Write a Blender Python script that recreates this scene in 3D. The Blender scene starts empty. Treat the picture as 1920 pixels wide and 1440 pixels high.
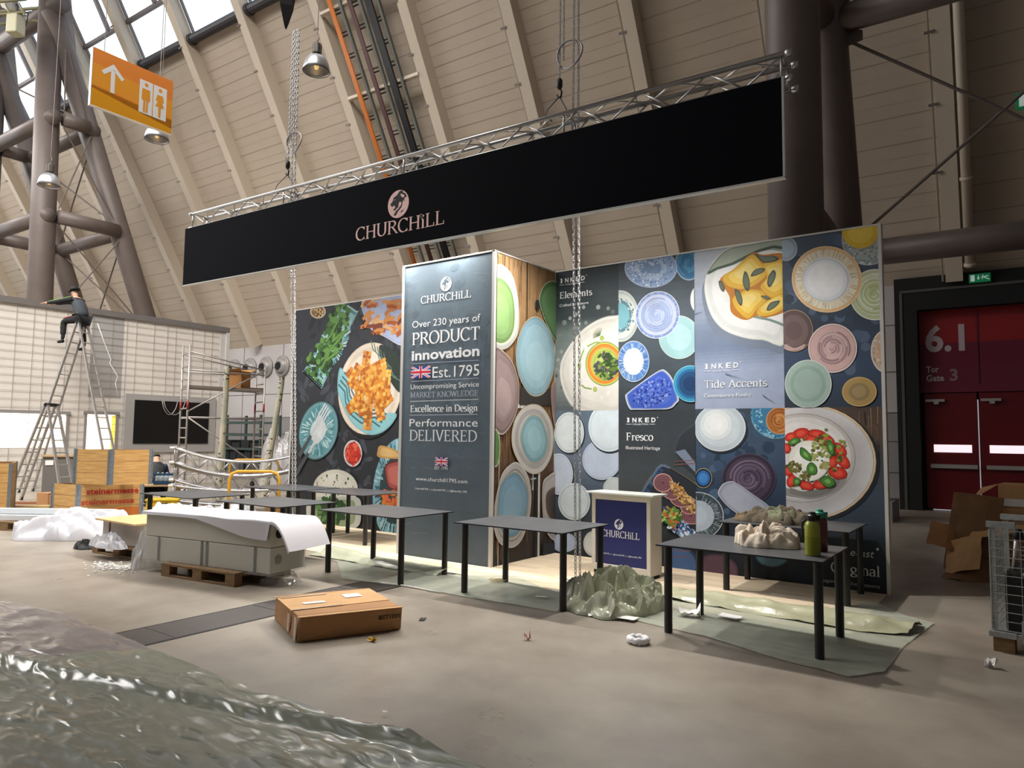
import bpy, bmesh, math, random
from math import sin, cos, pi, radians
from mathutils import Vector, Matrix

SC = bpy.context.scene
COL = SC.collection
random.seed(7)

# ------------------------------------------------------------------ camera
cam_d = bpy.data.cameras.new('camera')
cam_d.sensor_width = 36.0
cam_d.lens = 1333.3 / 1920 * 36.0
cam_d.clip_end = 400
cam = bpy.data.objects.new('camera', cam_d)
COL.objects.link(cam)
yaw, pitch, roll = radians(35.82), radians(4.173), radians(0.668)
fwd = Vector((-sin(yaw) * cos(pitch), cos(yaw) * cos(pitch), sin(pitch)))
r0 = Vector((cos(yaw), sin(yaw), 0))
u0 = r0.cross(fwd)
rgt = cos(roll) * r0 + sin(roll) * u0
upv = -sin(roll) * r0 + cos(roll) * u0
cam.matrix_world = Matrix(((rgt.x, upv.x, -fwd.x, 0), (rgt.y, upv.y, -fwd.y, 0), (rgt.z, upv.z, -fwd.z, 1.637), (0, 0, 0, 1)))
SC.camera = cam

# ------------------------------------------------------------------ view + world
SC.view_settings.view_transform = 'Standard'
SC.view_settings.look = 'None'
SC.view_settings.exposure = 0.0
SC.view_settings.gamma = 1.0
SC.view_settings.use_curve_mapping = False
SC.cycles.max_bounces = 8
SC.cycles.diffuse_bounces = 4
SC.cycles.transparent_max_bounces = 16
SC.cycles.sample_clamp_indirect = 4.0
W = bpy.data.worlds.new('overcast_sky')
SC.world = W
W.use_nodes = True
nt = W.node_tree
bg = nt.nodes['Background']
bg.inputs['Strength'].default_value = 1.55
tc = nt.nodes.new('ShaderNodeTexCoord')
nz = nt.nodes.new('ShaderNodeTexNoise')
nz.inputs['Scale'].default_value = 3.0
nz.inputs['Detail'].default_value = 4
rp = nt.nodes.new('ShaderNodeValToRGB')
rp.color_ramp.elements[0].position = 0.38
rp.color_ramp.elements[0].color = (0.60, 0.76, 1.0, 1)
rp.color_ramp.elements[1].position = 0.58
rp.color_ramp.elements[1].color = (1.0, 1.0, 1.0, 1)
nt.links.new(tc.outputs['Generated'], nz.inputs['Vector'])
nt.links.new(nz.outputs['Fac'], rp.inputs['Fac'])
nt.links.new(rp.outputs['Color'], bg.inputs['Color'])

HALL = radians(1.8)          # the hall's long axis is turned slightly against the stand


def hall(x, y, z=0.0):
    return Vector((x * cos(HALL) - y * sin(HALL), x * sin(HALL) + y * cos(HALL), z))


def area_light(name, loc, target, sx, sy, power, colour, spread=180):
    d = bpy.data.lights.new(name, 'AREA')
    d.shape = 'RECTANGLE'
    d.size, d.size_y, d.energy, d.color = sx, sy, power, colour
    d.spread = radians(spread)
    o = bpy.data.objects.new(name, d)
    o.location = loc
    o.rotation_euler = (Vector(target) - Vector(loc)).to_track_quat('-Z', 'Y').to_euler()
    COL.objects.link(o)
    return o


# unseen area lamps added under the roof to brighten the hall and mesh wall
area_light('added_hall_fill', hall(-38, 0, 20.5), hall(-28, 12, 4), 26, 8, 6000, (1.0, 0.965, 0.915))
area_light('added_hall_fill', hall(-15, -2, 20.5), hall(-24, 8, 1.5), 18, 8, 4600, (1.0, 0.965, 0.92), 95)

# ------------------------------------------------------------------ helpers


def lin(h):
    if isinstance(h, str):
        h = h.lstrip('#')
        v = [int(h[i:i + 2], 16) / 255 for i in (0, 2, 4)]
        return tuple(x / 12.92 if x <= 0.04045 else ((x + 0.055) / 1.055) ** 2.4 for x in v)
    return tuple(h[:3])


def mat(name, col, rough=0.6, metal=0.0, noise=None, bump=None, spec=0.5, alpha=None, emit=None, trans=None, stretch=None, col2=None):
    m = bpy.data.materials.new(name)
    m.use_nodes = True
    t = m.node_tree
    b = t.nodes['Principled BSDF']
    c1 = lin(col)
    b.inputs['Base Color'].default_value = (*c1, 1)
    b.inputs['Roughness'].default_value = rough
    b.inputs['Metallic'].default_value = metal
    b.inputs['Specular IOR Level'].default_value = spec
    if noise or bump:
        tcn = t.nodes.new('ShaderNodeTexCoord')
        mp = t.nodes.new('ShaderNodeMapping')
        if stretch:
            mp.inputs['Scale'].default_value = stretch
        t.links.new(tcn.outputs['Object'], mp.inputs['Vector'])
    if noise:
        n = t.nodes.new('ShaderNodeTexNoise')
        n.inputs['Scale'].default_value = noise[0]
        n.inputs['Detail'].default_value = 6
        n.inputs['Roughness'].default_value = 0.6
        t.links.new(mp.outputs['Vector'], n.inputs['Vector'])
        r = t.nodes.new('ShaderNodeValToRGB')
        k = noise[1]
        c2 = lin(col2) if col2 else tuple(min(1, x * (1 + k)) for x in c1)
        r.color_ramp.elements[0].position = 0.3
        r.color_ramp.elements[1].position = 0.7
        r.color_ramp.elements[0].color = (*(c1 if col2 else tuple(x * (1 - k) for x in c1)), 1)
        r.color_ramp.elements[1].color = (*c2, 1)
        t.links.new(n.outputs['Fac'], r.inputs['Fac'])
        t.links.new(r.outputs['Color'], b.inputs['Base Color'])
    if bump:
        n2 = t.nodes.new('ShaderNodeTexNoise')
        n2.inputs['Scale'].default_value = bump[0]
        n2.inputs['Detail'].default_value = 4
        t.links.new(mp.outputs['Vector'], n2.inputs['Vector'])
        bp = t.nodes.new('ShaderNodeBump')
        bp.inputs['Strength'].default_value = bump[1]
        bp.inputs['Distance'].default_value = bump[2] if len(bump) > 2 else 0.02
        t.links.new(n2.outputs['Fac'], bp.inputs['Height'])
        t.links.new(bp.outputs['Normal'], b.inputs['Normal'])
    if alpha is not None:
        b.inputs['Alpha'].default_value = alpha
    if trans is not None:
        b.inputs['Transmission Weight'].default_value = trans
    if emit:
        b.inputs['Emission Color'].default_value = (*lin(emit[0]), 1)
        b.inputs['Emission Strength'].default_value = emit[1]
    return m


class MB:
    """collects vertices, faces, material slots and face colours for one mesh"""

    def __init__(s):
        s.v, s.f, s.m, s.c, s.M = [], [], [], [], None

    def add(s, vs, fs, mi=0, col=None):
        o = len(s.v)
        if s.M is not None:
            vs = [s.M @ Vector(v) for v in vs]
        s.v += [tuple(v) for v in vs]
        for f in fs:
            s.f.append([i + o for i in f])
            s.m.append(mi)
            s.c.append(col)
        return s

    def box(s, x0, y0, z0, x1, y1, z1, mi=0, col=None):
        v = [(x, y, z) for z in (z0, z1) for y in (y0, y1) for x in (x0, x1)]
        return s.add(v, [(0, 2, 3, 1), (4, 5, 7, 6), (0, 1, 5, 4), (2, 6, 7, 3), (1, 3, 7, 5), (0, 4, 6, 2)], mi, col)

    def beam(s, a, b, w, h, mi=0, up=(0, 0, 1)):
        a, b = Vector(a), Vector(b)
        d = (b - a).normalized()
        u = Vector(up)
        if abs(d.dot(u)) > 0.99:
            u = Vector((1, 0, 0))
        x = d.cross(u).normalized()
        y = x.cross(d).normalized()
        vs = [p + x * i * w / 2 + y * j * h / 2 for p in (a, b) for j in (-1, 1) for i in (-1, 1)]
        return s.add(vs, [(0, 1, 3, 2), (4, 6, 7, 5), (0, 4, 5, 1), (2, 3, 7, 6), (1, 5, 7, 3), (0, 2, 6, 4)], mi)

    def tube(s, pts, r, n=10, mi=0, closed=False, caps=True):
        pts = [Vector(p) for p in pts]
        k = len(pts)
        rs = r if isinstance(r, (list, tuple)) else [r] * k
        vs, fs = [], []
        prev = None
        for i, p in enumerate(pts):
            if closed:
                d = pts[(i + 1) % k] - pts[i - 1]
            else:
                d = pts[min(i + 1, k - 1)] - pts[max(i - 1, 0)]
            d.normalize()
            if prev is None:
                u = Vector((0, 0, 1)) if abs(d.z) < 0.9 else Vector((1, 0, 0))
                x = d.cross(u).normalized()
            else:
                x = prev - d * prev.dot(d)
                x = x.normalized() if x.length > 1e-6 else d.orthogonal().normalized()
            prev = x
            y = d.cross(x)
            for j in range(n):
                a = 2 * pi * j / n
                vs.append(p + (x * cos(a) + y * sin(a)) * rs[i])
        for i in range(k if closed else k - 1):
            a0, b0 = i * n, ((i + 1) % k) * n
            for j in range(n):
                fs.append((a0 + j, a0 + (j + 1) % n, b0 + (j + 1) % n, b0 + j))
        if caps and not closed:
            fs.append(tuple(range(n))[::-1])
            fs.append(tuple(range((k - 1) * n, k * n)))
        return s.add(vs, fs, mi)

    def lathe(s, prof, n=20, mi=0, c=(0, 0, 0), caps=True):
        vs, fs = [], []
        for r, z in prof:
            for j in range(n):
                a = 2 * pi * j / n
                vs.append((c[0] + r * cos(a), c[1] + r * sin(a), c[2] + z))
        for i in range(len(prof) - 1):
            for j in range(n):
                fs.append((i * n + j, i * n + (j + 1) % n, (i + 1) * n + (j + 1) % n, (i + 1) * n + j))
        if caps:
            fs.append(tuple(range(n))[::-1])
            fs.append(tuple(range((len(prof) - 1) * n, len(prof) * n)))
        return s.add(vs, fs, mi)

    def grid(s, fn, nu, nv, mi=0):
        vs = [fn(i / nu, j / nv) for j in range(nv + 1) for i in range(nu + 1)]
        fs = [(j * (nu + 1) + i, j * (nu + 1) + i + 1, (j + 1) * (nu + 1) + i + 1, (j + 1) * (nu + 1) + i) for j in range(nv) for i in range(nu)]
        return s.add(vs, fs, mi)

    def poly(s, pts, mi=0, col=None):
        return s.add(pts, [tuple(range(len(pts)))], mi, col)

    def prism(s, pts, z0, z1, mi=0):
        n = len(pts)
        vs = [(p[0], p[1], z0) for p in pts] + [(p[0], p[1], z1) for p in pts]
        fs = [tuple(range(n))[::-1], tuple(range(n, 2 * n))] + [(i, (i + 1) % n, n + (i + 1) % n, n + i) for i in range(n)]
        return s.add(vs, fs, mi)

    def build(s, name, mats, parent=None, smooth=False, loc=None, rotz=None, bevel=0, sub=0, solid=0):
        me = bpy.data.meshes.new(name)
        me.from_pydata(s.v, [], s.f)
        mats = mats if isinstance(mats, (list, tuple)) else [mats]
        for m in mats:
            me.materials.append(m)
        if len(mats) > 1:
            me.polygons.foreach_set('material_index', s.m)
        if any(c is not None for c in s.c):
            at = me.color_attributes.new('print', 'FLOAT_COLOR', 'CORNER')
            buf = []
            for p, c in zip(me.polygons, s.c):
                buf += list((*(c or (0.5, 0.5, 0.5)), 1.0)) * p.loop_total
            at.data.foreach_set('color', buf)
        if smooth:
            me.polygons.foreach_set('use_smooth', [True] * len(me.polygons))
        me.update()
        o = bpy.data.objects.new(name, me)
        COL.objects.link(o)
        if parent:
            o.parent = parent
        if loc:
            o.location = loc
        if rotz:
            o.rotation_euler.z = rotz
        if solid:
            md = o.modifiers.new('thickness', 'SOLIDIFY')
            md.thickness = solid
        if bevel:
            md = o.modifiers.new('bevel', 'BEVEL')
            md.width = bevel
            md.segments = 2
            md.limit_method = 'ANGLE'
        if sub:
            md = o.modifiers.new('subdivision', 'SUBSURF')
            md.levels = md.render_levels = sub
        return o


def tag(o, label, cat, group=None, kind=None):
    o['label'] = label
    o['category'] = cat
    if group:
        o['group'] = group
    if kind:
        o['kind'] = kind
    return o


def thing(name, label, cat, loc=(0, 0, 0), rotz=0.0, group=None):
    o = bpy.data.objects.new(name, None)
    o.empty_display_size = 0.1
    COL.objects.link(o)
    o.location = loc
    o.rotation_euler.z = rotz
    return tag(o, label, cat, group)


def structure(o, label=None):
    o['kind'] = 'structure'
    if label:
        o['label'] = label
    return o


def copy_tree(o, parent=None):
    c = o.copy()
    COL.objects.link(c)
    c.parent = parent
    for ch in list(o.children):
        copy_tree(ch, c)
    return c


def copy_thing(o, loc, rotz, label, group=None):
    c = copy_tree(o)
    c.location = loc
    c.rotation_euler.z = rotz
    c['label'] = label
    if group:
        c['group'] = group
    return c
# ------------------------------------------------------------------ materials
M = {}
M['dark_steel'] = mat('dark_steel', '#675c57', 0.5, 0.05, noise=(2.0, 0.1))
M['black_metal'] = mat('black_metal', '#101112', 0.45, 0.0)
M['alu'] = mat('aluminium', '#c9c8c6', 0.32, 0.9)
M['alu_dull'] = mat('dull_aluminium', '#b4b0ac', 0.5, 0.6)
M['galv'] = mat('galvanised_steel', '#a9adac', 0.42, 0.7, noise=(30, 0.2))
M['chain'] = mat('chain_steel', '#d6d6d8', 0.45, 0.35)
M['cream'] = mat('cream_roof_paint', '#c4b09a', 0.7, noise=(0.6, 0.05))
M['rib'] = mat('rib_paint', '#cabdab', 0.6)
M['conduit'] = mat('conduit_grey', '#8d857b', 0.5)
M['white'] = mat('white_paint', '#e4e2de', 0.5)
M['wallgrey'] = mat('wall_panel_grey', '#b9b3b1', 0.6, noise=(0.7, 0.06))
M['wallmid'] = mat('wall_panel_mid_grey', '#8b8684', 0.6, noise=(0.7, 0.06))
M['black'] = mat('black_matt', '#060607', 0.75)
M['card'] = mat('cardboard', '#a87c52', 0.85, noise=(5, 0.10))
M['card_light'] = mat('cardboard_light', '#c79d6d', 0.85, noise=(6, 0.10))
M['pallet'] = mat('pallet_wood', '#7d6242', 0.85, noise=(6, 0.3), stretch=(1, 6, 6))
M['foil_white'] = mat('white_film', '#cfcfd5', 0.45, noise=(3, 0.03))

# ------------------------------------------------------------------ floor
fm = mat('polished_concrete', '#7f7469', 0.36, noise=(0.8, 0.2), col2='#a9a092', bump=(26, 0.05, 0.01))
t = fm.node_tree
b = t.nodes['Principled BSDF']
n3 = t.nodes.new('ShaderNodeTexNoise')
n3.inputs['Scale'].default_value = 0.45
n3.inputs['Detail'].default_value = 8
n3.inputs['Roughness'].default_value = 0.65
tcc = t.nodes.new('ShaderNodeTexCoord')
t.links.new(tcc.outputs['Object'], n3.inputs['Vector'])
mr = t.nodes.new('ShaderNodeMapRange')
mr.inputs[1].default_value, mr.inputs[2].default_value = 0.35, 0.65
mr.inputs[3].default_value, mr.inputs[4].default_value = 0.26, 0.46
t.links.new(n3.outputs['Fac'], mr.inputs[0])
t.links.new(mr.outputs[0], b.inputs['Roughness'])
mb = MB()
mb.poly([(-75, -30, 0), (14, -30, 0), (14, 24, 0), (-75, 24, 0)])
structure(mb.build('floor', fm), 'worn grey brown polished concrete hall floor')

# long dark duct cover strip let into the floor, cut into plates
dm = mat('duct_cover_plate', '#47413e', 0.42, noise=(6, 0.2))
dj = mat('duct_joint', '#1d1a19', 0.7)
mb = MB()
y0 = -2.0
while y0 < 8.2:
    mb.box(-6.02, y0, 0, -5.55, y0 + 1.02, 0.004, 0)
    y0 += 1.03
mb.box(-6.05, -2.0, 0, -6.02, 8.2, 0.003, 1)
mb.box(-5.55, -2.0, 0, -5.52, 8.2, 0.003, 1)
structure(mb.build('trim_1', [dm, dj]), 'dark duct cover strip running across the concrete floor')

# ------------------------------------------------------------------ hall wall under the eaves
WY, EZ = 19.6, 5.44
mb = MB()
gx0, gx1, gz = -1.88, 6.0, 5.54
mb.box(-75, WY, 0, gx0, WY + 0.3, 2.3, 1)
mb.box(-75, WY, 2.3, gx0, WY + 0.3, EZ + 0.1, 0)
mb.box(gx1, WY, 0, 9, WY + 0.3, EZ + 0.6, 1)
x = -74.0
while x < gx0 - 0.3:
    mb.box(x, WY - 0.012, 0, x + 0.02, WY, EZ, 2)
    x += 2.72
for z in (0.85, 1.6, 2.3, 3.3, 4.45):
    mb.box(-75, WY - 0.012, z, gx0, WY, z + 0.02, 2)
jm = mat('panel_joint', '#5f5a58', 0.7)
structure(mb.build('wall_back', [M['wallgrey'], M['wallmid'], jm], rotz=HALL), 'low grey panelled hall wall below the sloping roof')

# round ventilation nozzles in that wall
nz_m = mat('nozzle_grey', '#9b9794', 0.45, 0.2)
def vent(px, label):
    r = thing('air_nozzle', label, 'air vent', hall(px, WY - 0.02, 4.5), HALL, 'round air nozzles in the hall wall')
    mb = MB(); mb.M = Matrix.Rotation(pi / 2, 4, 'X')
    mb.lathe([(0.46, 0.0), (0.46, 0.05), (0.40, 0.09), (0.36, 0.05), (0.34, 0.12), (0.26, 0.20), (0.17, 0.24), (0.15, 0.20)], 28)
    mb.build('rim', nz_m, r, smooth=True)
    mb = MB(); mb.M = Matrix.Translation((-0.03, -0.21, -0.02)) @ Matrix.Rotation(pi / 2, 4, 'X')
    mb.lathe([(0.165, 0.0), (0.165, 0.045)], 24)
    mb.build('throat', M['black'], r)
for px, lb in ((-28.43, 'round grey air nozzle in the wall, behind the scaffold end frame'),
               (-27.28, 'round grey air nozzle in the wall beside the scaffold corner post'),
               (-26.15, 'middle round grey air nozzle, standing free between scaffold and hanging chain'),
               (-25.05, 'round grey air nozzle in the wall next to the hanging chain')):
    vent(px, lb)

# ------------------------------------------------------------------ sloping roof
SL = radians(60.5)
ts = Vector((0, -cos(SL), sin(SL)))          # up the slope
tn = Vector((0, -sin(SL), -cos(SL)))         # inside normal
P0 = Vector((0, WY, EZ))
def slope(x, s, off=0.0):
    p = P0 + ts * s + tn * off
    return Vector((x, p.y, p.z))
S_G = (15.62 - EZ) / sin(SL)                 # the gutter under the roof lights
S_T = (21.4 - EZ) / sin(SL)
rm = mat('roof_panel', '#b8aa99', 0.72, noise=(0.5, 0.06))
sm = mat('roof_seam', '#9c8b79', 0.8)
sm2 = mat('roof_seam_fine', '#b3a08b', 0.8)
mb = MB()
mb.add([slope(-75, -0.05), slope(14, -0.05), slope(14, S_G), slope(-75, S_G)], [(0, 1, 2, 3)], 0)
k = 0
s_ = 0.35
while s_ < S_G:
    w = 0.022 if k % 2 == 0 else 0.010
    mb.add([slope(-75, s_, 0.004), slope(14, s_, 0.004), slope(14, s_ + w, 0.004), slope(-75, s_ + w, 0.004)], [(0, 1, 2, 3)], 1 if k % 2 == 0 else 2)
    k += 1
    s_ += 0.30
structure(mb.build('ceiling', [rm, sm, sm2], rotz=HALL), 'sloping cream roof of long panels')

# ribs on the slope, one every 3.25 m
RX = [-0.62 - 3.25 * i for i in range(20)]
for i, x in enumerate(RX):
    mb = MB()
    a, d = 0.17, 0.42
    q = [(-a, 0), (-a, d), (a, d), (a, 0)]
    vs = [slope(x + q_[0], 0.10, q_[1]) for q_ in q] + [slope(x + q_[0], S_T, q_[1]) for q_ in q]
    mb.add(vs, [(0, 1, 5, 4), (1, 2, 6, 5), (2, 3, 7, 6), (0, 3, 2, 1), (4, 5, 6, 7)], 0)
    # conduit clipped to the rib's side
    c0, c1 = slope(x - a - 0.06, 0.1, d - 0.10), slope(x - a - 0.06, S_G + 1, d - 0.10)
    mb.tube([c0, c1], 0.022, 6, 1)
    for j in range(9):
        s = 1.2 + j * 1.45 + (i % 3) * 0.2
        mb.box(x - a - 0.13, slope(x, s, d).y - 0.02, slope(x, s, d).z - 0.03, x - a + 0.06, slope(x, s, d + 0.03).y + 0.02, slope(x, s, d).z + 0.03, 2)
    structure(mb.build('trim_%d' % (i + 2), [M['rib'], M['conduit'], M['dark_steel']], rotz=HALL), 'cream steel rib running up the sloping roof')

# dark gutter tube below the roof lights, in lengths between the ribs
gm = mat('gutter_dark', '#3b3a3d', 0.55, 0.2)
mb = MB()
for i in range(len(RX) - 1):
    x1, x0 = RX[i] - 0.2, RX[i + 1] + 0.2
    mb.tube([slope(x0, S_G, 0.16), slope(x1, S_G, 0.16)], 0.17, 12, 0)
    for xe in (x0 + 0.05, x1 - 0.05):
        mb.tube([slope(xe - 0.06, S_G, 0.16), slope(xe + 0.06, S_G, 0.16)], 0.20, 12, 0)
structure(mb.build('trim_30', gm, rotz=HALL), 'dark gutter tube below the roof lights')

# roof lights: one glazed bay between each pair of ribs
glass = bpy.data.materials.new('roof_glass')
glass.use_nodes = True
t = glass.node_tree
t.nodes.remove(t.nodes['Principled BSDF'])
mx = t.nodes.new('ShaderNodeMixShader')
mx.inputs['Fac'].default_value = 0.06
tr = t.nodes.new('ShaderNodeBsdfTransparent')
tr.inputs['Color'].default_value = (0.93, 0.97, 1, 1)
gl = t.nodes.new('ShaderNodeBsdfGlossy')
gl.inputs['Roughness'].default_value = 0.1
t.links.new(tr.outputs[0], mx.inputs[1])
t.links.new(gl.outputs[0], mx.inputs[2])
t.links.new(mx.outputs[0], t.nodes['Material Output'].inputs['Surface'])
S_M = (16.95 - EZ) / sin(SL)
S_M2 = (18.6 - EZ) / sin(SL)
fm2 = mat('glazing_bar', '#6b6462', 0.5, 0.3)
for i in range(3, len(RX) - 1):
    x1, x0 = RX[i] - 0.17, RX[i + 1] + 0.17
    mb = MB()
    for (sa, sb) in ((S_G + 0.1, S_M), (S_M, S_M2), (S_M2, S_T)):
        mb.add([slope(x0, sa, -0.1), slope(x1, sa, -0.1), slope(x1, sb, -0.1), slope(x0, sb, -0.1)], [(0, 1, 2, 3)])
    w = structure(mb.build('window_%d' % (i - 2), glass, rotz=HALL), 'roof light bay of clear panes between two ribs')
    fr = MB()
    for s in (S_M, S_M2, S_T):
        fr.beam(slope(x0, s), slope(x1, s), 0.12, 0.14)
    xm = x1 - 0.95
    fr.beam(slope(xm, S_M), slope(xm, S_T), 0.12, 0.14)
    fr.beam(slope(x0 + 0.1, S_G), slope(x0 + 0.1, S_T), 0.05, 0.1)
    fr.build('glazing_bar', fm2, w)
# closed bays right of the roof lights
mb = MB()
mb.add([slope(-10.37, S_G), slope(14, S_G), slope(14, S_T), slope(-10.37, S_T)], [(0, 1, 2, 3)])
structure(mb.build('ceiling_closed_bays', rm, rotz=HALL), 'closed upper roof bays')
# unseen flat roof put in against sky light, one strip opened to admit some
mb = MB()
yT = slope(0, S_T).y
dk = mat('roof_deck', '#8a8078', 0.8)
mb.box(-75, -2, 21.4, 14, yT, 21.5)
mb.box(-14, -10, 21.4, 14, -2, 21.5)
mb.box(-75, -30, 21.4, 14, -10, 21.5)
structure(mb.build('ceiling_deck', dk, rotz=HALL), 'unseen flat roof deck over the aisles, with a strip opened for light')
mb = MB()
mb.box(8.5, -30, 0, 8.8, 22, 21.5)  # unseen wall put in to block light and keep this side dark
structure(mb.build('wall_right', M['wallmid'], rotz=HALL), 'unseen side wall put in to keep that side of the hall dark')
mb = MB()
mb.box(-75, -30.3, 0, 14, -30, 19.5)  # unseen wall, its height set to cut light reaching the foreground floor
structure(mb.build('wall_front', M['wallmid'], rotz=HALL), 'unseen hall wall opposite the stand, raised to cut the light')

# ------------------------------------------------------------------ the red gate
gt = thing('door_1', 'red double gate, darkened for shade, with a number panel above and a black surround', 'gate', hall(-1.41, WY, 0), HALL)
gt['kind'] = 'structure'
red = mat('gate_red', '#640a14', 0.4, noise=(3, 0.08))  # shade on the gate is put into its paint: both reds darkened
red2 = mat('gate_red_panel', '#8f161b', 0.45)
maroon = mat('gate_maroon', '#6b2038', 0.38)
off = -0.0
mb = MB()
mb.box(-0.47, -0.25, 0, 0.0, 0.1, 5.54)
mb.box(0.0, -0.25, 4.75, 7.4, 0.1, 5.54)
mb.build('surround', M['black'], gt)
mb = MB()
mb.box(-0.36, -0.27, 0, -0.30, -0.24, 5.22)
mb.box(-0.36, -0.27, 5.18, 7.4, -0.24, 5.24)
mb.build('edge_profile', mat('profile_grey', '#5a5854', 0.5, 0.4), gt)
mb = MB()
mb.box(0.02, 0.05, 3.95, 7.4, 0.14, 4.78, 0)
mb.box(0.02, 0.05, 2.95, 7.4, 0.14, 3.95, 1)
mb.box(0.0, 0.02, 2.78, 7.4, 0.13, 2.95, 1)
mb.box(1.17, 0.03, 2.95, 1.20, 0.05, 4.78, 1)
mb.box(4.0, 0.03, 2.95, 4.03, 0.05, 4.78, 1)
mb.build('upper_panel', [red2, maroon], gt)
daylight = mat('daylight_slot', '#f2e3ea', 0.4, emit=('#f6e9f0', .95))
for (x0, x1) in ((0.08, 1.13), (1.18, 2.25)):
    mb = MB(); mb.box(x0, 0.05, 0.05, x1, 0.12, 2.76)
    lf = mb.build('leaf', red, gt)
    mb = MB(); mb.box(x0 + 0.17, 0.03, 1.37, x1 - 0.12, 0.05, 1.55)
    mb.build('vision_slot', daylight, lf)
    mb = MB(); mb.box(x0 + 0.1, -0.04, 1.0, x1 - 0.02, 0.05, 1.09); mb.box(x0 + 0.78, -0.06, 1.0, x1 - 0.02, -0.03, 1.07)
    mb.build('push_bar', M['alu_dull'], lf)
    mb = MB(); mb.box(x0 + 0.03, -0.02, 2.56, x0 + 0.42, 0.05, 2.62); mb.box(x0 + 0.2, -0.05, 2.5, x0 + 0.3, 0.0, 2.58)
    mb.build('door_closer', M['alu_dull'], lf)
mb = MB()
mb.box(-0.13, -0.0, 4.2, -0.05, 0.05, 4.5); mb.box(-0.13, -0.0, 3.5, -0.05, 0.05, 3.8)
mb.build('hinge', mat('hinge_cream', '#a9a48f', 0.5), gt)
mb = MB()
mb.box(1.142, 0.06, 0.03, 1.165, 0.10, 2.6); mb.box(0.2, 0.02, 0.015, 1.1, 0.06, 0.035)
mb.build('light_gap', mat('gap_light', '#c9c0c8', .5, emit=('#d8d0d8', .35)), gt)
mb = MB(); mb.box(-.05, .15, 0, 7.4, .2, 4.8); mb.build('light_stop_panel', M['black'], gt)  # black backing added behind the gate to stop sky light in the gaps
# ------------------------------------------------------------------ lettering and printed graphics
_tc = {}


def sans(txt, bold=0.0):
    """outlines of a line of sans lettering, normalised to x from 0, baseline 0"""
    k = (txt, bold)
    if k not in _tc:
        cu = bpy.data.curves.new('lettering', 'FONT')
        cu.body = txt
        cu.size = 1.0
        cu.offset = bold
        cu.resolution_u = 3
        o = bpy.data.objects.new('lettering', cu)
        COL.objects.link(o)
        dg = bpy.context.evaluated_depsgraph_get()
        me = o.evaluated_get(dg).to_mesh()
        P = [[(me.vertices[i].co.x, me.vertices[i].co.y) for i in p.vertices] for p in me.polygons]
        o.evaluated_get(dg).to_mesh_clear()
        bpy.data.objects.remove(o)
        bpy.data.curves.remove(cu)
        xs = [q[0] for p in P for q in p]
        x0, x1 = min(xs), max(xs)
        _tc[k] = ([[(x - x0, y) for x, y in p] for p in P], x1 - x0)
    return _tc[k]


def arc(cx, cy, rx, ry, a0, a1, n=14):
    return [(cx + rx * cos(radians(a0 + (a1 - a0) * i / n)), cy + ry * sin(radians(a0 + (a1 - a0) * i / n))) for i in range(n + 1)]


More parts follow.
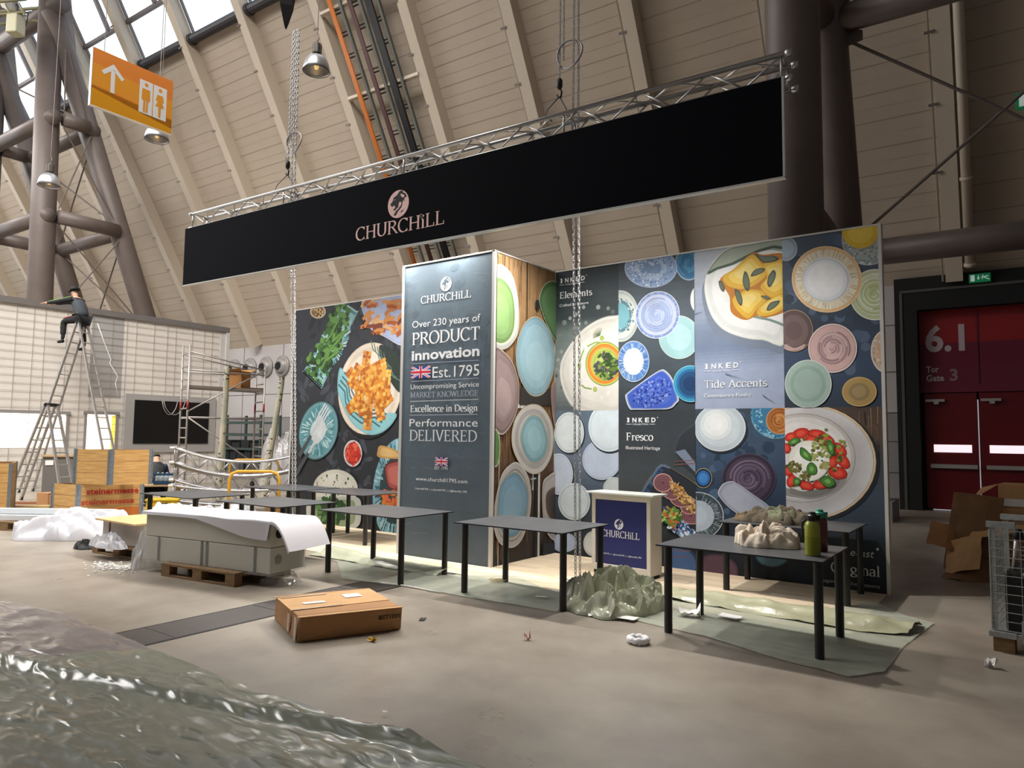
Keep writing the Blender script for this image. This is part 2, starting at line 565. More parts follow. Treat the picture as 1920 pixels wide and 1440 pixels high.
# a broad-nib serif alphabet: width, strokes, serifs (x, y, half length)
XH = 0.66
GL = {
    'C': (.78, [arc(.42, .5, .36, .52, 48, 312, 22)], [(.68, .9, 0, .12), (.68, .1, 0, .10)]),
    'H': (.86, [[(.16, 0), (.16, 1)], [(.70, 0), (.70, 1)], [(.16, .52), (.70, .52)]], [(.16, 0, .13), (.16, 1, .13), (.70, 0, .13), (.70, 1, .13)]),
    'U': (.84, [[(.15, 1), (.15, .34)] + arc(.42, .34, .27, .35, 180, 360) + [(.69, 1)]], [(.15, 1, .13), (.69, 1, .11)]),
    'R': (.80, [[(.16, 0), (.16, 1)], [(.16, .98), (.36, .98)] + arc(.36, .75, .24, .23, 90, -90) + [(.16, .52)], [(.38, .52), (.72, 0)]], [(.16, 0, .13), (.08, 1, .06), (.72, 0, .09)]),
    'L': (.68, [[(.16, 0), (.16, 1)], [(.16, .015), (.58, .015)]], [(.16, 1, .13), (.07, 0, .06), (.60, .12, 0, .13)]),
    'I': (.36, [[(.18, 0), (.18, 1)]], [(.18, 0, .13), (.18, 1, .13)]),
    'i': (.34, [[(.18, 0), (.18, XH)]], [(.18, 0, .12), (.12, XH, .07)]),
    'P': (.68, [[(.16, 0), (.16, 1)], [(.16, .98), (.36, .98)] + arc(.36, .73, .24, .25, 90, -90) + [(.16, .48)]], [(.16, 0, .13), (.08, 1, .06)]),
    'O': (.86, [arc(.43, .5, .37, .52, 0, 360, 30)], []),
    'D': (.86, [[(.16, 0), (.16, 1)], [(.16, .98), (.36, .98)] + arc(.36, .5, .42, .48, 90, -90, 18) + [(.16, .02)]], [(.08, 0, .06), (.08, 1, .06)]),
    'T': (.74, [[(.37, 0), (.37, 1)], [(.04, .98), (.70, .98)]], [(.37, 0, .14), (.05, .9, 0, .10), (.69, .9, 0, .10)]),
    'V': (.80, [[(.10, 1), (.40, 0)], [(.40, 0), (.70, 1)]], [(.10, 1, .12), (.70, 1, .11)]),
    'E': (.70, [[(.16, 0), (.16, 1)], [(.16, .98), (.56, .98)], [(.16, .52), (.48, .52)], [(.16, .02), (.60, .02)]], [(.08, 0, .06), (.08, 1, .06), (.56, .92, 0, .09), (.60, .1, 0, .10), (.48, .52, 0, .08)]),
    'F': (.64, [[(.16, 0), (.16, 1)], [(.16, .98), (.56, .98)], [(.16, .52), (.46, .52)]], [(.16, 0, .13), (.08, 1, .06), (.56, .91, 0, .10), (.46, .52, 0, .08)]),
    'M': (1.0, [[(.15, 0), (.15, 1)], [(.15, 1), (.49, .08)], [(.49, .08), (.84, 1)], [(.84, 0), (.84, 1)]], [(.15, 0, .11), (.10, 1, .08), (.84, 0, .13), (.90, 1, .08)]),
    'A': (.82, [[(.11, 0), (.41, 1)], [(.41, 1), (.71, 0)], [(.22, .34), (.60, .34)]], [(.11, 0, .11), (.71, 0, .12)]),
    'K': (.82, [[(.16, 0), (.16, 1)], [(.16, .42), (.64, 1)], [(.30, .58), (.72, 0)]], [(.16, 0, .13), (.16, 1, .13), (.64, 1, .10), (.72, 0, .11)]),
    'N': (.86, [[(.15, 0), (.15, 1)], [(.15, 1), (.70, 0)], [(.70, 0), (.70, 1)]], [(.15, 0, .12), (.09, 1, .08), (.70, 1, .13)]),
    'W': (1.14, [[(.09, 1), (.34, 0)], [(.34, 0), (.57, 1)], [(.57, 1), (.80, 0)], [(.80, 0), (1.04, 1)]], [(.09, 1, .11), (.57, 1, .08), (1.04, 1, .10)]),
    'G': (.86, [arc(.42, .5, .36, .52, 48, 330, 22), [(.70, 0.06), (.70, .42)]], [(.68, .9, 0, .12), (.70, .42, .11)]),
    'S': (.62, [arc(.30, .75, .20, .25, 30, 230, 12) + arc(.32, .25, .23, .26, 60, -150, 14)], [(.49, .88, 0, .1), (.10, .12, 0, .1)]),
    'x': (.56, [[(.10, XH), (.46, 0)], [(.46, XH), (.10, 0)]], [(.10, XH, .09), (.46, XH, .08), (.10, 0, .08), (.46, 0, .09)]),
    'c': (.54, [arc(.30, XH / 2, .24, .35, 50, 312, 18)], [(.47, .56, 0, .06)]),
    'e': (.56, [[(.08, .36), (.50, .36)] + arc(.30, XH / 2, .22, .35, 5, 312, 20)], []),
    'l': (.34, [[(.18, 0), (.18, 1.04)]], [(.18, 0, .12), (.12, 1.04, .07)]),
    'n': (.64, [[(.16, 0), (.16, XH)], [(.16, .48)] + arc(.33, .44, .17, .23, 150, 0, 10) + [(.50, 0)]], [(.16, 0, .11), (.10, XH, .06), (.50, 0, .11)]),
    's': (.46, [arc(.23, .49, .14, .17, 35, 235, 10) + arc(.24, .17, .16, .18, 60, -150, 10)], []),
    'g': (.58, [arc(.27, .42, .20, .24, 0, 360, 20), arc(.28, -.14, .24, .15, 0, 360, 18), [(.14, .22), (.18, .04), (.44, -.02)]], [(.48, .62, .07)]),
    'm': (.94, [[(.16, 0), (.16, XH)], [(.16, .48)] + arc(.31, .44, .16, .23, 150, 0, 10) + [(.47, 0)], [(.47, .48)] + arc(.62, .44, .16, .23, 150, 0, 10) + [(.78, 0)]], [(.16, 0, .10), (.10, XH, .06), (.47, 0, .10), (.78, 0, .10)]),
    't': (.40, [[(.18, .86), (.18, .12)] + arc(.28, .12, .10, .12, 180, 290, 6), [(.04, XH), (.34, XH)]], []),
    'd': (.62, [[(.46, 0), (.46, 1.04)], arc(.28, XH / 2, .21, .35, 20, 340, 18)], [(.40, 1.04, .07), (.52, 0, .07)]),
    'r': (.46, [[(.16, 0), (.16, XH)], [(.16, .46), (.28, .63), (.42, .62)]], [(.16, 0, .12), (.10, XH, .06), (.41, .57, 0, .06)]),
    'o': (.60, [arc(.30, XH / 2, .23, .35, 0, 360, 22)], []),
    'a': (.56, [arc(.26, .47, .17, .19, 160, 0, 8) + [(.43, .02)], arc(.24, .17, .17, .18, 60, 330, 12)], [(.48, 0, .06)]),
    ' ': (.34, [], []),
}


def nib(stroke, thick, thin):
    out = []
    for a, b in zip(stroke[:-1], stroke[1:]):
        dx, dy = b[0] - a[0], b[1] - a[1]
        l = math.hypot(dx, dy)
        if l < 1e-6:
            continue
        th = math.atan2(dy, dx)
        w = thin + (thick - thin) * abs(sin(th - radians(14)))
        if abs(dx) < 1e-6:
            w = thick
        nx, ny = -dy / l * w / 2, dx / l * w / 2
        ex, ey = dx / l * thin * .35, dy / l * thin * .35
        if len(stroke) == 2:
            ex = ey = 0
        out.append([(a[0] + nx - ex, a[1] + ny - ey), (b[0] + nx + ex, b[1] + ny + ey), (b[0] - nx + ex, b[1] - ny + ey), (a[0] - nx - ex, a[1] - ny - ey)])
    return out


def serif(txt, thick=0.135, thin=0.05, caps_i=0.0):
    P, x = [], 0.0
    for ch in txt:
        w, st, se = GL[ch]
        for s in st:
            P += [[(p[0] + x, p[1]) for p in q] for q in nib(s, thick, thin)]
        for s in se:
            if len(s) == 3:
                P.append([(x + s[0] - s[2], s[1] - thin * .5), (x + s[0] + s[2], s[1] - thin * .5), (x + s[0] + s[2], s[1] + thin * .5), (x + s[0] - s[2], s[1] + thin * .5)])
            else:
                P.append([(x + s[0] - thin * .6, s[1] - s[3]), (x + s[0] + thin * .6, s[1] - s[3]), (x + s[0] + thin * .6, s[1] + s[3]), (x + s[0] - thin * .6, s[1] + s[3])])
        if ch == 'i':
            P.append(arc(x + .18, .90, .075, .085, 0, 330, 11))
        x += w
    return P, x


def clip(poly, x0, y0, x1, y1):
    for ax, lim, sg in ((0, x0, 1), (0, x1, -1), (1, y0, 1), (1, y1, -1)):
        out = []
        for i, q in enumerate(poly):
            pr = poly[i - 1]
            a, b_ = (q[ax] - lim) * sg >= 0, (pr[ax] - lim) * sg >= 0
            if a != b_:
                t_ = (lim - pr[ax]) / (q[ax] - pr[ax])
                out.append((pr[0] + (q[0] - pr[0]) * t_, pr[1] + (q[1] - pr[1]) * t_))
            if a:
                out.append(q)
        poly = out
        if not poly:
            break
    return poly


def curve(pts, n=5):
    """closed smooth curve through points"""
    out, k = [], len(pts)
    for i in range(k):
        p0, p1, p2, p3 = pts[i - 1], pts[i], pts[(i + 1) % k], pts[(i + 2) % k]
        for j in range(n):
            t_ = j / n
            out.append(tuple(0.5 * (2 * p1[a] + (p2[a] - p0[a]) * t_ + (2 * p0[a] - 5 * p1[a] + 4 * p2[a] - p3[a]) * t_ ** 2 + (3 * p1[a] - p0[a] - 3 * p2[a] + p3[a]) * t_ ** 3) for a in (0, 1)))
    return out


class Print:
    """flat artwork on one panel; u along the panel, v upwards, in metres"""

    def __init__(s, org, ud, nrm, rect, tone=1.0):
        s.tone = tone
        s.o, s.u, s.n, s.r = Vector(org), Vector(ud), Vector(nrm), rect
        s.mb, s.k = MB(), 0

    def poly(s, pts, col, step=1):
        q = clip(list(pts), *s.r)
        s.k += max(step, 0.12)
        if len(q) < 3:
            return
        h = 0.001 + s.k * 0.00008
        s.mb.poly([s.o + s.u * a + Vector((0, 0, b_)) + s.n * h for a, b_ in q], 0, tuple(v * s.tone for v in lin(col)))

    def bands(s, stops):
        """vertical run of tones behind the picture: [(v, col)...] top down"""
        x0, _, x1, _ = s.r
        for (va, ca), (vb, cb) in zip(stops[:-1], stops[1:]):
            n = 6
            ca, cb = lin(ca), lin(cb)
            for i in range(n):
                a, b_ = va + (vb - va) * i / n, va + (vb - va) * (i + 1) / n
                m_ = tuple(ca[j] + (cb[j] - ca[j]) * (i + .5) / n for j in range(3))
                s.poly([(x0, b_), (x1, b_), (x1, a), (x0, a)], m_, 0)
        s.k += 1

    def ell(s, e, col, k=1.0, dx=0.0, dy=0.0, a0=0, a1=360, n=40):
        pts = [(e[0] + dx + k * (e[2] * cos(radians(a0 + (a1 - a0) * i / n)) + e[4] * sin(radians(a0 + (a1 - a0) * i / n))),
                e[1] + dy + k * (e[3] * cos(radians(a0 + (a1 - a0) * i / n)) + e[5] * sin(radians(a0 + (a1 - a0) * i / n)))) for i in range(n)]
        s.poly(pts, col)

    def rings(s, e, stops):
        for k, c_ in stops:
            s.ell(e, c_, k)

    def grad(s, e, k0, k1, c0, c1, n=7):
        c0, c1 = lin(c0), lin(c1)
        for i in range(n):
            f = (i + .5) / n
            s.ell(e, tuple(c0[j] + (c1[j] - c0[j]) * f for j in range(3)), k0 + (k1 - k0) * i / n)

    def blob(s, pts, stops, n=5):
        cv = curve(pts, n)
        cx, cy = sum(p[0] for p in pts) / len(pts), sum(p[1] for p in pts) / len(pts)
        for st in stops:
            k, c_ = st[0], st[1]
            dx, dy = (st[2], st[3]) if len(st) > 3 else (0, 0)
            s.poly([(cx + dx + (p[0] - cx) * k, cy + dy + (p[1] - cy) * k) for p in cv], c_)

    def rays(s, e, k0, k1, n, w, cols, jit=0.3, a0=0, a1=360):
        """streaks running outwards on a glazed rim"""
        for i in range(n):
            a = radians(a0 + (a1 - a0) * (i + random.uniform(-.4, .4)) / n)
            ka, kb = k0 + random.uniform(0, jit) * (k1 - k0), k1 - random.uniform(0, jit) * (k1 - k0)
            pa = [(e[0] + k * (e[2] * cos(t_) + e[4] * sin(t_)), e[1] + k * (e[3] * cos(t_) + e[5] * sin(t_))) for k, t_ in ((ka, a - w), (kb, a - w * 1.2), (kb, a + w * 1.2), (ka, a + w))]
            s.poly(pa, random.choice(cols), 0)
        s.k += 1

    def speck(s, e, n, r, cols, k=1.0, k0=0.0, asp=1.0, rot=None):
        """scatter of small marks inside an ellipse"""
        for i in range(n):
            a = random.uniform(0, 2 * pi)
            q = math.sqrt(random.uniform(k0 * k0, k * k))
            x = e[0] + q * (e[2] * cos(a) + e[4] * sin(a))
            y = e[1] + q * (e[3] * cos(a) + e[5] * sin(a))
            rr = r * random.uniform(.6, 1.4)
            th = random.uniform(0, pi) if rot is None else rot + random.uniform(-.5, .5)
            if rot == 'tan':
                th = a
            pts = []
            for j in range(7):
                b_ = 2 * pi * j / 7
                px, py = rr * asp * cos(b_), rr * sin(b_)
                pts.append((x + px * cos(th) - py * sin(th), y + px * sin(th) + py * cos(th)))
            s.poly(pts, random.choice(cols), 0.12)
        s.k += 1

    def swirl(s, e, cols, turns=5, w=0.03, k0=0.1, k1=0.9):
        n = int(turns * 22)
        for i in range(n):
            a, k = 2 * pi * turns * i / n, k0 + (k1 - k0) * i / n
            a2, k2 = 2 * pi * turns * (i + 1) / n, k0 + (k1 - k0) * (i + 1) / n
            P_ = [(e[0] + kk * (e[2] * cos(t_) + e[4] * sin(t_)), e[1] + kk * (e[3] * cos(t_) + e[5] * sin(t_))) for kk, t_ in ((k - w, a), (k + w, a), (k2 + w, a2), (k2 - w, a2))]
            s.poly(P_, cols[(i // 9) % len(cols)], 0)
        s.k += 1

    def line(s, pts, w, col, taper=False):
        for i, (a, b_) in enumerate(zip(pts[:-1], pts[1:])):
            dx, dy = b_[0] - a[0], b_[1] - a[1]
            l = math.hypot(dx, dy) or 1e-6
            wa, wb = (w * (1 - i / (len(pts) - 1)), w * (1 - (i + 1) / (len(pts) - 1))) if taper else (w, w)
            nx, ny = -dy / l / 2, dx / l / 2
            s.poly([(a[0] + nx * wa, a[1] + ny * wa), (b_[0] + nx * wb, b_[1] + ny * wb), (b_[0] - nx * wb, b_[1] - ny * wb), (a[0] - nx * wa, a[1] - ny * wa)], col, 0)
        s.k += 1

    def put(s, P, w, a, b_, h, col):
        """set lettering on the baseline from a to b_ with cap height h"""
        u0, u1, v = a[0], b_[0], a[1]
        f = (u1 - u0) / w
        for p in P:
            s.poly([(u0 + q[0] * f, v + q[1] * h) for q in p], col, 0)
        s.k += 1

    def text(s, txt, a, b_, h, col, bold=0.0):
        P, w = sans(txt, bold)
        s.put([[(x, y / 0.73) for x, y in p] for p in P], w, a, b_, h, col)

    def serif(s, txt, a, b_, h, col, thick=0.135, thin=0.05):
        P, w = serif(txt, thick, thin)
        s.put(P, w, a, b_, h, col)

    def logo(s, c_, R, pale, dark):
        """roundel with a lion's head"""
        s.poly([(c_[0] + R * .985 * cos(i * pi / 20), c_[1] + R * sin(i * pi / 20)) for i in range(40)], pale)
        for pts in LION:
            s.poly([(c_[0] + R * x, c_[1] + R * y) for x, y in pts], dark, 0)
        s.k += 1
        for pts in LION_PALE:
            s.poly([(c_[0] + R * x, c_[1] + R * y) for x, y in pts], pale, 0)
        s.k += 1

    def jack(s, x0, y0, x1, y1):
        """union flag"""
        r_ = s.r
        s.r = (max(x0, r_[0]), max(y0, r_[1]), min(x1, r_[2]), min(y1, r_[3]))
        w, h = x1 - x0, y1 - y0
        s.poly([(x0, y0), (x1, y0), (x1, y1), (x0, y1)], '#2b3a8c')
        for q, c_ in ((.20, '#f2f2f4'), (.07, '#d12340')):
            s.line([(x0, y0), (x1, y1)], h * q, c_)
            s.line([(x0, y1), (x1, y0)], h * q, c_)
        for q, c_ in ((.34, '#f2f2f4'), (.20, '#d12340')):
            s.line([(x0, y0 + h / 2), (x1, y0 + h / 2)], h * q, c_)
            s.line([(x0 + w / 2, y0), (x0 + w / 2, y1)], h * q, c_)
        s.r = r_

    def inked(s, a, b_, h, col='#f0f2f4'):
        """spaced bold headline with a ruled line of small type below"""
        u0, u1, v = a[0], b_[0], a[1]
        n = 5
        for i, ch in enumerate('INKED'):
            P, w = sans(ch, 0.03)
            cw = (u1 - u0) * (.055 if ch == 'I' else .135)
            x = u0 + (u1 - u0) * (i * .205 + (.045 if i == 0 else 0))
            s.put([[(px, y / .73) for px, y in p] for p in P], w, (x, v), (x + cw, v), h, col)
            if ch == 'I':
                s.poly([(x - cw * .35, v), (x + cw * .7, v), (x + cw * .7, v + h * .16), (x - cw * .35, v + h * .16)], col, 0)
                s.poly([(x - cw * .35, v + h * .84), (x + cw * .7, v + h * .84), (x + cw * .7, v + h), (x - cw * .35, v + h)], col, 0)
        s.poly([(u1 + h * .1 + h * .12 * cos(j), v + h + h * .12 * sin(j)) for j in range(6)], col, 0)
        y = v - h * .62
        s.text('COLLECTION', (u0 + (u1 - u0) * .22, y), (u0 + (u1 - u0) * .72, y), h * .36, col)
        for p, q in ((0, .18), (.76, .94)):
            s.line([(u0 + (u1 - u0) * p, y + h * .17), (u0 + (u1 - u0) * q, y + h * .17)], h * .09, col)

    def build(s, name, parent, m=None):
        return s.mb.build(name, m or PRINT, parent)


LION = [[(0.11,0.92),(0.38,0.92),(0.43,0.76),(0.65,0.65),(0.81,0.38),(0.65,0.38),(0.54,0.27),(0.65,0.05),(0.49,0.22),(0.43,0.11),(0.27,0.05),(0.16,0.16),(0,0),(-0.11,-0.22),(-0.27,-0.43),(-0.49,-0.38),(-0.38,-0.27),(-0.27,-0.22),(-0.32,-0.11),(-0.49,-0.05),(-0.54,-0.16),(-0.7,0),(-0.76,0.11),(-0.59,0.22),(-0.49,0.38),(-0.49,0.49),(-0.32,0.59),(-0.16,0.65),(-0.05,0.76)],
        [(0.16,0.05),(0.05,-0.22),(-0.27,-0.54),(-0.43,-0.76),(-0.22,-0.81),(0,-0.54),(0.32,-0.27),(0.43,0.11),(0.32,0.05),(0.22,-0.16),(-0.16,-0.49),(-0.05,-0.32),(0.16,0)],
        [(0.65,-0.27),(0.49,-0.49),(0.27,-0.54),(0.27,-0.7),(0.49,-0.54)],
        [(0,0.22),(0.05,0.05),(0,-0.22),(-0.32,-0.43),(-0.11,-0.16)]]
LION_PALE = [[(0.16,0.7),(0.38,0.65),(0.59,0.49),(0.49,0.43),(0.43,0.38),(0.27,0.49)], [(-0.43,0.32),(-0.32,0.38),(-0.27,0.38),(-0.32,0.32)], [(-0.49,-0.11),(-0.38,-0.05),(-0.32,-0.16),(-0.43,-0.22)]]

PRINT = bpy.data.materials.new('printed_fabric')
PRINT.use_nodes = True
t = PRINT.node_tree
b = t.nodes['Principled BSDF']
b.inputs['Roughness'].default_value = 0.55
b.inputs['Specular IOR Level'].default_value = 0.3
ca = t.nodes.new('ShaderNodeVertexColor')
ca.layer_name = 'print'
tcn = t.nodes.new('ShaderNodeTexCoord')
n1 = t.nodes.new('ShaderNodeTexNoise')
n1.inputs['Scale'].default_value = 2.2
n1.inputs['Detail'].default_value = 9
n1.inputs['Roughness'].default_value = 0.68
t.links.new(tcn.outputs['Object'], n1.inputs['Vector'])
r1 = t.nodes.new('ShaderNodeMapRange')
r1.inputs[1].default_value, r1.inputs[2].default_value = 0.3, 0.7
r1.inputs[3].default_value, r1.inputs[4].default_value = 0.86, 1.12
t.links.new(n1.outputs['Fac'], r1.inputs[0])
vm = t.nodes.new('ShaderNodeVectorMath')
vm.operation = 'SCALE'
t.links.new(ca.outputs['Color'], vm.inputs[0])
t.links.new(r1.outputs[0], vm.inputs['Scale'])
t.links.new(vm.outputs[0], b.inputs['Base Color'])
# ------------------------------------------------------------------ the stand: back wall of printed panels
WB, WH = 8.59, 4.0
edge = mat('wall_edge_profile', '#c9c7c2', 0.45, 0.3)
panel_back = mat('wall_panel_back', '#d8d6d2', 0.7)
bw = thing('exhibition_back_wall', 'tall back wall of the stand covered in printed tableware pictures', 'exhibition wall', (-5.44, WB, 0))
mb = MB()
mb.box(-5.96, 0.001, 0, 4.205, 0.10, WH)
mb.build('frame', panel_back, bw)
mb = MB()
mb.box(4.19, -0.012, 0, 4.225, 0.10, WH + 0.012)
mb.box(-5.985, -0.008, 0, -5.96, 0.10, WH + 0.012)
mb.box(-5.985, -0.008, WH, 4.225, 0.10, WH + 0.02)
mb.build('edge_profile', edge, bw)


def P_back(x0, x1, z0, z1, tone=1.0):
    # panel coordinates are hall metres; the part sits under the wall's base at (-5.44, 8.59)
    return Print((5.44, 0, 0), (1, 0, 0), (0, -1, 0), (x0, z0, x1, z1), tone)


C0, C1, C2, C3, C4 = -5.444, -4.428, -3.356, -2.271, -1.245
NAVY, SLATE = '#3a444d', '#525e66'
WHITE = '#eef0f1'

# ---- Elements, top of the first column
p = P_back(C0, C1, 2.0, WH, 0.82)
p.bands([(4.0, '#2b3339'), (3.3, '#3b4549'), (3.1, '#6d7775'), (2.4, '#8a9290'), (2.0, '#5c666a')])
e = (-4.644,2.644,0.564,-0.028,0.001,-0.628)
p.speck((-4.97,2.789,0.74,-0.043,0.004,-0.769), 90, 0.03, ['#7d8785', '#5a6465', '#98a09c'], 1)
p.blob([(-4.229,3.304),(-4.435,3.291),(-4.61,3.288),(-4.789,3.24),(-4.972,3.145),(-5.157,2.98),(-5.308,2.776),(-5.364,2.598),(-5.343,2.4),(-5.246,2.169),(-5.086,2.013),(-4.749,1.907),(-4.23,1.889)], [(1.0, '#b7b8b2'), (.975, '#e6e4dc'), (.93, '#d4d0c8'), (.86, '#dedad2', .01, -.01), (.7, '#e7e3dc', .02, -.02)])
p.line([(-4.716,2.934),(-4.788,2.939),(-4.915,2.891)], .02, '#8fae55')
p.line([(-4.952,2.869),(-4.997,2.791),(-5.025,2.696)], .02, '#8fae55')
p.line([(-5.046,2.567),(-5.046,2.503),(-5.038,2.47)], .02, '#8fae55')
p.line([(-5.004,2.357),(-4.949,2.315),(-4.84,2.296)], .02, '#7d9d48')
e = (-4.644,2.636,0.296,-0.015,0.001,-0.307)
p.rings(e, [(1.0, '#8aa34f'), (.95, '#c6cf6e'), (.9, '#e58a35'), (.78, '#f0a24d'), (.7, '#b9c462')])
e = (-4.618,2.611,0.196,-0.009,0.001,-0.212)
p.rings(e, [(1, '#a4b652'), (.9, '#bccb72')])
p.speck(e, 90, .022, ['#5f7d33', '#3f5c2a', '#7d9a4a', '#4e4a58', '#6b5a6e', '#39502b'], .85, asp=2.2)
for (x, y, r_) in [(-4.681,2.992,0.03),(-5.039,2.632,0.03),(-4.786,2.289,0.03)]:
    p.ell((x, y, r_, 0, 0, r_ * 1.1), '#8fa83e'); p.ell((x, y, r_ * .7, 0, 0, r_ * .8), '#b8c768')
for (x, y) in [(-5.033,2.438),(-4.582,2.233),(-4.933,2.852),(-4.487,2.981),(-4.687,2.173)]:
    p.poly([(x - .03, y - .02), (x + .02, y - .035), (x + .032, y + .02), (x - .02, y + .03)], '#efeee4')
for i in range(14):
    x, y = (-4.716,3.029)
    a = 1.2 + i * .17
    p.line([(x, y), (x + .11 * cos(a), y + .11 * sin(a))], .004, '#5e7a4d')
p.inked((-5.37,3.835), (-4.934,3.784), .065)
p.serif('Elements', (-5.368,3.609), (-4.834,3.61), .092, WHITE)
p.text('Crafted by Nature', (-5.365,3.489), (-4.894,3.487), .04, WHITE)
p.build('printed_panel', bw)

# ---- blue bowls, top of the second column
p = P_back(C1, C2, 2.0, WH, 0.76)
p.bands([(4.0, '#39434b'), (3.3, '#55616a'), (2.6, '#4a555e'), (2.0, '#3a434b')])
e = (-3.429,3.869,0.183,-0.025,-0.001,-0.224)
p.rings(e, [(1, '#9fb7cc'), (.92, '#3f7ba4')]); p.swirl(e, ['#2f6390', '#5793b8'], 6, .03, .1, .85)
e = (-3.961,3.878,0.377,-0.049,-0.001,-0.265)
p.rings(e, [(1, '#c2cde0'), (.97, '#8fa6cc'), (.62, '#a9bdda'), (.42, '#7d97bb')])
p.speck(e, 220, .012, ['#7f99c2', '#b9c9e2', '#6a86b0', '#d4deee'], .95)
e = (-4.4,3.273,0.272,-0.025,0,-0.353)
p.rings(e, [(1, '#d3d9d2'), (.96, '#b9c4c2'), (.86, '#d5dbd8'), (.62, '#5f8794'), (.5, '#7db7c4')])
p.speck(e, 120, .012, ['#4c7383', '#6f9aa8', '#c4d2d2'], .75, .5)
e = (-3.566,2.923,0.277,-0.02,-0.002,-0.282)
p.rings(e, [(1, '#d6e0d2'), (.97, '#a8d3d8'), (.6, '#b8dfe4')])
e = (-3.865,3.24,0.29,-0.126,-0.117,-0.288)
p.rings(e, [(1, '#e3e7f2'), (.97, '#8ea3d3'), (.86, '#c6d0ea'), (.74, '#aebde0')])
p.rays(e, .86, .98, 70, .02, ['#6f89c8', '#a9bbe4', '#7f97d0'])
p.swirl(e, ['#93a8d4', '#c9d4ee', '#a3b5de'], 8, .018, .05, .74)
e = (-4.205,2.645,0.232,-0.012,0,-0.276)
p.rings(e, [(1, '#dfe6f0'), (.97, '#6f97d2'), (.66, '#dfe5ea'), (.5, '#e9ecee')])
p.rays(e, .6, .97, 80, .025, ['#3f72bd', '#8fb2e2', '#5d8ed2', '#c6d8ee'], .4)
p.blob([(-4.323,2.173),(-4.281,2.233),(-4.047,2.386),(-3.836,2.506),(-3.748,2.502),(-3.647,2.379),(-3.57,2.141),(-3.602,2.076),(-3.727,2.001),(-4.163,2.002),(-4.264,2.019)], [(1, '#d5dcea'), (.95, '#8c9cc8'), (.91, '#4767cf'), (.7, '#5675d6')])
p.speck((-3.933,2.217,0.288,0.117,0.074,-0.151), 260, .014, ['#2f49b4', '#6f8be0', '#8fa6ea', '#243a96', '#4d6bd6'], .95)
e = (-3.413,2.32,0.231,-0.008,-0.002,-0.233)
p.rings(e, [(1, '#8fd0e2'), (.96, '#3d9cc4'), (.8, '#2a6da4'), (.66, '#22507f'), (.4, '#1d3f6e')])
p.ell((-3.31,3.388,0.096,-0.01,-0.002,-0.165), '#e6eaea')
p.build('printed_panel', bw)

# ---- Tide Accents, top of the third column
p = P_back(C2, C3, 2.0, WH, 0.78)
p.bands([(4.0, '#c3cad8'), (3.4, '#a3afc4'), (3.0, '#7f8ea6'), (2.75, '#7888a4'), (2.5, '#a0aecb'), (2.0, '#a9b5d0')])
p.blob([(-2.186,4.077),(-2.721,4.013),(-2.945,3.98),(-3.107,3.842),(-3.221,3.627),(-3.257,3.426),(-3.183,3.08),(-3.031,2.884),(-2.768,2.767),(-2.514,2.719),(-2.207,2.739)], [(1.0, '#7d899e')])
p.blob([(-2.185,4.125),(-2.72,4.063),(-2.945,3.988),(-3.107,3.867),(-3.209,3.676),(-3.223,3.457),(-3.147,3.178),(-2.997,2.981),(-2.767,2.865),(-2.513,2.812),(-2.206,2.825)], [(1, '#b9bfb4'), (.985, '#e9ecea'), (.9, '#dfe3e2'), (.8, '#eef0f0', .02, 0)])
p.blob([(-2.187,4.013),(-2.592,3.994),(-2.92,3.976),(-3.107,3.833),(-3.195,3.692),(-3.074,3.736),(-2.872,3.768),(-2.723,3.815),(-2.562,3.883),(-2.373,3.896),(-2.189,3.853)], [(1, '#939f93'), (.9, '#a9b4a6')])
p.line([(-3.177,3.706),(-3.065,3.752),(-2.872,3.785),(-2.723,3.84),(-2.561,3.899),(-2.372,3.928),(-2.249,3.894)], .035, '#4c6157')
p.line([(-2.635,3.115),(-2.541,3.083),(-2.447,3.058),(-2.355,3.018),(-2.264,2.971)], .03, '#7d9590')
p.blob([(-3.024,3.603),(-2.909,3.389),(-2.895,3.205),(-2.813,3.115),(-2.7,3.072),(-2.572,3.11),(-2.447,3.082),(-2.2,3.203),(-2.191,3.774),(-2.499,3.849),(-2.626,3.884),(-2.873,3.702)], [(1, '#c07c2a')])
def ravioli(pts):
    p.blob(pts, [(1, '#c98f2c'), (.95, '#e0b33c'), (.72, '#eccb62', .0, .01), (.45, '#f2da84', -.01, .02)], 4)
ravioli([(-2.626,3.875),(-2.5,3.735),(-2.422,3.676),(-2.503,3.54),(-2.712,3.45),(-2.925,3.508),(-2.999,3.634),(-2.856,3.716)])
ravioli([(-2.5,3.735),(-2.282,3.77),(-2.193,3.646),(-2.196,3.408),(-2.381,3.301),(-2.536,3.447),(-2.455,3.567)])
ravioli([(-2.679,3.447),(-2.505,3.411),(-2.459,3.293),(-2.571,3.191),(-2.684,3.079),(-2.829,3.215),(-2.876,3.352),(-2.761,3.423)])
ravioli([(-2.444,3.291),(-2.258,3.352),(-2.199,3.219),(-2.384,3.109),(-2.556,3.108),(-2.571,3.191)])
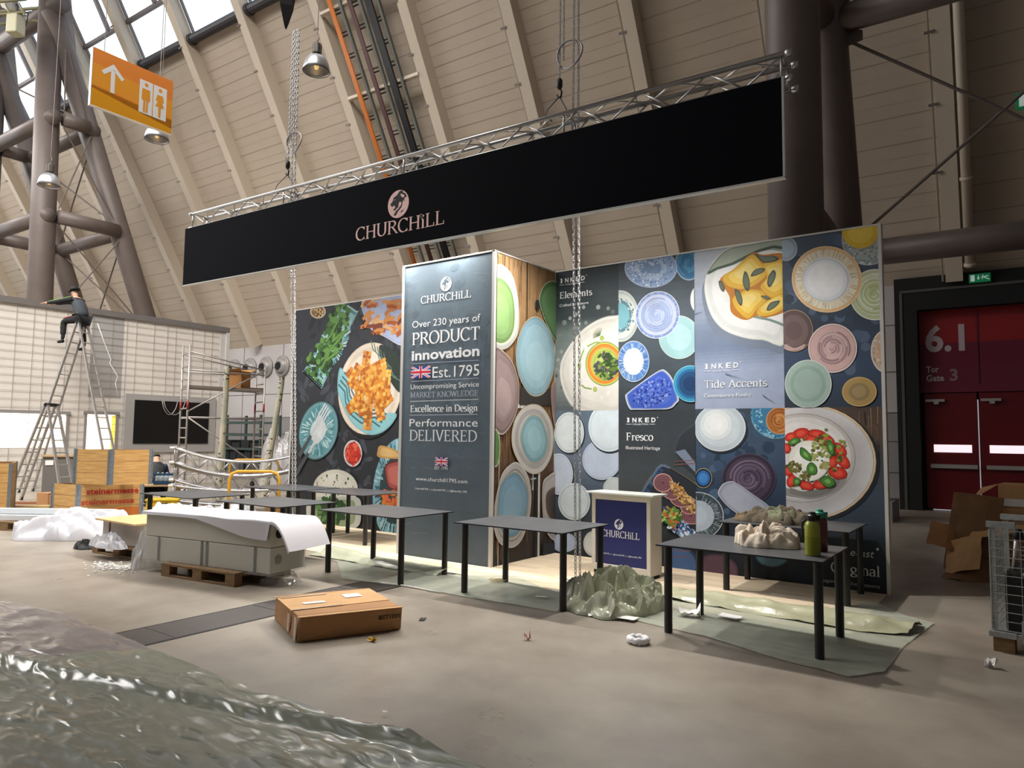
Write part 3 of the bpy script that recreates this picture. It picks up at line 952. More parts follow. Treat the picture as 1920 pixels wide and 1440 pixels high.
for pts in ([(-2.593,3.879),(-2.499,3.833),(-2.374,3.819),(-2.305,3.77),(-2.375,3.743),(-2.484,3.749),(-2.547,3.807)], [(-2.717,3.673),(-2.677,3.627),(-2.654,3.509),(-2.671,3.429),(-2.712,3.45),(-2.743,3.553)], [(-2.376,3.646),(-2.346,3.602),(-2.363,3.524),(-2.418,3.442),(-2.449,3.485),(-2.432,3.58)],
            [(-2.842,3.465),(-2.777,3.425),(-2.746,3.322),(-2.763,3.25),(-2.811,3.313)], [(-2.645,3.607),(-2.596,3.674),(-2.517,3.689),(-2.47,3.666),(-2.517,3.624),(-2.597,3.601)], [(-3.041,3.588),(-2.999,3.583),(-2.966,3.496),(-2.984,3.447),(-3.025,3.502)],
            [(-2.529,3.349),(-2.458,3.341),(-2.412,3.296),(-2.475,3.302)], [(-2.461,3.18),(-2.413,3.256),(-2.305,3.269),(-2.352,3.202),(-2.43,3.161)]):
    p.blob(pts, [(1, '#454f45'), (.75, '#66705f')], 3)
p.inked((-3.236,2.499), (-2.785,2.491), .065)
p.serif('Tide Accents', (-3.238,2.261), (-2.464,2.262), .09, WHITE)
p.text('Contemporary Fluidity', (-3.237,2.145), (-2.657,2.148), .045, WHITE)
for pts in ([(-2.522,2.161),(-2.46,2.112),(-2.399,2.079),(-2.384,2.063)], [(-3.373,3.199),(-3.303,3.218),(-3.233,3.228)], [(-2.969,2.434),(-2.87,2.397),(-2.741,2.36)]):
    p.line(pts, .012, '#6a7690', True)
p.build('printed_panel', bw)

# ---- plates on dark slate, top of the fourth column
p = P_back(C3, C4, 2.0, WH, 0.92)
p.bands([(4.0, '#4d5868'), (3.5, '#414c5c'), (3.0, '#35414f'), (2.5, '#3a4a63'), (2.0, '#2f3a48')])
p.speck((-1.734,3.172,0.488,-0.049,-0.017,-0.85), 70, .06, ['#4a5a72', '#38465a', '#52617a', '#323d4c'], 1)
e = (-2.227,3.883,0.127,-0.019,-0.002,-0.147)
p.rings(e, [(1, '#b9c4c6'), (.93, '#8a9db0'), (.7, '#9fb0c0')])
e = (-1.355,3.853,0.262,-0.04,-0.007,-0.285)
p.rings(e, [(1, '#bfc4c2'), (.97, '#8d989c'), (.8, '#a3abac')]); p.speck(e, 120, .012, ['#c9cccb', '#7d888c'], .95)
e = (-1.427,3.963,0.187,-0.031,-0.004,-0.197)
p.rings(e, [(1, '#cfb04a'), (.95, '#d9b53a'), (.7, '#e2c454')])
e = (-1.296,3.232,0.252,-0.027,-0.007,-0.284)
p.rings(e, [(1, '#d9dfd2'), (.96, '#b4bd9a'), (.82, '#c3cbb0'), (.6, '#b3bd92')]); p.swirl(e, ['#cdd3b4', '#a8b27e', '#d6dcc6'], 5, .03, .05, .85)
e = (-1.792,3.463,0.37,-0.101,-0.057,-0.374)
p.rings(e, [(1, '#e6cba6'), (.975, '#d9b384'), (.9, '#ddd3bb'), (.68, '#d8dcdc')])
p.rays(e, .66, .92, 130, .012, ['#c7a87c', '#f0ece0', '#e6dcc4', '#b7b59c', '#eee9da'], .5)
e = (-1.8,3.456,0.241,-0.066,-0.036,-0.241)
p.rings(e, [(1, '#c2c8d0'), (.95, '#dfe2e8'), (.8, '#e9ecf0'), (.5, '#eef0f3')])
e = (-2.152,2.899,0.212,-0.016,-0.004,-0.247)
p.rings(e, [(1, '#b59a78'), (.97, '#5b4c4c'), (.75, '#6f5d5c'), (.45, '#645252')])
p.blob([(-2.252,2.749),(-2.148,2.696),(-2.029,2.735),(-2.06,2.682),(-2.149,2.664),(-2.253,2.686)], [(1, '#b39a98')])
e = (-1.74,2.667,0.23,-0.132,-0.114,-0.246)
p.rings(e, [(1, '#e6d3cf'), (.96, '#b79d9c'), (.9, '#cba9a7'), (.66, '#b4989a'), (.4, '#c2a3a4')]); p.swirl(e, ['#a3888a', '#c9adac', '#97797d', '#d3b8b6'], 6, .028, .05, .72)
e = (-2.008,2.271,0.255,-0.009,-0.005,-0.279)
p.rings(e, [(1, '#c4d2ca'), (.96, '#9fb5ae'), (.76, '#8ea79f'), (.6, '#9ab2a9')])
e = (-1.473,2.167,0.175,-0.004,-0.004,-0.164)
p.rings(e, [(1, '#c4a671'), (.93, '#a98d58'), (.6, '#8f7c58'), (.4, '#a08b62')])
e = (-1.193,2.599,0.155,-0.009,-0.006,-0.239)
p.rings(e, [(1, '#d9cbbd'), (.93, '#bda999'), (.6, '#c79f7f')]); p.speck(e, 60, .012, ['#a97f62', '#d8c8ba'], .9)
p.build('printed_panel', bw)

# ---- white dishes, foot of the first column
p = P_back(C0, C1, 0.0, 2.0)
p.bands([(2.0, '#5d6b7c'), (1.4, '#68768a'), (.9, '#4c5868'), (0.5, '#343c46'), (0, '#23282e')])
def dish(e, rim, body, inner, k=.8):
    p.ell(e, '#2d343c', 1.04, .012, -.015)
    p.rings(e, [(1, rim), (.965, body), (k, inner)])
dish((-4.687,1.328,0.298,0.009,0.001,-0.272), '#c3cedd', '#a9b7cc', '#b9c6d9', .9)
dish((-4.574,1.772,0.318,0.001,0,-0.332), '#e3ebee', '#c9d8e2', '#d5e1e8', .85)
for k in (.7, .55, .4):
    p.ell((-4.513,1.827,0.255,-0.001,0,-0.232), '#c3d3de', k); p.ell((-4.513,1.827,0.255,-0.001,0,-0.232), '#d5e1e8', k - .015)
dish((-5.202,1.694,0.242,0.001,0.002,-0.284), '#e9ecea', '#c4d0d2', '#d7dfe2', .86)
dish((-5.374,1.107,0.241,0.01,0.002,-0.289), '#dfe3e8', '#b3bfd2', '#bfcadb', .88)
dish((-4.495,0.952,0.162,0.008,0,-0.15), '#d3dad9', '#b7c2c4', '#c2ccce')
dish((-5.272,0.164,0.207,0.02,0.001,-0.134), '#c3cddc', '#a3b2cc', '#aebcd4')
dish((-5.114,0.738,0.258,0.016,0.001,-0.254), '#e3e8e6', '#b3c2ca', '#c9d4da', .84)
dish((-4.807,0.193,0.154,0.015,0,-0.168), '#d9d8d2', '#bfc4c2', '#cfd2d0')
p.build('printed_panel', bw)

# ---- Fresco, foot of the second column
p = P_back(C1, C2, 0.0, 2.0)
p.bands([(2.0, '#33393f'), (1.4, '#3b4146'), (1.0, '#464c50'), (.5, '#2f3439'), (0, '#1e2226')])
p.inked((-4.315,1.837), (-3.872,1.841), .06)
p.serif('Fresco', (-4.315,1.598), (-3.924,1.603), .098, WHITE)
p.text('Illustrated Heritage', (-4.317,1.479), (-3.831,1.486), .047, WHITE)
p.blob([(-3.235,1.84),(-3.414,1.782),(-3.567,1.651),(-3.63,1.461),(-3.569,1.361),(-3.448,1.249),(-3.241,1.144)], [(1, '#4e565f'), (.97, '#2e343b')])
p.poly([(-3.622,1.461),(-3.492,1.493),(-3.343,1.31),(-3.344,1.196)], '#76849a')
p.line([(-3.631,1.337),(-3.342,1.364)], .01, '#7d4d47'); p.line([(-3.631,1.296),(-3.343,1.322)], .01, '#7d4d47')
p.blob([(-4.077,0.929),(-3.85,1.264),(-3.787,1.288),(-3.709,1.269),(-3.301,1.014),(-3.245,0.694),(-3.277,0.341),(-3.484,0.349),(-3.697,0.516),(-3.853,0.678)], [(1, '#8a7a55'), (.985, '#20242a'), (.93, '#2a2f37')])
p.line([(-4.073,0.936),(-3.85,1.261),(-3.787,1.284),(-3.693,1.255)], .03, '#5b6b86'); 
for i in range(40):
    f = i / 39
    x, y = (-4.06,0.93); x2, y2 = (-3.835,1.25)
    p.line([(x + (x2 - x) * f, y + (y2 - y) * f), (x + (x2 - x) * f + .06, y + (y2 - y) * f - .03)], .004, random.choice(['#3d5f8c', '#6f8db4', '#27405f']))
for e in ((-3.422,0.666,0.136,-0.024,-0.028,-0.098), (-3.444,0.793,0.112,-0.032,-0.039,-0.103), (-3.564,0.871,0.13,-0.05,-0.046,-0.094), (-3.679,0.965,0.126,-0.061,-0.059,-0.097), (-3.788,1.061,0.132,-0.015,-0.023,-0.119)):
    p.rings(e, [(1, '#cfa397'), (.93, '#a37474'), (.84, '#6d434c'), (.6, '#7d505a')])
    for k in (.7, .5, .3):
        p.ell(e, '#a9808a', k); p.ell(e, '#6d434c', k - .04)
p.speck((-3.571,0.957,0.062,0.044,0.112,-0.146), 130, .012, ['#c9a05f', '#e0c084', '#8a6238', '#b3853f'], 1)
p.speck((-3.436,0.822,0.062,0.044,0.085,-0.111), 80, .012, ['#c9a05f', '#e0c084', '#8a6238'], 1)
p.poly([(-3.805,0.769),(-3.727,0.629),(-3.336,0.321),(-3.334,0.476),(-3.543,0.557),(-3.758,0.757)], '#3d537a')
p.speck((-3.559,0.513,0.235,-0.153,-0.057,-0.072), 160, .014, ['#9fb5d4', '#dfe8f2', '#2f4a7c', '#5f80b4'], 1, asp=2)
p.speck((-3.681,0.647,0.123,0.009,0,-0.101), 90, .012, ['#5f8a3d', '#89ad55', '#3f6a2c', '#a9c46c', '#c9652f'], 1, asp=4)
p.line([(-3.727,0.673),(-3.681,0.575),(-3.651,0.506),(-3.605,0.481)], .016, '#c2602e')
p.blob([(-3.737,0.268),(-3.455,0.267),(-3.329,0.154),(-3.331,-0.013),(-3.577,-0.043),(-3.738,0.024)], [(1, '#2b3a52'), (.8, '#44608c')])
for y in (0, 35):
    p.line([(a, b_ - y * .0021) for a, b_ in [(-3.737,0.222),(-3.425,0.235)]], .009, '#8a5249')
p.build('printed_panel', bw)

# ---- purple plate and grey tray, foot of the third column
p = P_back(C2, C3, 0.0, 2.0, 0.92)
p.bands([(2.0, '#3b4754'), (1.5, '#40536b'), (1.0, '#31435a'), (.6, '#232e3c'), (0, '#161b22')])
p.speck((-2.869,1.351,0.545,0.017,-0.008,-0.708), 60, .06, ['#3d5370', '#2c3d53', '#4a6280'], 1)
e = (-2.376,1.925,0.299,-0.002,-0.005,-0.297)
p.rings(e, [(1, '#3d4a52'), (.97, '#5f93ac'), (.9, '#3d7ba0')]); p.speck(e, 130, .012, ['#7fb4cc', '#2d6288', '#9cc6d6'], .96, .55)
e = (-2.333,1.851,0.154,-0.001,-0.002,-0.16)
p.rings(e, [(1, '#cfa27f'), (.95, '#b06f38'), (.5, '#bf7f45')]); p.swirl(e, ['#8f5223', '#cf9255', '#a3632e'], 4, .05, .05, .9)
e = (-3.047,1.766,0.321,0.001,-0.002,-0.289)
p.ell(e, '#262e38', 1.03, .015, -.02)
p.rings(e, [(1, '#dfe5ea'), (.97, '#bcc8d2'), (.8, '#c9d3db')])
e = (-3.09,1.804,0.213,0.001,-0.002,-0.198)
p.rings(e, [(1, '#c2ccd4'), (.94, '#d9e0e4'), (.7, '#e6eaec'), (.4, '#eceff0')])
e = (-2.702,1.159,0.321,0.014,-0.004,-0.302)
p.rings(e, [(1, '#57495e'), (.97, '#33293a'), (.85, '#4a3d52'), (.6, '#554860')]); p.swirl(e, ['#6a5a72', '#3d3147', '#786a80'], 5, .03, .05, .75)
e = (-3.257,1.143,0.111,0.005,-0.001,-0.123)
p.rings(e, [(1, '#c2b48c'), (.95, '#1d2b3d'), (.75, '#2f6bb0'), (.5, '#4585c6')])
e = (-3.351,0.672,0.348,0.026,-0.002,-0.297)
p.rings(e, [(1, '#cfd6d9'), (.97, '#3f4e58'), (.66, '#b3c2d2'), (.4, '#bccad9')]); p.rays(e, .58, .97, 110, .012, ['#8fa0a9', '#26333c', '#b9c6cc', '#5b6c76'], .5)
p.blob([(-3.072,0.96),(-3.036,1.055),(-2.983,1.1),(-2.905,1.121),(-2.846,1.102),(-2.654,0.983),(-2.476,0.862),(-2.445,0.791),(-2.494,0.739),(-2.758,0.702),(-2.875,0.761),(-2.977,0.838)], [(1, '#c9cdd9'), (.95, '#858ca0'), (.9, '#9ea5b6'), (.8, '#a9b0c0')])
e = (-3.125,0.014,0.292,0.035,-0.002,-0.219)
p.rings(e, [(1, '#4d3646'), (.9, '#5d4454')])
e = (-2.436,0.306,0.205,0.021,-0.002,-0.154)
p.rings(e, [(1, '#3d5866'), (.9, '#5b7f90')])
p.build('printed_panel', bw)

# ---- salad plate and the season line, foot of the fourth column
p = P_back(C3, C4, 0.0, 2.0)
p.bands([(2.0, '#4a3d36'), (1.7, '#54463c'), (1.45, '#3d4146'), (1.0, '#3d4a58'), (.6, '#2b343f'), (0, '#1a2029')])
for i in range(26):
    x, y = (-1.504,1.902)
    x += random.uniform(-.05, .5); y += random.uniform(-.35, .12)
    p.line([(x, y), (x + random.uniform(-.02, .02), y - random.uniform(.1, .25))], .012, random.choice(['#6f5843', '#3d312a', '#806650', '#2e2621']))
e = (-2.071,1.379,0.749,0.023,-0.012,-0.657)
p.ell(e, '#20262d', 1.02, .02, -.02)
p.rings(e, [(1, '#c9a877'), (.985, '#d8d4cc'), (.975, '#b08c5c'), (.965, '#c6c5c6')])
p.grad(e, .95, .74, '#c9c8ca', '#b4b1b0', 5)
e2 = (-2.104,1.423,0.579,0.015,-0.009,-0.51)
p.rings(e2, [(1, '#8f8a86'), (.985, '#b9b5b2'), (.92, '#cfcccb'), (.8, '#d8d5d4')])
p.blob([(-2.281,1.077),(-2.111,1.038),(-1.883,1.097),(-1.675,1.263),(-1.618,1.204),(-1.737,1.058),(-1.96,0.967),(-2.174,0.97),(-2.283,0.996)], [(1, '#8f8d8a'), (.8, '#7d7a76')])
p.speck((-1.998,1.394,0.37,0.011,-0.006,-0.326), 60, .02, ['#6d7a34', '#8a9346', '#53602a'], 1, .7)
for (x, y, rx, ry, ro) in [(-2.099,1.704,0.1,0.06,0.3),(-1.917,1.69,0.11,0.06,-0.2),(-1.821,1.635,0.1,0.06,-0.6),(-1.684,1.528,0.09,0.055,-0.9),(-1.657,1.404,0.1,0.06,-1),(-1.711,1.27,0.1,0.07,-0.2),(-2.209,1.663,0.07,0.05,0.4),(-1.978,1.633,0.08,0.05,0),(-1.774,1.385,0.08,0.06,1),(-2.209,1.161,0.08,0.05,1.2),(-2.048,1.113,0.09,0.05,-0.3),(-1.897,1.128,0.08,0.05,0.1),(-2.258,1.532,0.05,0.06,0.1),(-2.239,1.273,0.06,0.06,0.5)]:
    for k, c_ in ((1, '#a3231c'), (.85, '#cc3626'), (.5, '#dd5440')):
        p.poly([(x + k * (rx * cos(a) * cos(ro) - ry * sin(a) * sin(ro)), y + k * (rx * cos(a) * sin(ro) + ry * sin(a) * cos(ro))) for a in [i * pi / 8 for i in range(16)]], c_)
p.speck((-1.801,1.51,0.175,0.003,-0.005,-0.252), 50, .02, ['#5f6f30', '#87913f', '#49552a'], 1)
e = (-2.016,1.393,0.225,0.007,-0.004,-0.233)
p.rings(e, [(1, '#c9c8bd'), (.96, '#e6e5dc'), (.75, '#f1f0ea')])
p.speck((-1.89,1.508,0.111,0.002,-0.003,-0.127), 60, .018, ['#6d7a3a', '#8f9a4c', '#4f5c2e', '#a3a762'], 1)
p.speck((-2.168,1.316,0.085,0.003,-0.001,-0.064), 50, .016, ['#6d6a3a', '#4f4c28', '#8f8a4c'], 1)
p.speck((-2.054,1.216,0.046,0.002,-0.001,-0.064), 26, .016, ['#6d6a3a', '#4f4c28', '#8f8a4c'], 1)
p.speck((-1.841,1.343,0.051,0.002,-0.001,-0.039), 20, .016, ['#8f8a4c', '#a8a46a'], 1)
for pts in ([(-2.102,1.543),(-2.049,1.528),(-1.996,1.465),(-1.983,1.394),(-2.036,1.4),(-2.104,1.455)], [(-2.029,1.345),(-1.983,1.378),(-1.931,1.332),(-1.932,1.253),(-2.001,1.234),(-2.038,1.273)], [(-1.822,1.588),(-1.784,1.628),(-1.741,1.566),(-1.751,1.464),(-1.801,1.494)],
            [(-1.904,1.175),(-1.836,1.233),(-1.763,1.205),(-1.742,1.136),(-1.824,1.101)], [(-2.238,1.598),(-2.162,1.655),(-2.101,1.632),(-2.148,1.583),(-2.211,1.566)], [(-2.186,1.178),(-2.124,1.197),(-2.109,1.134),(-2.171,1.107)]):
    p.blob(pts, [(1, '#2f5a26'), (.85, '#4c8238'), (.4, '#7fae5c')], 4)
P_, w_ = sans('Stonecast', 0.0)
P_ = [[(x + y * .25, y / .73) for x, y in q] for q in P_]
p.put(P_, w_ + .2, (-1.816,0.374), (-1.349,0.427), .085, '#d6d6d6')
p.ell((-1.329,0.471,0.014,0.001,0,-0.015), '#d6d6d6')
p.serif('Original', (-1.801,0.18), (-1.309,0.228), .105, '#d6d6d6')
p.text('Inspired by the Seasons', (-1.91,0.058), (-1.316,0.111), .042, '#b9b9b9')
p.build('printed_panel', bw)

# ---- food on dark stone, the length of wall behind the small room's far side
p = P_back(-11.395, -8.2, 0.0, WH, 0.6)
p.bands([(4.0, '#363a44'), (3.0, '#30343c'), (2.0, '#2a2e35'), (0, '#22252b')])
p.speck((-9.795,2.524,1.504,-0.05,0.076,-1.838), 200, .05, ['#3d424c', '#2c3037', '#474c55', '#25282e'], 1, asp=2.5)
e = (-10.717,3.923,0.228,-0.021,0.006,-0.131)
p.rings(e, [(1, '#d8c6ae'), (.8, '#8a5c34')]); p.speck(e, 30, .02, ['#c9a85f', '#3f2c30', '#dfc98c'], .7)
p.blob([(-11.073,2.813),(-11.053,2.847),(-10.545,3.43),(-10.026,3.981),(-9.946,3.994),(-9.645,3.836),(-9.624,3.794),(-10.071,3.175),(-10.512,2.507),(-10.563,2.481),(-10.825,2.628)], [(1, '#a9cfcf'), (.96, '#5d8f96'), (.9, '#93c4c6'), (.75, '#a7d2d2')], 4)
p.rays((-10.318,3.242,0.364,-0.15,-0.489,-0.616), .55, .95, 90, .02, ['#5d969c', '#c2e0de', '#7fb5b8'])
for (x, y, r_, n) in [(-10.096,3.738,0.3,60),(-10.24,3.562,0.2,30),(-10.41,3.334,0.22,50),(-10.227,3.253,0.2,40),(-10.627,2.932,0.34,80),(-10.474,3.028,0.22,40)]:
    p.speck((x, y, r_, 0, 0, r_), n, .05, ['#2f4f2a', '#4c7a35', '#1f3a1e', '#6a9a4a', '#3d6a30'], 1)
for pts in ([(-10.569,2.825),(-10.398,3.058),(-10.278,3.256)], [(-10.476,3.062),(-10.227,3.253),(-9.982,3.44)], [(-10.42,2.99),(-10.219,3.082),(-10.095,3.143)], [(-10.281,3.325),(-10.058,3.446),(-9.862,3.515)], [(-10.462,3.337),(-10.337,3.432),(-10.192,3.627),(-10.073,3.788)]):
    p.line(pts, .06, '#56833a'); p.line(pts, .025, '#74a050')
p.blob([(-9.46,4.032),(-9.408,3.661),(-9.25,3.467),(-8.932,3.323),(-8.397,3.165),(-8.425,4.051)], [(1, '#d3d8ea'), (.94, '#a9b6dc'), (.86, '#b9c6e6')])
for i in range(46):
    x, y = (-8.835,3.773)
    x += random.uniform(-.62, .55); y += random.uniform(-.42, .3) - .0
    a = random.uniform(-.4, .9)
    p.line([(x - .12 * cos(a), y - .12 * sin(a)), (x, y + .02), (x + .12 * cos(a), y + .1 * sin(a))], random.uniform(.05, .09), random.choice(['#d98a4a', '#e8a562', '#b8602f', '#f0be86', '#8a4526', '#e39a55']))
e = (-9.267,2.432,0.789,-0.1,-0.132,-0.799)
p.ell(e, '#14161a', 1.03, .03, -.05)
p.rings(e, [(1, '#cdbfa8'), (.985, '#e3d7c6'), (.9, '#d8cab6'), (.8, '#e6dccd')])
p.blob([(-10.031,2.835),(-9.798,2.591),(-9.79,2.391),(-9.684,2.19),(-9.531,1.959),(-9.201,1.925),(-8.885,1.986),(-8.576,1.983),(-8.701,1.796),(-8.963,1.654),(-9.283,1.635),(-9.67,1.829),(-9.926,2.128),(-10.09,2.466)], [(1, '#7fb4bc'), (.96, '#8fc6cc')])
for j in range(4):
    pts = [(a + .05 * j, b_ + .07 * j) for a, b_ in [(-10.068,2.533),(-9.888,2.394),(-9.855,2.193),(-9.675,1.96),(-9.431,1.828),(-9.153,1.86),(-8.967,1.765)]]
    p.line(pts, .03, '#3d6a74')
p.blob([(-9.027,3.175),(-8.745,3.093),(-8.509,2.858),(-8.493,2.356),(-8.725,2.52),(-8.869,2.812),(-8.986,2.914)], [(1, '#26332e')])
for j in range(5):
    p.line([(a - .08 * j, b_ + .06 * j) for a, b_ in [(-8.516,2.544),(-8.684,2.614),(-8.734,2.774),(-8.871,2.876),(-8.922,3.039)]], .02, '#5d7a6c')
CORN = ['#d98a2c', '#e8a544', '#c2701f', '#f0bb5c', '#b8641c']
for (x, y, l, a) in [(-9.592,2.517,0.62,-0.9),(-9.374,2.788,0.75,1.4),(-9.095,2.791,0.6,0.3),(-9.064,2.564,0.7,0.75),(-9.453,2.382,0.7,1),(-9.609,2.716,0.5,1),(-9.255,2.118,0.75,1.5),(-9.027,2.179,0.72,-1.25),(-8.848,2.207,0.5,0.6),(-9.226,2.57,0.5,1.2),(-8.836,2.492,0.6,1.5),(-9.443,2.121,0.5,-1.3),(-8.966,2.369,0.5,-1.2),(-9.612,2.189,0.4,0.7)]:
    for q in range(int(l / .065)):
        f = (q / (l / .065) - .5) * l
        cx, cy = x + f * cos(a), y + f * sin(a)
        for r2 in (-1, 0, 1):
            ox, oy = -sin(a) * r2 * .065, cos(a) * r2 * .065
            p.poly([(cx + ox + .045 * cos(j * pi / 3 + a), cy + oy + .04 * sin(j * pi / 3 + a)) for j in range(6)], random.choice(CORN), .1)
    p.k += 1
e = (-10.583,1.693,0.538,-0.071,-0.149,-0.537)
p.rings(e, [(1, '#3d6068'), (.96, '#6f9ea6'), (.86, '#5d9aa4'), (.4, '#cfe0e0'), (.25, '#dce6e6')])
p.rays(e, .38, .9, 120, .02, ['#3f7a86', '#a5d0d4', '#c9e2e2', '#5b98a2'], .55)
def fork(a, b_):
    dx, dy = b_[0] - a[0], b_[1] - a[1]
    l = math.hypot(dx, dy); ux, uy = dx / l, dy / l; px, py = -uy, ux
    q = lambda s_, o_: (a[0] + dx * s_ + px * o_, a[1] + dy * s_ + py * o_)
    p.poly([q(0, -.05), q(0, .05), q(.45, .035), q(.45, -.035)], '#4c5054')
    p.poly([q(.42, -.03), q(.42, .03), q(.62, .03), q(.70, .10), q(.78, .11), q(.78, -.11), q(.70, -.10), q(.62, -.03)], '#cfd3d6')
    for o_ in (-.09, -.03, .03, .09):
        p.line([q(.77, o_), q(1.0, o_)], .032, '#dde0e2')
fork((-11.1,1.21), (-10.329,2.134))
fork((-11.16,0.889), (-10.391,1.802))
e = (-9.624,1.297,0.237,0.006,0.01,-0.233)
p.rings(e, [(1, '#e6e0e0'), (.93, '#d3cbcc'), (.84, '#9c2420')]); p.speck(e, 90, .04, ['#d93d2c', '#b8261e', '#ee6a4c', '#c9301f'], .76)
e = (-10.07,0.652,0.604,0.031,0.015,-0.348)
p.rings(e, [(1, '#b9c0b0'), (.97, '#d9d6c8'), (.8, '#e2dfd4')]); p.speck(e, 40, .02, ['#8a8a70', '#3f5c30'], .9)
p.blob([(-10.842,0.288),(-10.613,0.471),(-10.153,0.499),(-9.474,0.539),(-9.372,0.322),(-9.454,0.03),(-10.077,-0.087),(-10.689,-0.106)], [(1, '#c2c4ba'), (.8, '#8fa07c')])
p.speck((-10.143,0.268,0.344,0.024,0.009,-0.196), 80, .05, ['#2f5a2c', '#5b8a44', '#244522'], 1, asp=2)
e = (-8.536,0.748,0.563,-0.013,-0.098,-0.859)
p.rings(e, [(1, '#1f3238'), (.97, '#7fb0bc'), (.7, '#2c4148')]); p.rays(e, .6, .97, 130, .02, ['#3d6a78', '#a9d0d6', '#24404a', '#6fa3b0'], .5)
p.blob([(-8.998,1.353),(-8.911,1.449),(-8.513,1.364),(-8.423,1.243),(-8.949,1.244)], [(1, '#c79a58'), (.7, '#dcb676')])
p.blob([(-8.81,1.107),(-8.637,1.19),(-8.421,1.181),(-8.322,0.728),(-8.665,0.71),(-8.78,0.89)], [(1, '#5d2f2a'), (.85, '#a8504a'), (.6, '#c26a60')])
p.speck((-8.66,0.587,0.257,0.015,0.005,-0.153), 50, .04, ['#c98a2f', '#8a3d2a', '#d8683c'], 1)
p.build('printed_panel', bw)

# ------------------------------------------------------------------ the small room standing out from the wall
YC, XC, XM = 7.132, -5.444, -7.07
cb = thing('stand_storage_room', 'dark printed storage room with a slogan front and a wood and plate side', 'exhibition wall', (XM, YC, 0))
mb = MB()
mb.box(0.02, 0.02, 0, XC - XM - 0.002, WB - YC - 0.012, WH - 0.01)
mb.build('frame', panel_back, cb)
mb = MB()
for x in (0.0, XC - XM - 0.03):
    mb.box(x, -0.012, 0, x + 0.042, 0.03, WH + 0.01)
mb.box(0, -0.012, WH - 0.005, XC - XM + 0.01, 0.03, WH + 0.015)
mb.box(XC - XM - 0.02, 0, WH - 0.005, XC - XM + 0.012, WB - YC - 0.015, WH + 0.012)
mb.build('edge_profile', edge, cb)
p = Print((-XM, 0, 0), (1, 0, 0), (0, -1, 0), (XM + .04, 0.0, XC - .03, WH - .005))
p.bands([(4.0, '#5d6d79'), (0, '#4d5862')])  # lighter top stands for lamplight from above, put into the backdrop colour
p.speck((-6.234,3.132,0.786,-0.066,0.033,-1.337), 70, .05, ['#5f6f7a', '#54636e', '#5a6974', '#51606a'], 1, asp=1.6)
for i in range(26):
    x, y = random.uniform(XM, XC), random.uniform(.3, 3.95)
    p.line([(x, y), (x + random.uniform(-.3, .3), y + random.uniform(-.05, .05))], .003, '#7f8e99')
p.logo((-6.26,3.664), .098, '#f0f2f4', '#4d5b66')
p.serif('CHURCHiLL', (-6.713,3.441), (-5.815,3.426), .097, WHITE, .13, .05)
p.text('Over 230 years of', (-6.861,3.113), (-5.661,3.098), .10, WHITE)
p.serif('PRODUCT', (-6.862,2.877), (-5.657,2.874), .163, WHITE, .14, .05)
p.text('innovation', (-6.856,2.662), (-5.66,2.657), .14, WHITE, .028)
p.line([(-6.856,2.616),(-5.663,2.602)], .006, '#aeb8d8')
x0, y0 = (-6.861,2.41); x1, y1 = (-6.498,2.583)
p.jack(x0, y0, x1, y0 + (y1 - y0) * .94)
p.text('Est.1795', (-6.461,2.405), (-5.659,2.404), .155, WHITE)
p.line([(-6.853,2.369),(-5.664,2.372)], .006, '#b4bcd4')
p.text('Uncompromising Service', (-6.856,2.262), (-5.66,2.261), .07, WHITE)
p.serif('MARKET KNOWLEDGE', (-6.857,2.145), (-5.662,2.15), .07, '#aeb9c4', .11, .04)
p.line([(-6.855,2.093),(-5.661,2.099)], .007, '#d8dcd8')
p.serif('Excellence in Design', (-6.852,1.949), (-5.666,1.951), .086, WHITE, .16, .055)
p.line([(-6.858,1.904),(-5.663,1.907)], .007, '#c2c8d4')
p.text('Performance', (-6.855,1.75), (-5.661,1.762), .108, WHITE)
p.serif('DELIVERED', (-6.854,1.559), (-5.663,1.573), .142, '#dfe3e8', .12, .045)
x0, y0 = (-6.372,1.232); x1, y1 = (-6.149,1.345)
p.jack(x0, y0, x1, y1)
p.text('EST. 1795', (-6.375,1.186), (-6.147,1.193), .038, WHITE)
p.text('www.churchill1795.com', (-6.71,1.023), (-5.811,1.039), .052, WHITE)
p.text('f churchill1795  |  o churchill1795  |  o @churchill_1795', (-6.711,0.905), (-5.817,0.923), .024, WHITE, .012)
p.build('printed_front', cb)

# side wall: plates on a wooden board
WOOD = ['#9c7950', '#8a6743', '#ad8a60', '#7d5c3c', '#b3926a']
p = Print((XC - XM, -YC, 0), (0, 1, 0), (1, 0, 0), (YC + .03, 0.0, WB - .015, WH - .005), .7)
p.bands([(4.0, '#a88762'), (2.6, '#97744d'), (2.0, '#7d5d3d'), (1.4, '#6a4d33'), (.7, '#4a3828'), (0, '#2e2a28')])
for i in range(240):
    y, z = random.uniform(YC, WB), random.uniform(0, 4)
    l = random.uniform(.2, .9)
    c_ = random.choice(WOOD) if z > 1.6 else random.choice(['#6a4d33', '#54402d', '#7d5c3c', '#3d3026', '#8a6743'])
    p.line([(y, z), (y + random.uniform(-.02, .02), z + l)], random.uniform(.004, .014), c_)
p.line([(7.838,4.017),(7.844,3.223)], .022, '#3f2c1e')
p.poly([(7.684,2.042),(7.705,2.309),(8.077,2.195),(8.586,2.381),(8.59,2.079)], '#332e2b')
def oval(pts, stops):
    p.blob(pts, stops)
oval([(6.961,3.239),(7.043,3.694),(7.145,3.815),(7.276,3.841),(7.474,3.763),(7.591,3.575),(7.655,3.286),(7.64,3.016),(7.517,2.853),(7.347,2.754),(7.157,2.748),(7.015,2.909)], [(1, '#cfc6b2'), (.97, '#b9c0c0'), (.9, '#d6d2c6')])
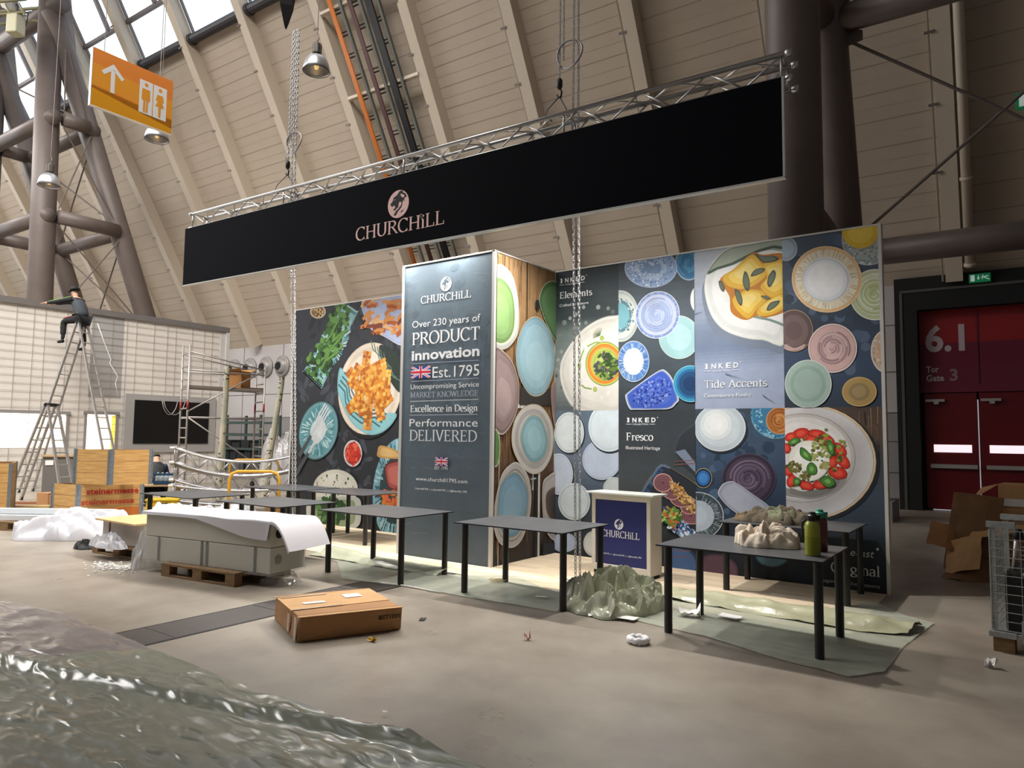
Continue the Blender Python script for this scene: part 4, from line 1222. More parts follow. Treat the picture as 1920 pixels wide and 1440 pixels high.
oval([(6.962,3.211),(7.068,3.584),(7.207,3.675),(7.378,3.626),(7.504,3.501),(7.559,3.272),(7.539,3.032),(7.418,2.871),(7.226,2.806),(7.061,2.886)], [(1, '#d9dfc0'), (.97, '#74965a'), (.85, '#86a96a'), (.6, '#90b474', -.02, -.05)])
p.ell((8.089,3.452,0.055,0.009,0.001,-0.07), '#2b2a2c')
oval([(8.138,3.484),(8.191,3.681),(8.332,3.809),(8.536,3.863),(8.749,3.778),(8.759,2.961),(8.578,2.989),(8.341,3.199)], [(1, '#c9cfb0'), (.97, '#4d6f48'), (.8, '#5f8458')])
oval([(7.133,2.753),(7.299,2.727),(7.497,2.616),(7.626,2.421),(7.676,2.218),(7.635,1.981),(7.465,1.744),(7.251,1.656),(6.992,1.93),(6.979,2.484)], [(1, '#cdbcae'), (.97, '#7d6a68'), (.9, '#927d7c'), (.7, '#a28d8c'), (.45, '#b39d9b', 0, -.1)])
oval([(8.045,3.283),(8.283,3.222),(8.474,3.041),(8.551,2.778),(8.51,2.535),(8.326,2.271),(8.104,2.181),(7.889,2.215),(7.677,2.41),(7.583,2.683),(7.641,2.941),(7.805,3.172)], [(1, '#c2b48f'), (.975, '#7fa0ae'), (.93, '#8fb2c0'), (.8, '#9cbfcc'), (.5, '#a6c8d4', 0, -.06)])
oval([(8.455,2.294),(8.585,2.445),(8.765,2.474),(8.775,1.669),(8.535,1.825)], [(1, '#c9b3a6'), (.95, '#98807c')])
oval([(8.003,2.074),(8.253,2.032),(8.468,1.84),(8.534,1.606),(8.475,1.357),(8.266,1.164),(8.005,1.125),(7.752,1.228),(7.56,1.433),(7.509,1.633),(7.579,1.851),(7.765,2.013)], [(1, '#a8966c'), (.98, '#c9c4bd'), (.85, '#aaa7a4'), (.7, '#c2bdb8')])
oval([(7.991,1.929),(8.196,1.883),(8.333,1.721),(8.381,1.556),(8.293,1.36),(8.089,1.27),(7.889,1.319),(7.747,1.494),(7.712,1.65),(7.81,1.833)], [(1, '#b3a67d'), (.97, '#7fa3ab'), (.8, '#90b6bf'), (.5, '#9cc2ca')])
p.ell((7.176,1.482,0.094,-0.001,0.005,-0.238), '#c3c9a8'); p.ell((7.171,1.482,0.084,-0.001,0.005,-0.223), '#5d8248')
oval([(7.145,0.671),(7.284,1.106),(7.485,1.266),(7.67,1.284),(7.892,1.113),(7.982,0.841),(7.931,0.529),(7.77,0.281),(7.559,0.198),(7.302,0.273),(7.174,0.448)], [(1, '#cfc9c4'), (.97, '#b3afac'), (.85, '#8d8a88'), (.8, '#c4bfbb')])
oval([(7.217,0.739),(7.286,1.017),(7.461,1.145),(7.645,1.161),(7.825,1.022),(7.912,0.829),(7.874,0.612),(7.714,0.379),(7.53,0.322),(7.349,0.386),(7.246,0.545)], [(1, '#a89a72'), (.97, '#6f92a8'), (.85, '#7c9fb6'), (.6, '#86a9be')])
oval([(8.254,0.97),(8.418,1.094),(8.634,1.152),(8.826,1.146),(8.839,0.13),(8.616,0.155),(8.4,0.277),(8.277,0.499)], [(1, '#c9c4bc'), (.95, '#a9a5a2'), (.85, '#b9b4b0')])
oval([(8.331,0.819),(8.451,0.911),(8.637,0.935),(8.829,0.925),(8.835,0.434),(8.581,0.423),(8.365,0.573)], [(1, '#8a7a70'), (.92, '#54453e'), (.6, '#47403d')])
p.poly([(8.282,0.177),(8.839,0.114),(8.843,-0.172),(8.242,-0.09)], '#2b2f34')
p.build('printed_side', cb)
# the door leaf cut into that side: slim metal head, open black slot, pale stop and a lever handle
dy0, dz0 = (7.274,2.04)
dy1, dz1 = (8.123,2.024)
dr = MB()
DX = XC - XM
dr.box(DX, dy0 - YC, dz0 - .035, DX + .02, dy1 - YC + .03, dz0 + .02)
dr.box(DX, dy1 - YC + .035, 0, DX + .02, dy1 - YC + .075, dz0 - .01)
dr.box(DX, dy0 - YC - .006, 0, DX + .008, dy0 - YC + .006, dz0 - .03)
dr.build('door_frame', edge, cb)
mb = MB(); mb.box(DX, dy1 - YC - .045, 0.0, DX + .014, dy1 - YC + .034, dz0 - .03)
mb.build('door_slot', M['black'], cb)
mb = MB()
hy, hz = (8.029,1.037)
hy -= YC
mb.box(DX, hy - .015, hz - .13, DX + .016, hy + .02, hz + .13)
mb.tube([(DX + .01, hy, hz + .03), (DX + .06, hy, hz + .03), (DX + .06, hy - .11, hz + .025)], .011, 8)
mb.build('door_handle', M['alu'], cb)
# ------------------------------------------------------------------ gate numbers and small signs
def flat_text(name, txt, parent, loc, width, h, m, bold=0.02, rot=None):
    P, w = sans(txt, bold)
    mb = MB()
    for q in P:
        mb.poly([(x / w * width, 0, y / .73 * h) for x, y in q])
    o = mb.build(name, m, parent)
    o.location = loc
    return o


pale = mat('gate_lettering', '#b9a9ae', 0.5)
flat_text('lettering', '6.1', gt, (0.14, 0.04, 3.78), 0.80, 0.62, pale, .03)
flat_text('lettering', 'Tor', gt, (0.14, 0.04, 3.27), 0.26, 0.15, pale)
flat_text('lettering', 'Gate', gt, (0.14, 0.04, 3.06), 0.36, 0.15, pale)
flat_text('lettering', '3', gt, (0.62, 0.04, 3.06), 0.16, 0.28, mat('gate_lettering_dark', '#8a6a78', 0.5), .03)

green = mat('exit_green', '#0f7a4a', 0.4, emit=('#0f7a4a', 0.25))
pict = mat('exit_white', '#dfeee6', 0.4, emit=('#dfeee6', 0.25))
def exit_sign(loc, rz, w, h, label):
    r = thing('exit_sign', label, 'sign', loc, rz)
    mb = MB(); mb.box(0, -0.03, 0, w, 0.03, h); mb.build('face', green, r, bevel=.005)
    mb = MB()
    mb.box(w * .08, -.036, h * .14, w * .27, -.031, h * .86)
    mb.poly([(w * .42, -.035, h * .8), (w * .42, -.035, h * .45), (w * .46, -.035, h * .45), (w * .46, -.035, h * .8)])
    mb.poly([(w * .37, -.035, h * .5), (w * .44, -.035, h * .25), (w * .51, -.035, h * .5)])
    mb.poly([(w * .62, -.035, h * .78), (w * .68, -.035, h * .80), (w * .68, -.035, h * .68), (w * .62, -.035, h * .66)])
    for a, b_ in (((.62, .62), (.80, .40)), ((.66, .52), (.60, .28)), ((.78, .42), (.94, .24)), ((.62, .6), (.56, .5)), ((.7, .58), (.9, .66))):
        mb.poly([(w * a[0], -.035, h * (a[1] + .05)), (w * b_[0], -.035, h * (b_[1] + .05)), (w * b_[0], -.035, h * (b_[1] - .05)), (w * a[0], -.035, h * (a[1] - .05))])
    mb.build('pictogram', pict, r)
    return r
exit_sign(hall(-0.34, WY - 0.31, 5.27), HALL, 0.42, 0.20, 'small green running man exit sign on the black gate surround')
exit_sign(hall(0.52, 15.0, 7.46), HALL, 0.6, 0.30, 'green exit sign hanging high up at the picture edge by the steel bracing')
mb = MB(); mb.tube([hall(0.8, 15.0, 7.76), hall(0.8, 15.0, 11.0)], .012, 6)
tag(mb.build('sign_wire', M['dark_steel']), 'thin wire holding the high green exit sign', 'wire')

# ------------------------------------------------------------------ steel towers carrying the roof
TY = 11.05                                  # row of the upright legs


def bY(z):
    return 16.83 - 0.352 * z                # the raking legs lean back to the wall


def tower(label, legs, x_far, levels, low_bracing):
    ox, oy = legs[0][0], TY
    r = thing('steel_tower', label, 'steel tower', hall(ox, oy, 0), HALL, 'raking tubular steel towers carrying the roof')
    L_ = lambda x, y, z: (x - ox, y - oy, z)
    plate = mat('tower_plate', '#8d8785', .5)
    for x, lean in legs:
        mb = MB(); mb.tube([L_(x, TY, 0), L_(x + lean, TY, 18.4)], .395, 24); mb.build('front_leg', M['dark_steel'], r, smooth=True)
        mb = MB(); mb.tube([L_(x + .08, bY(.35), .35), L_(x + lean * .6, bY(16.6), 16.6)], .36, 24); mb.build('raking_leg', M['dark_steel'], r, smooth=True)
        mb = MB(); mb.box(x - .5 - ox, 16.1 - oy, 0, x + .65 - ox, 17.4 - oy, .4); mb.build('footing', M['wallmid'], r)
        mb = MB()
        y2, xl = bY(15.2), x + lean * .8
        mb.add([L_(xl + w, y, z) for w in (.37, -.37) for y, z in ((TY - .1, 17.1), (y2 + .36, 14.9), (y2 - .1, 18.0), (TY - .1, 18.0))],
               [(0, 1, 2, 3), (4, 7, 6, 5), (0, 4, 5, 1), (1, 5, 6, 2), (2, 6, 7, 3)])
        mb.build('node_plate', plate, r)
        for z in levels:
            mb = MB(); mb.tube([L_(x, TY + .3, z), L_(x, bY(z) - .2, z)], .25, 18); mb.build('cross_tube', M['dark_steel'], r, smooth=True)
    xa, xb = legs[0][0], x_far
    for z in levels:
        if z > 6:
            mb = MB(); mb.tube([L_(xa, TY, z), L_(xb, TY, z)], .25, 18); mb.build('cross_tube', M['dark_steel'], r, smooth=True)
        mb = MB(); mb.tube([L_(xa, bY(z), z), L_(xb, bY(z), z)], .25, 18); mb.build('cross_tube', M['dark_steel'], r, smooth=True)
    mb = MB(); mb.tube([L_(xa, TY, 16.8), L_(xb, TY, 16.8)], .31, 18); mb.build('head_tube', M['dark_steel'], r, smooth=True)
    zs = ([1.8] if low_bracing else []) + [levels[0], levels[1], levels[2], 15.5]
    sg = 1 if xb > xa else -1
    for za, zb in zip(zs[:-1], zs[1:]):
        mb = MB()
        mb.tube([L_(xa + .3 * sg, bY(za + .3), za + .3), L_(xb - .3 * sg, bY(zb - .3), zb - .3)], .03, 8)
        mb.tube([L_(xb - .3 * sg, bY(za + .3), za + .3), L_(xa + .3 * sg, bY(zb - .3), zb - .3)], .03, 8)
        for z_, s_ in ((za + .3, 1), (zb - .3, -1)):
            mb.add([L_(xa + .3 * sg, bY(z_), z_ - .17 * s_), L_(xa + .64 * sg, bY(z_), z_ + .05), L_(xa + .64 * sg, bY(z_), z_ + .14 * s_), L_(xa + .3 * sg, bY(z_), z_ + .2 * s_)], [(0, 1, 2, 3)])
        mb.build('bracing_rod', M['dark_steel'], r)
        if low_bracing:
            mb = MB()
            mb.tube([L_(xa, TY + .3, za + .3), L_(xa, bY(zb - .3) - .2, zb - .3)], .026, 8)
            mb.tube([L_(xa, bY(za + .3) - .2, za + .3), L_(xa, TY + .3, zb - .3)], .026, 8)
            mb.build('bracing_rod', M['dark_steel'], r)
    return r


tower('brown steel tube tower rising behind the white mesh wall', [(-26.98, -.85), (-32.05, -.5)], -32.05, (5.22, 9.13, 12.66), True)
tower('thick brown steel columns rising behind the printed back wall', [(-2.35, 0.0)], 3.0, (5.22, 9.25, 12.66), False)

# ------------------------------------------------------------------ pipes and cable ladders on the roof
r = thing('drain_pipe', 'cream drain pipe running down the roof beside the rib above the red gate', 'pipe', hall(-0.30, 19.5, 5.5), HALL)
mb = MB()
o_ = Vector((-0.30, 19.5, 5.5))
mb.tube([slope(-0.30, .42, .42) - o_, slope(-0.30, 12, .42) - o_], .10, 14)
mb.build('pipe', M['rib'], r, smooth=True)
for s in (0.44, 2.4, 6.2, 9.4):
    mb = MB(); mb.tube([slope(-.30, s, .42) - o_, slope(-.30, s + .07, .42) - o_], .125, 14); mb.build('collar', M['rib'], r, smooth=True)

clad = mat('cable_ladder_grey', '#6d6f68', 0.5, 0.3)
for px, cm, lb in ((-16.1, mat('cable_orange', '#c06a1c', .5), 'cable ladder on the roof carrying the orange cable'),
                   (-15.35, mat('cable_brown', '#4d2f2c', .6), 'cable ladder on the roof carrying the thin brown cables'),
                   (-14.7, mat('cable_black', '#0d0d0f', .6), 'cable ladder on the roof carrying the thick black cables')):
    o_ = slope(px, 0.3, .5)
    r = thing('cable_ladder', lb, 'cable ladder', hall(*o_), HALL, 'cable ladders running up the roof')
    mb = MB()
    mb.beam(slope(px + .36, .3, .5) - o_, slope(px + .36, 12.2, .5) - o_, .09, .10)
    mb.build('rail', clad, r)
    s = .5
    while s < 12:
        mb = MB()
        mb.beam(slope(px - .06, s, .47) - o_, slope(px + .36, s, .47) - o_, .035, .03)
        mb.beam(slope(px + .02, s + .1, .47) - o_, slope(px + .36, s + .1, .47) - o_, .02, .03)
        mb.build('rung', M['black_metal'], r)
        s += .62
    for j in range(3):
        w = .055 if 'black' in lb else .035
        mb = MB(); mb.tube([slope(px - .04 + j * w * 1.6, .3, .55 + .01 * j) - o_, slope(px - .04 + j * w * 1.6, 12.3, .55 + .01 * j) - o_], w, 8)
        mb.build('cable', cm, r, smooth=True)
for s in (1.0, 4.05, 8.1, 10.6):
    mb = MB(); mb.beam(slope(-16.7, s, .40), slope(-13.75, s, .40), .14, .10)
    structure(mb.build('trim_%d' % (40 + int(s)), M['rib'], rotz=HALL), 'cream cross rail carrying the cable ladders')

# ------------------------------------------------------------------ bell lamps
lamp_al = mat('lamp_aluminium', '#c8c8ca', 0.35, 0.85, noise=(40, .08))
lamp_in = mat('lamp_reflector', '#8b8a84', 0.35, 0.7)
bulb_m = mat('lamp_bulb', '#ffe0a0', 0.4, emit=('#ffd48a', 0.6))
def bell_lamp(loc, label, sc=1.0, cable=4.5):
    r = thing('bell_lamp', label, 'lamp', loc, 0.3, 'hanging bell lamps')
    mb = MB()
    mb.lathe([(.27, 0), (.266, .06), (.25, .14), (.215, .23), (.16, .30), (.10, .335), (.055, .35)], 32, caps=False)
    sh = mb.build('shade', lamp_al, r, smooth=True, solid=.006)
    mb = MB(); mb.tube([(.27 * cos(i * pi / 16), .27 * sin(i * pi / 16), 0) for i in range(32)], .007, 6, closed=True); mb.build('rim', M['black_metal'], sh, smooth=True)
    mb = MB(); mb.lathe([(.0, .04), (.03, .05), (.05, .10), (.045, .16), (.03, .22), (.03, .3)], 16); mb.build('bulb', bulb_m, r, smooth=True)
    mb = MB(); mb.lathe([(.055, .33), (.055, .38), (.085, .39), (.085, .58), (.05, .60), (.02, .64)], 18)
    for k in range(8):
        a = k * pi / 4
        mb.box(.08 * cos(a) - .012, .08 * sin(a) - .012, .39, .08 * cos(a) + .012, .08 * sin(a) + .012, .57)
    mb.build('ballast', mat('ballast_grey', '#5d5853', .5, .5), r)
    mb = MB(); mb.tube([(0, 0, .64), (.05, 0, .70), (.03, 0, .78), (0, 0, .80), (.01, 0, 1.4), (.03, 0, cable)], .009, 6); mb.build('cable', M['dark_steel'], r)
    r.scale = (sc, sc, sc)
    return r


bell_lamp((-11.57,9.036,9.052), 'silver bell lamp hanging in front of the cable ladders')
bell_lamp((-16.619,8.4,8.599), 'silver bell lamp half hidden below the orange restroom sign', 1.0, 6)
bell_lamp((-20.95,7.787,8.148), 'pale bell lamp hanging in front of the brown tower column', 1.0, 8)

# ------------------------------------------------------------------ the orange sign
sg = thing('restroom_sign', 'hanging orange sign with a white arrow and two white restroom figures', 'sign', hall(-13.0, 5.85, 7.355), HALL)
org = [mat('sign_orange_%d' % i, c_, .4) for i, c_ in enumerate(('#e5893c', '#e89c33', '#dd8436', '#df9a1f'))]
W_, H_ = 1.48, 1.05
mb = MB()
mb.box(0, 0, 0, .06, W_, H_, 0)
mb.build('board', [org[0]], sg, bevel=.004)
mb = MB()
for q, i in (([(0, .36), (1, .28), (1, .62), (0, .74)], 1), ([(0, .36), (1, .28), (1, .10), (0, .3)], 2), ([(0, .0), (1, .0), (1, .26), (0, .34)], 3)):
    mb.poly([(.0615, v[0] * W_, v[1] * H_) for v in q], i)
mb.build('colour_bands', org, sg)
mb = MB(); mb.box(-.004, -.012, -.012, .064, W_ + .012, 0.0); mb.box(-.004, -.012, 0, .064, 0, H_); mb.build('edge_strip', M['white'], sg)
sw = mat('sign_white', '#ece9e6', .45)
mb = MB()
X1, X2 = .0635, .065
S = lambda pts, m_=0, x=X1: mb.poly([(x, u * W_, v * H_) for u, v in pts], m_)
S([(.215, .33), (.265, .33), (.265, .74), (.215, .74)])
S([(.24, .84), (.24, .73), (.135, .60), (.105, .65)]); S([(.24, .84), (.375, .65), (.345, .60), (.24, .73)])
S([(.565, .19), (.735, .19), (.735, .79), (.565, .79)]); S([(.745, .19), (.92, .19), (.92, .79), (.745, .79)])
mb.build('arrow_and_panels', sw, sg)
mb = MB()
def figure(cx, dress):
    S([(cx + .024 * cos(i * pi / 6), .72 + .034 * sin(i * pi / 6)) for i in range(12)], 0, X2)
    if not dress:
        S([(cx - .05, .64), (cx + .05, .64), (cx + .055, .45), (cx + .04, .42), (cx - .04, .42), (cx - .055, .45)], 0, X2)
        S([(cx - .03, .41), (cx - .004, .41), (cx - .004, .22), (cx - .03, .22)], 0, X2); S([(cx + .004, .41), (cx + .03, .41), (cx + .03, .22), (cx + .004, .22)], 0, X2)
    else:
        S([(cx - .035, .63), (cx + .035, .63), (cx + .055, .52), (cx + .03, .50), (cx + .06, .41), (cx - .06, .41), (cx - .03, .50), (cx - .055, .52)], 0, X2)
        S([(cx - .018, .40), (cx + .018, .40), (cx + .014, .22), (cx - .014, .22)], 0, X2)
figure(.65, False); figure(.832, True)
mb.build('restroom_figures', org[1], sg)
mb = MB()
for y in (.2, W_ - .2):
    mb.tube([(.03, y, H_), (.03, y, H_ + 6)], .006, 5)
mb.build('hanging_wire', M['dark_steel'], sg)

# ------------------------------------------------------------------ lighting truss at the picture corner
r = thing('stage_light_truss', 'olive lighting truss with a boxy floodlight high under the roof', 'truss', (-27.5,8.575,15.571), 0.5)
ol = mat('truss_olive', '#8a8567', .5, .3)
mb = MB()
for dy in (-.25, .25):
    for dz in (-.2, .25):
        mb.tube([(-4, dy, dz), (1.0, dy, dz + .12)], .05, 8)
for i in range(10):
    mb.tube([(-4 + i * .5, -.25, -.2), (-3.75 + i * .5, .25, .25)], .03, 6)
    mb.tube([(-3.75 + i * .5, -.25, .25), (-3.5 + i * .5, -.25, -.2)], .03, 6)
mb.build('frame', ol, r)
mb = MB(); mb.box(.35, -.3, -.75, .75, .1, -.1); mb.build('floodlight', mat('flood_cream', '#c2bd9d', .5), r, bevel=.04)
mb = MB(); mb.beam((.55, -.1, -.15), (.55, -.1, .3), .06, .06); mb.tube([(.6, .1, .2), (.8, .1, .1), (.75, .1, -.3), (.6, .1, -.5)], .02, 6); mb.build('bracket', M['black_metal'], r)
# ------------------------------------------------------------------ hanging banner, truss, hoists
BA, BD, BN = Vector((-11.6, 6.419, 0)), Vector((0.99898, 0.04512, 0)), Vector((-0.04512, 0.99898, 0))
BROT = math.atan2(BD.y, BD.x)
br = thing('hanging_banner', 'long black navy fascia banner with a pink lion crest and name, hanging from the truss', 'banner', (BA.x, BA.y, 4.12), BROT)
bn_m = mat('banner_navy', '#05070e', 0.85, spec=0.1)
mb = MB(); mb.box(0.01, 0, 0.012, 9.82, .05, .995); mb.build('fabric', bn_m, br)
mb = MB()
mb.box(0, -.006, -.004, 9.835, .056, .014); mb.box(9.815, -.006, 0, 9.835, .056, 1.0)
mb.build('edge_profile', edge, br)
p = Print((0, -.001, -4.12), (1, 0, 0), (0, -1, 0), (0, 4.12, 9.83, 5.12))
PINK = '#f0c9c2'
p.logo((4.905,4.71), .19, PINK, '#05070e')
p.serif('CHURCHiLL', (4.124,4.32), (5.706,4.3), .175, PINK, .125, .045)
p.ell((5.315,4.48,0.03,-0.01,0,-0.03), '#8a7672'); p.ell((5.315,4.48,0.02,-0.01,0,-0.02), '#0a0d1a')
p.build('crest_and_name', br)

tr_ = thing('box_truss', 'silver box truss ten metres long carrying the navy banner', 'truss', (BA.x, BA.y, 5.11), BROT)
y0_, y1_, z1_ = .075, .345, .27
mb = MB()
for y in (y0_, y1_):
    for z in (.02, z1_):
        mb.tube([(.05, y, z), (9.86, y, z)], .026, 12)
        mb.tube([(9.84, y, z), (9.90, y, z)], .034, 12); mb.tube([(.02, y, z), (.08, y, z)], .034, 12)
mb.build('chords', M['alu'], tr_, smooth=True)
mb = MB()
n = 26
for i in range(n):
    xa, xb = .12 + i * 9.7 / n, .12 + (i + 1) * 9.7 / n
    fl_ = i % 2
    for y in (y0_, y1_):
        mb.tube([(xa, y, .02 if fl_ else z1_), (xb, y, z1_ if fl_ else .02)], .011, 7)
    for z in (.02, z1_):
        mb.tube([(xa, y0_ if fl_ else y1_, z), (xb, y1_ if fl_ else y0_, z)], .011, 7)
for xe in (.1, 2.46, 4.92, 7.38, 9.8):
    for a in ((y0_, .02, y0_, z1_), (y1_, .02, y1_, z1_), (y0_, .02, y1_, .02), (y0_, z1_, y1_, z1_)):
        mb.tube([(xe, a[0], a[1]), (xe, a[2], a[3])], .013, 7)
mb.build('lacing', M['alu'], tr_, smooth=True)

def bpos(u, off, z):
    q = BA + BD * u + BN * off
    return (q.x, q.y, z)
# floodlights clamped to the rear of the truss, lighting the stand
for i, u in enumerate((.9, 2.3, 3.6, 4.5, 5.5, 6.9, 8.4)):
    r = thing('floodlight', 'small black floodlight clamped to the rear chord of the banner truss', 'floodlight', bpos(u, .25 if i in (3, 4) else .30, 4.52), BROT, 'floodlights behind the banner')
    mb = MB(); mb.M = Matrix.Rotation(radians(38), 4, 'X')
    mb.box(-.14, -.10, -.05, .14, .10, .05); hs = mb.build('housing', M['black_metal'], r, bevel=.01)
    mb = MB(); mb.M = Matrix.Rotation(radians(38), 4, 'X')
    mb.box(-.12, -.085, -.058, .12, .085, -.051); mb.build('lens', mat('flood_lens', '#ffffff', .3, emit=('#fff4e6', 6.0)), hs)
    mb = MB(); mb.tube([(-.15, 0, 0), (-.15, -.05, .12), (.15, -.05, .12), (.15, 0, 0)], .01, 6); mb.tube([(0, -.05, .12), (0, -.02, .25), (0, .045, .60)], .014, 6); mb.build('bracket', M['black_metal'], r)
    d = bpy.data.lights.new('floodlight_beam', 'SPOT')
    d.energy, d.spot_size, d.spot_blend, d.shadow_soft_size, d.color = (300, 300, 430, 250, 250, 460, 460)[i], radians(170), 1.0, .07, (1, .955, .90)
    lo = bpy.data.objects.new('floodlight_beam', d)
    COL.objects.link(lo)
    lo.parent = r
    lo.location = (0, .05, -.09)
    lo.rotation_euler = (radians(-9), 0, 0)


def chain_links(mb, pts, pitch=.046, w=.013, rw=.006):
    """welded links threaded along a polyline"""
    seg = [(Vector(a), Vector(b_)) for a, b_ in zip(pts[:-1], pts[1:])]
    k = 0
    for a, b_ in seg:
        d = (b_ - a)
        n = max(1, int(d.length / pitch))
        d.normalize()
        x = d.cross(Vector((0.3, 1, 0.1))).normalized()
        y = d.cross(x)
        for i in range(n):
            c_ = a + (b_ - a) * ((i + .5) / n)
            s_ = x if k % 2 else y
            lp = []
            for j in range(8):
                t_ = 2 * pi * j / 8
                lp.append(c_ + d * (pitch * .72 * cos(t_)) + s_ * (w * sin(t_)))
            mb.tube(lp, rw, 4, closed=True)
            k += 1


def hoist(u, label, foot, top, wide):
    x0, y0, _ = bpos(u, .21, 0)
    r = thing('hoist_chain', label, 'chain', (x0, y0, 0))
    fx, fy = foot[0] - x0, foot[1] - y0
    mb = MB()
    chain_links(mb, [(fx, fy, .05), (0, 0, 5.4), (0.02, 0, top)])
    chain_links(mb, [(fx + .05, fy + .01, .05), (.06, .02, 5.4), (.05, .01, top)])
    mb.build('slack_chain', M['chain'], r)
    mb = MB()
    for j in range(5):
        a = j * 1.9
        chain_links(mb, [(fx + .16 * cos(a), fy + .10 * sin(a), .02 + j * .008), (fx + .16 * cos(a + 1.9), fy + .10 * sin(a + 1.9), .025 + j * .008)])
    mb.build('chain_heap', M['chain'], r)
    mb = MB()
    zh = 5.92
    chain_links(mb, [(-wide, 0, zh), (-wide + .02, 0, top)], .04, .010)
    chain_links(mb, [(-wide + .05, 0.01, zh + .2), (-wide + .06, 0, top)], .04, .010)
    mb.build('load_chain', M['chain'], r)
    mb = MB()
    mb.lathe([(.02, .10), (.035, .08), (.035, .0), (.02, -.03)], 12, c=(-wide, 0, zh - .12))
    mb.tube([(-wide, 0, zh - .14), (-wide + .03, 0, zh - .19), (-wide + .02, 0, zh - .25), (-wide - .02, 0, zh - .25), (-wide - .035, 0, zh - .21)], .012, 8)
    mb.build('hook', M['black_metal'], r, smooth=True)
    mb = MB()
    mb.tube([(-wide, 0, zh - .24), (-wide - .10, -.11, zh - .42), (-wide - .12, -.13, 5.42), (-wide - .02, -.13, 5.33)], .008, 6)
    mb.tube([(-wide, 0, zh - .24), (-wide + .06, .1, zh - .42), (-wide + .10, .13, 5.42), (-wide + .10, .13, 5.30)], .008, 6)
    mb.build('sling', mat('sling_wire', '#7d7c7e', .5, .6), r, smooth=True)
    mb = MB()
    lx = -wide + .14
    mb.tube([(lx + .17 * cos(i * pi / 12), .02 * sin(i * pi / 6), zh + .24 + .17 * sin(i * pi / 12)) for i in range(24)], .012, 8, closed=True)
    mb.build('wire_coil', mat('coil_wire', '#a3a1a3', .45, .7), r, smooth=True)
    return r
hoist(7.43, 'steel hoist chain with a coiled wire loop, hanging beside the printed Elements panel', (-4.06, 6.86), 10.5, .19)
hoist(2.46, 'steel hoist chain hanging past the corner of the food picture wall', (-9.51,7.27), 8.0, .1)
r = thing('chain_bag', 'black fabric chain bag hanging above the crest end of the truss', 'bag', (*bpos(2.2, .21, 0)[:2], 8.1), BROT)
mb = MB()
mb.lathe([(.01, 0), (.05, .1), (.13, .36), (.17, .6), (.18, 1.4)], 4)
mb.build('bag', M['black'], r)
mb = MB(); mb.tube([(0, 0, 1.3), (0, 0, 4.5)], .01, 6); mb.build('strap', M['black_metal'], r)
from mathutils import noise as NZ
# ------------------------------------------------------------------ stand floor
lam = mat('laminate_oak', '#d8c2a2', 0.5, noise=(2.2, .16), stretch=(.35, 9, 1), col2='#efe0c8')
t = lam.node_tree
b = t.nodes['Principled BSDF']
bk = t.nodes.new('ShaderNodeTexBrick')
bk.inputs['Scale'].default_value = 1.0
bk.inputs['Brick Width'].default_value, bk.inputs['Row Height'].default_value = 0.9, 0.095
bk.inputs['Mortar Size'].default_value = 0.0015
bk.inputs['Color1'].default_value = (1, 1, 1, 1); bk.inputs['Color2'].default_value = (.74, .70, .66, 1); bk.inputs['Mortar'].default_value = (.45, .4, .35, 1)
tcb = t.nodes.new('ShaderNodeTexCoord')
t.links.new(tcb.outputs['Object'], bk.inputs['Vector'])
mxn = t.nodes.new('ShaderNodeMix'); mxn.data_type = 'RGBA'; mxn.blend_type = 'MULTIPLY'
mxn.inputs[0].default_value = 1.0
src = b.inputs['Base Color'].links[0].from_socket
t.links.new(src, mxn.inputs[6]); t.links.new(bk.outputs['Color'], mxn.inputs[7]); t.links.new(mxn.outputs[2], b.inputs['Base Color'])
mb = MB(); mb.prism([(-11.4, 6.5), (-1.25, 6.62), (-1.25, 8.58), (-5.44, 8.58), (-5.44, 7.12), (-7.08, 7.12), (-7.08, 8.58), (-11.4, 8.58)], 0.0002, 0.006)
tag(mb.build('laminate_flooring', lam), 'pale oak laminate flooring laid along the foot of the printed walls', 'flooring', kind='structure')

# ------------------------------------------------------------------ tables
top_m = mat('table_top_slate', '#47484b', 0.42, noise=(3.0, .28), bump=(60, .04, .005))
edge_m = mat('table_edge_black', '#0c0c0d', 0.5)
leg_m = mat('table_leg_black', '#121314', 0.38)
def table(label):
    r = thing('black_table', label, 'table', (0, 0, 0), 0, 'black tables on the stand')
    mb = MB()
    mb.box(-.66, -.46, .728, .66, .46, .7398, 1)
    mb.box(-.658, -.458, .7398, .658, .458, .7404, 0)
    mb.build('tabletop', [top_m, edge_m], r)
    for x in (-.60, .60):
        for y in (-.34, .38):
            mb = MB(); mb.lathe([(.033, 0), (.034, .006), (.034, .70), (.034, .7275)], 18, c=(x, y, 0)); mb.build('leg', leg_m, r, smooth=False)
    return r
TB = [(-1.90, 6.10, 0, 'black table carrying the beige cloth bag and the yellow water bottle'),
      (-4.18, 6.16, 0, 'black table in front of the navy counter, clear of any load, by the plastic heap'),
      (-6.17, 6.03, 0, 'black table standing before the dark slogan front of the storage room'),
      (-8.03, 5.86, 0, 'black table just behind the long white box on its pallet, next to the hanging chain'),
      (-9.88, 5.80, 0, 'black table beside the crates, over the yellow boxes'),
      (-2.08, 8.06, 0, 'black table against the printed wall, under the olive jacket'),
      (-8.55, 7.70, 0, 'black table against the food picture wall, beside the storage room'),
      (-9.95, 7.56, 0, 'black table at the outer end of the food picture wall, before the curved trusses')]
t0 = table(TB[0][3])
t0.location = (TB[0][0], TB[0][1], 0)
for x, y, rz, lb in TB[1:]:
    copy_thing(t0, (x, y, 0), rz, lb)

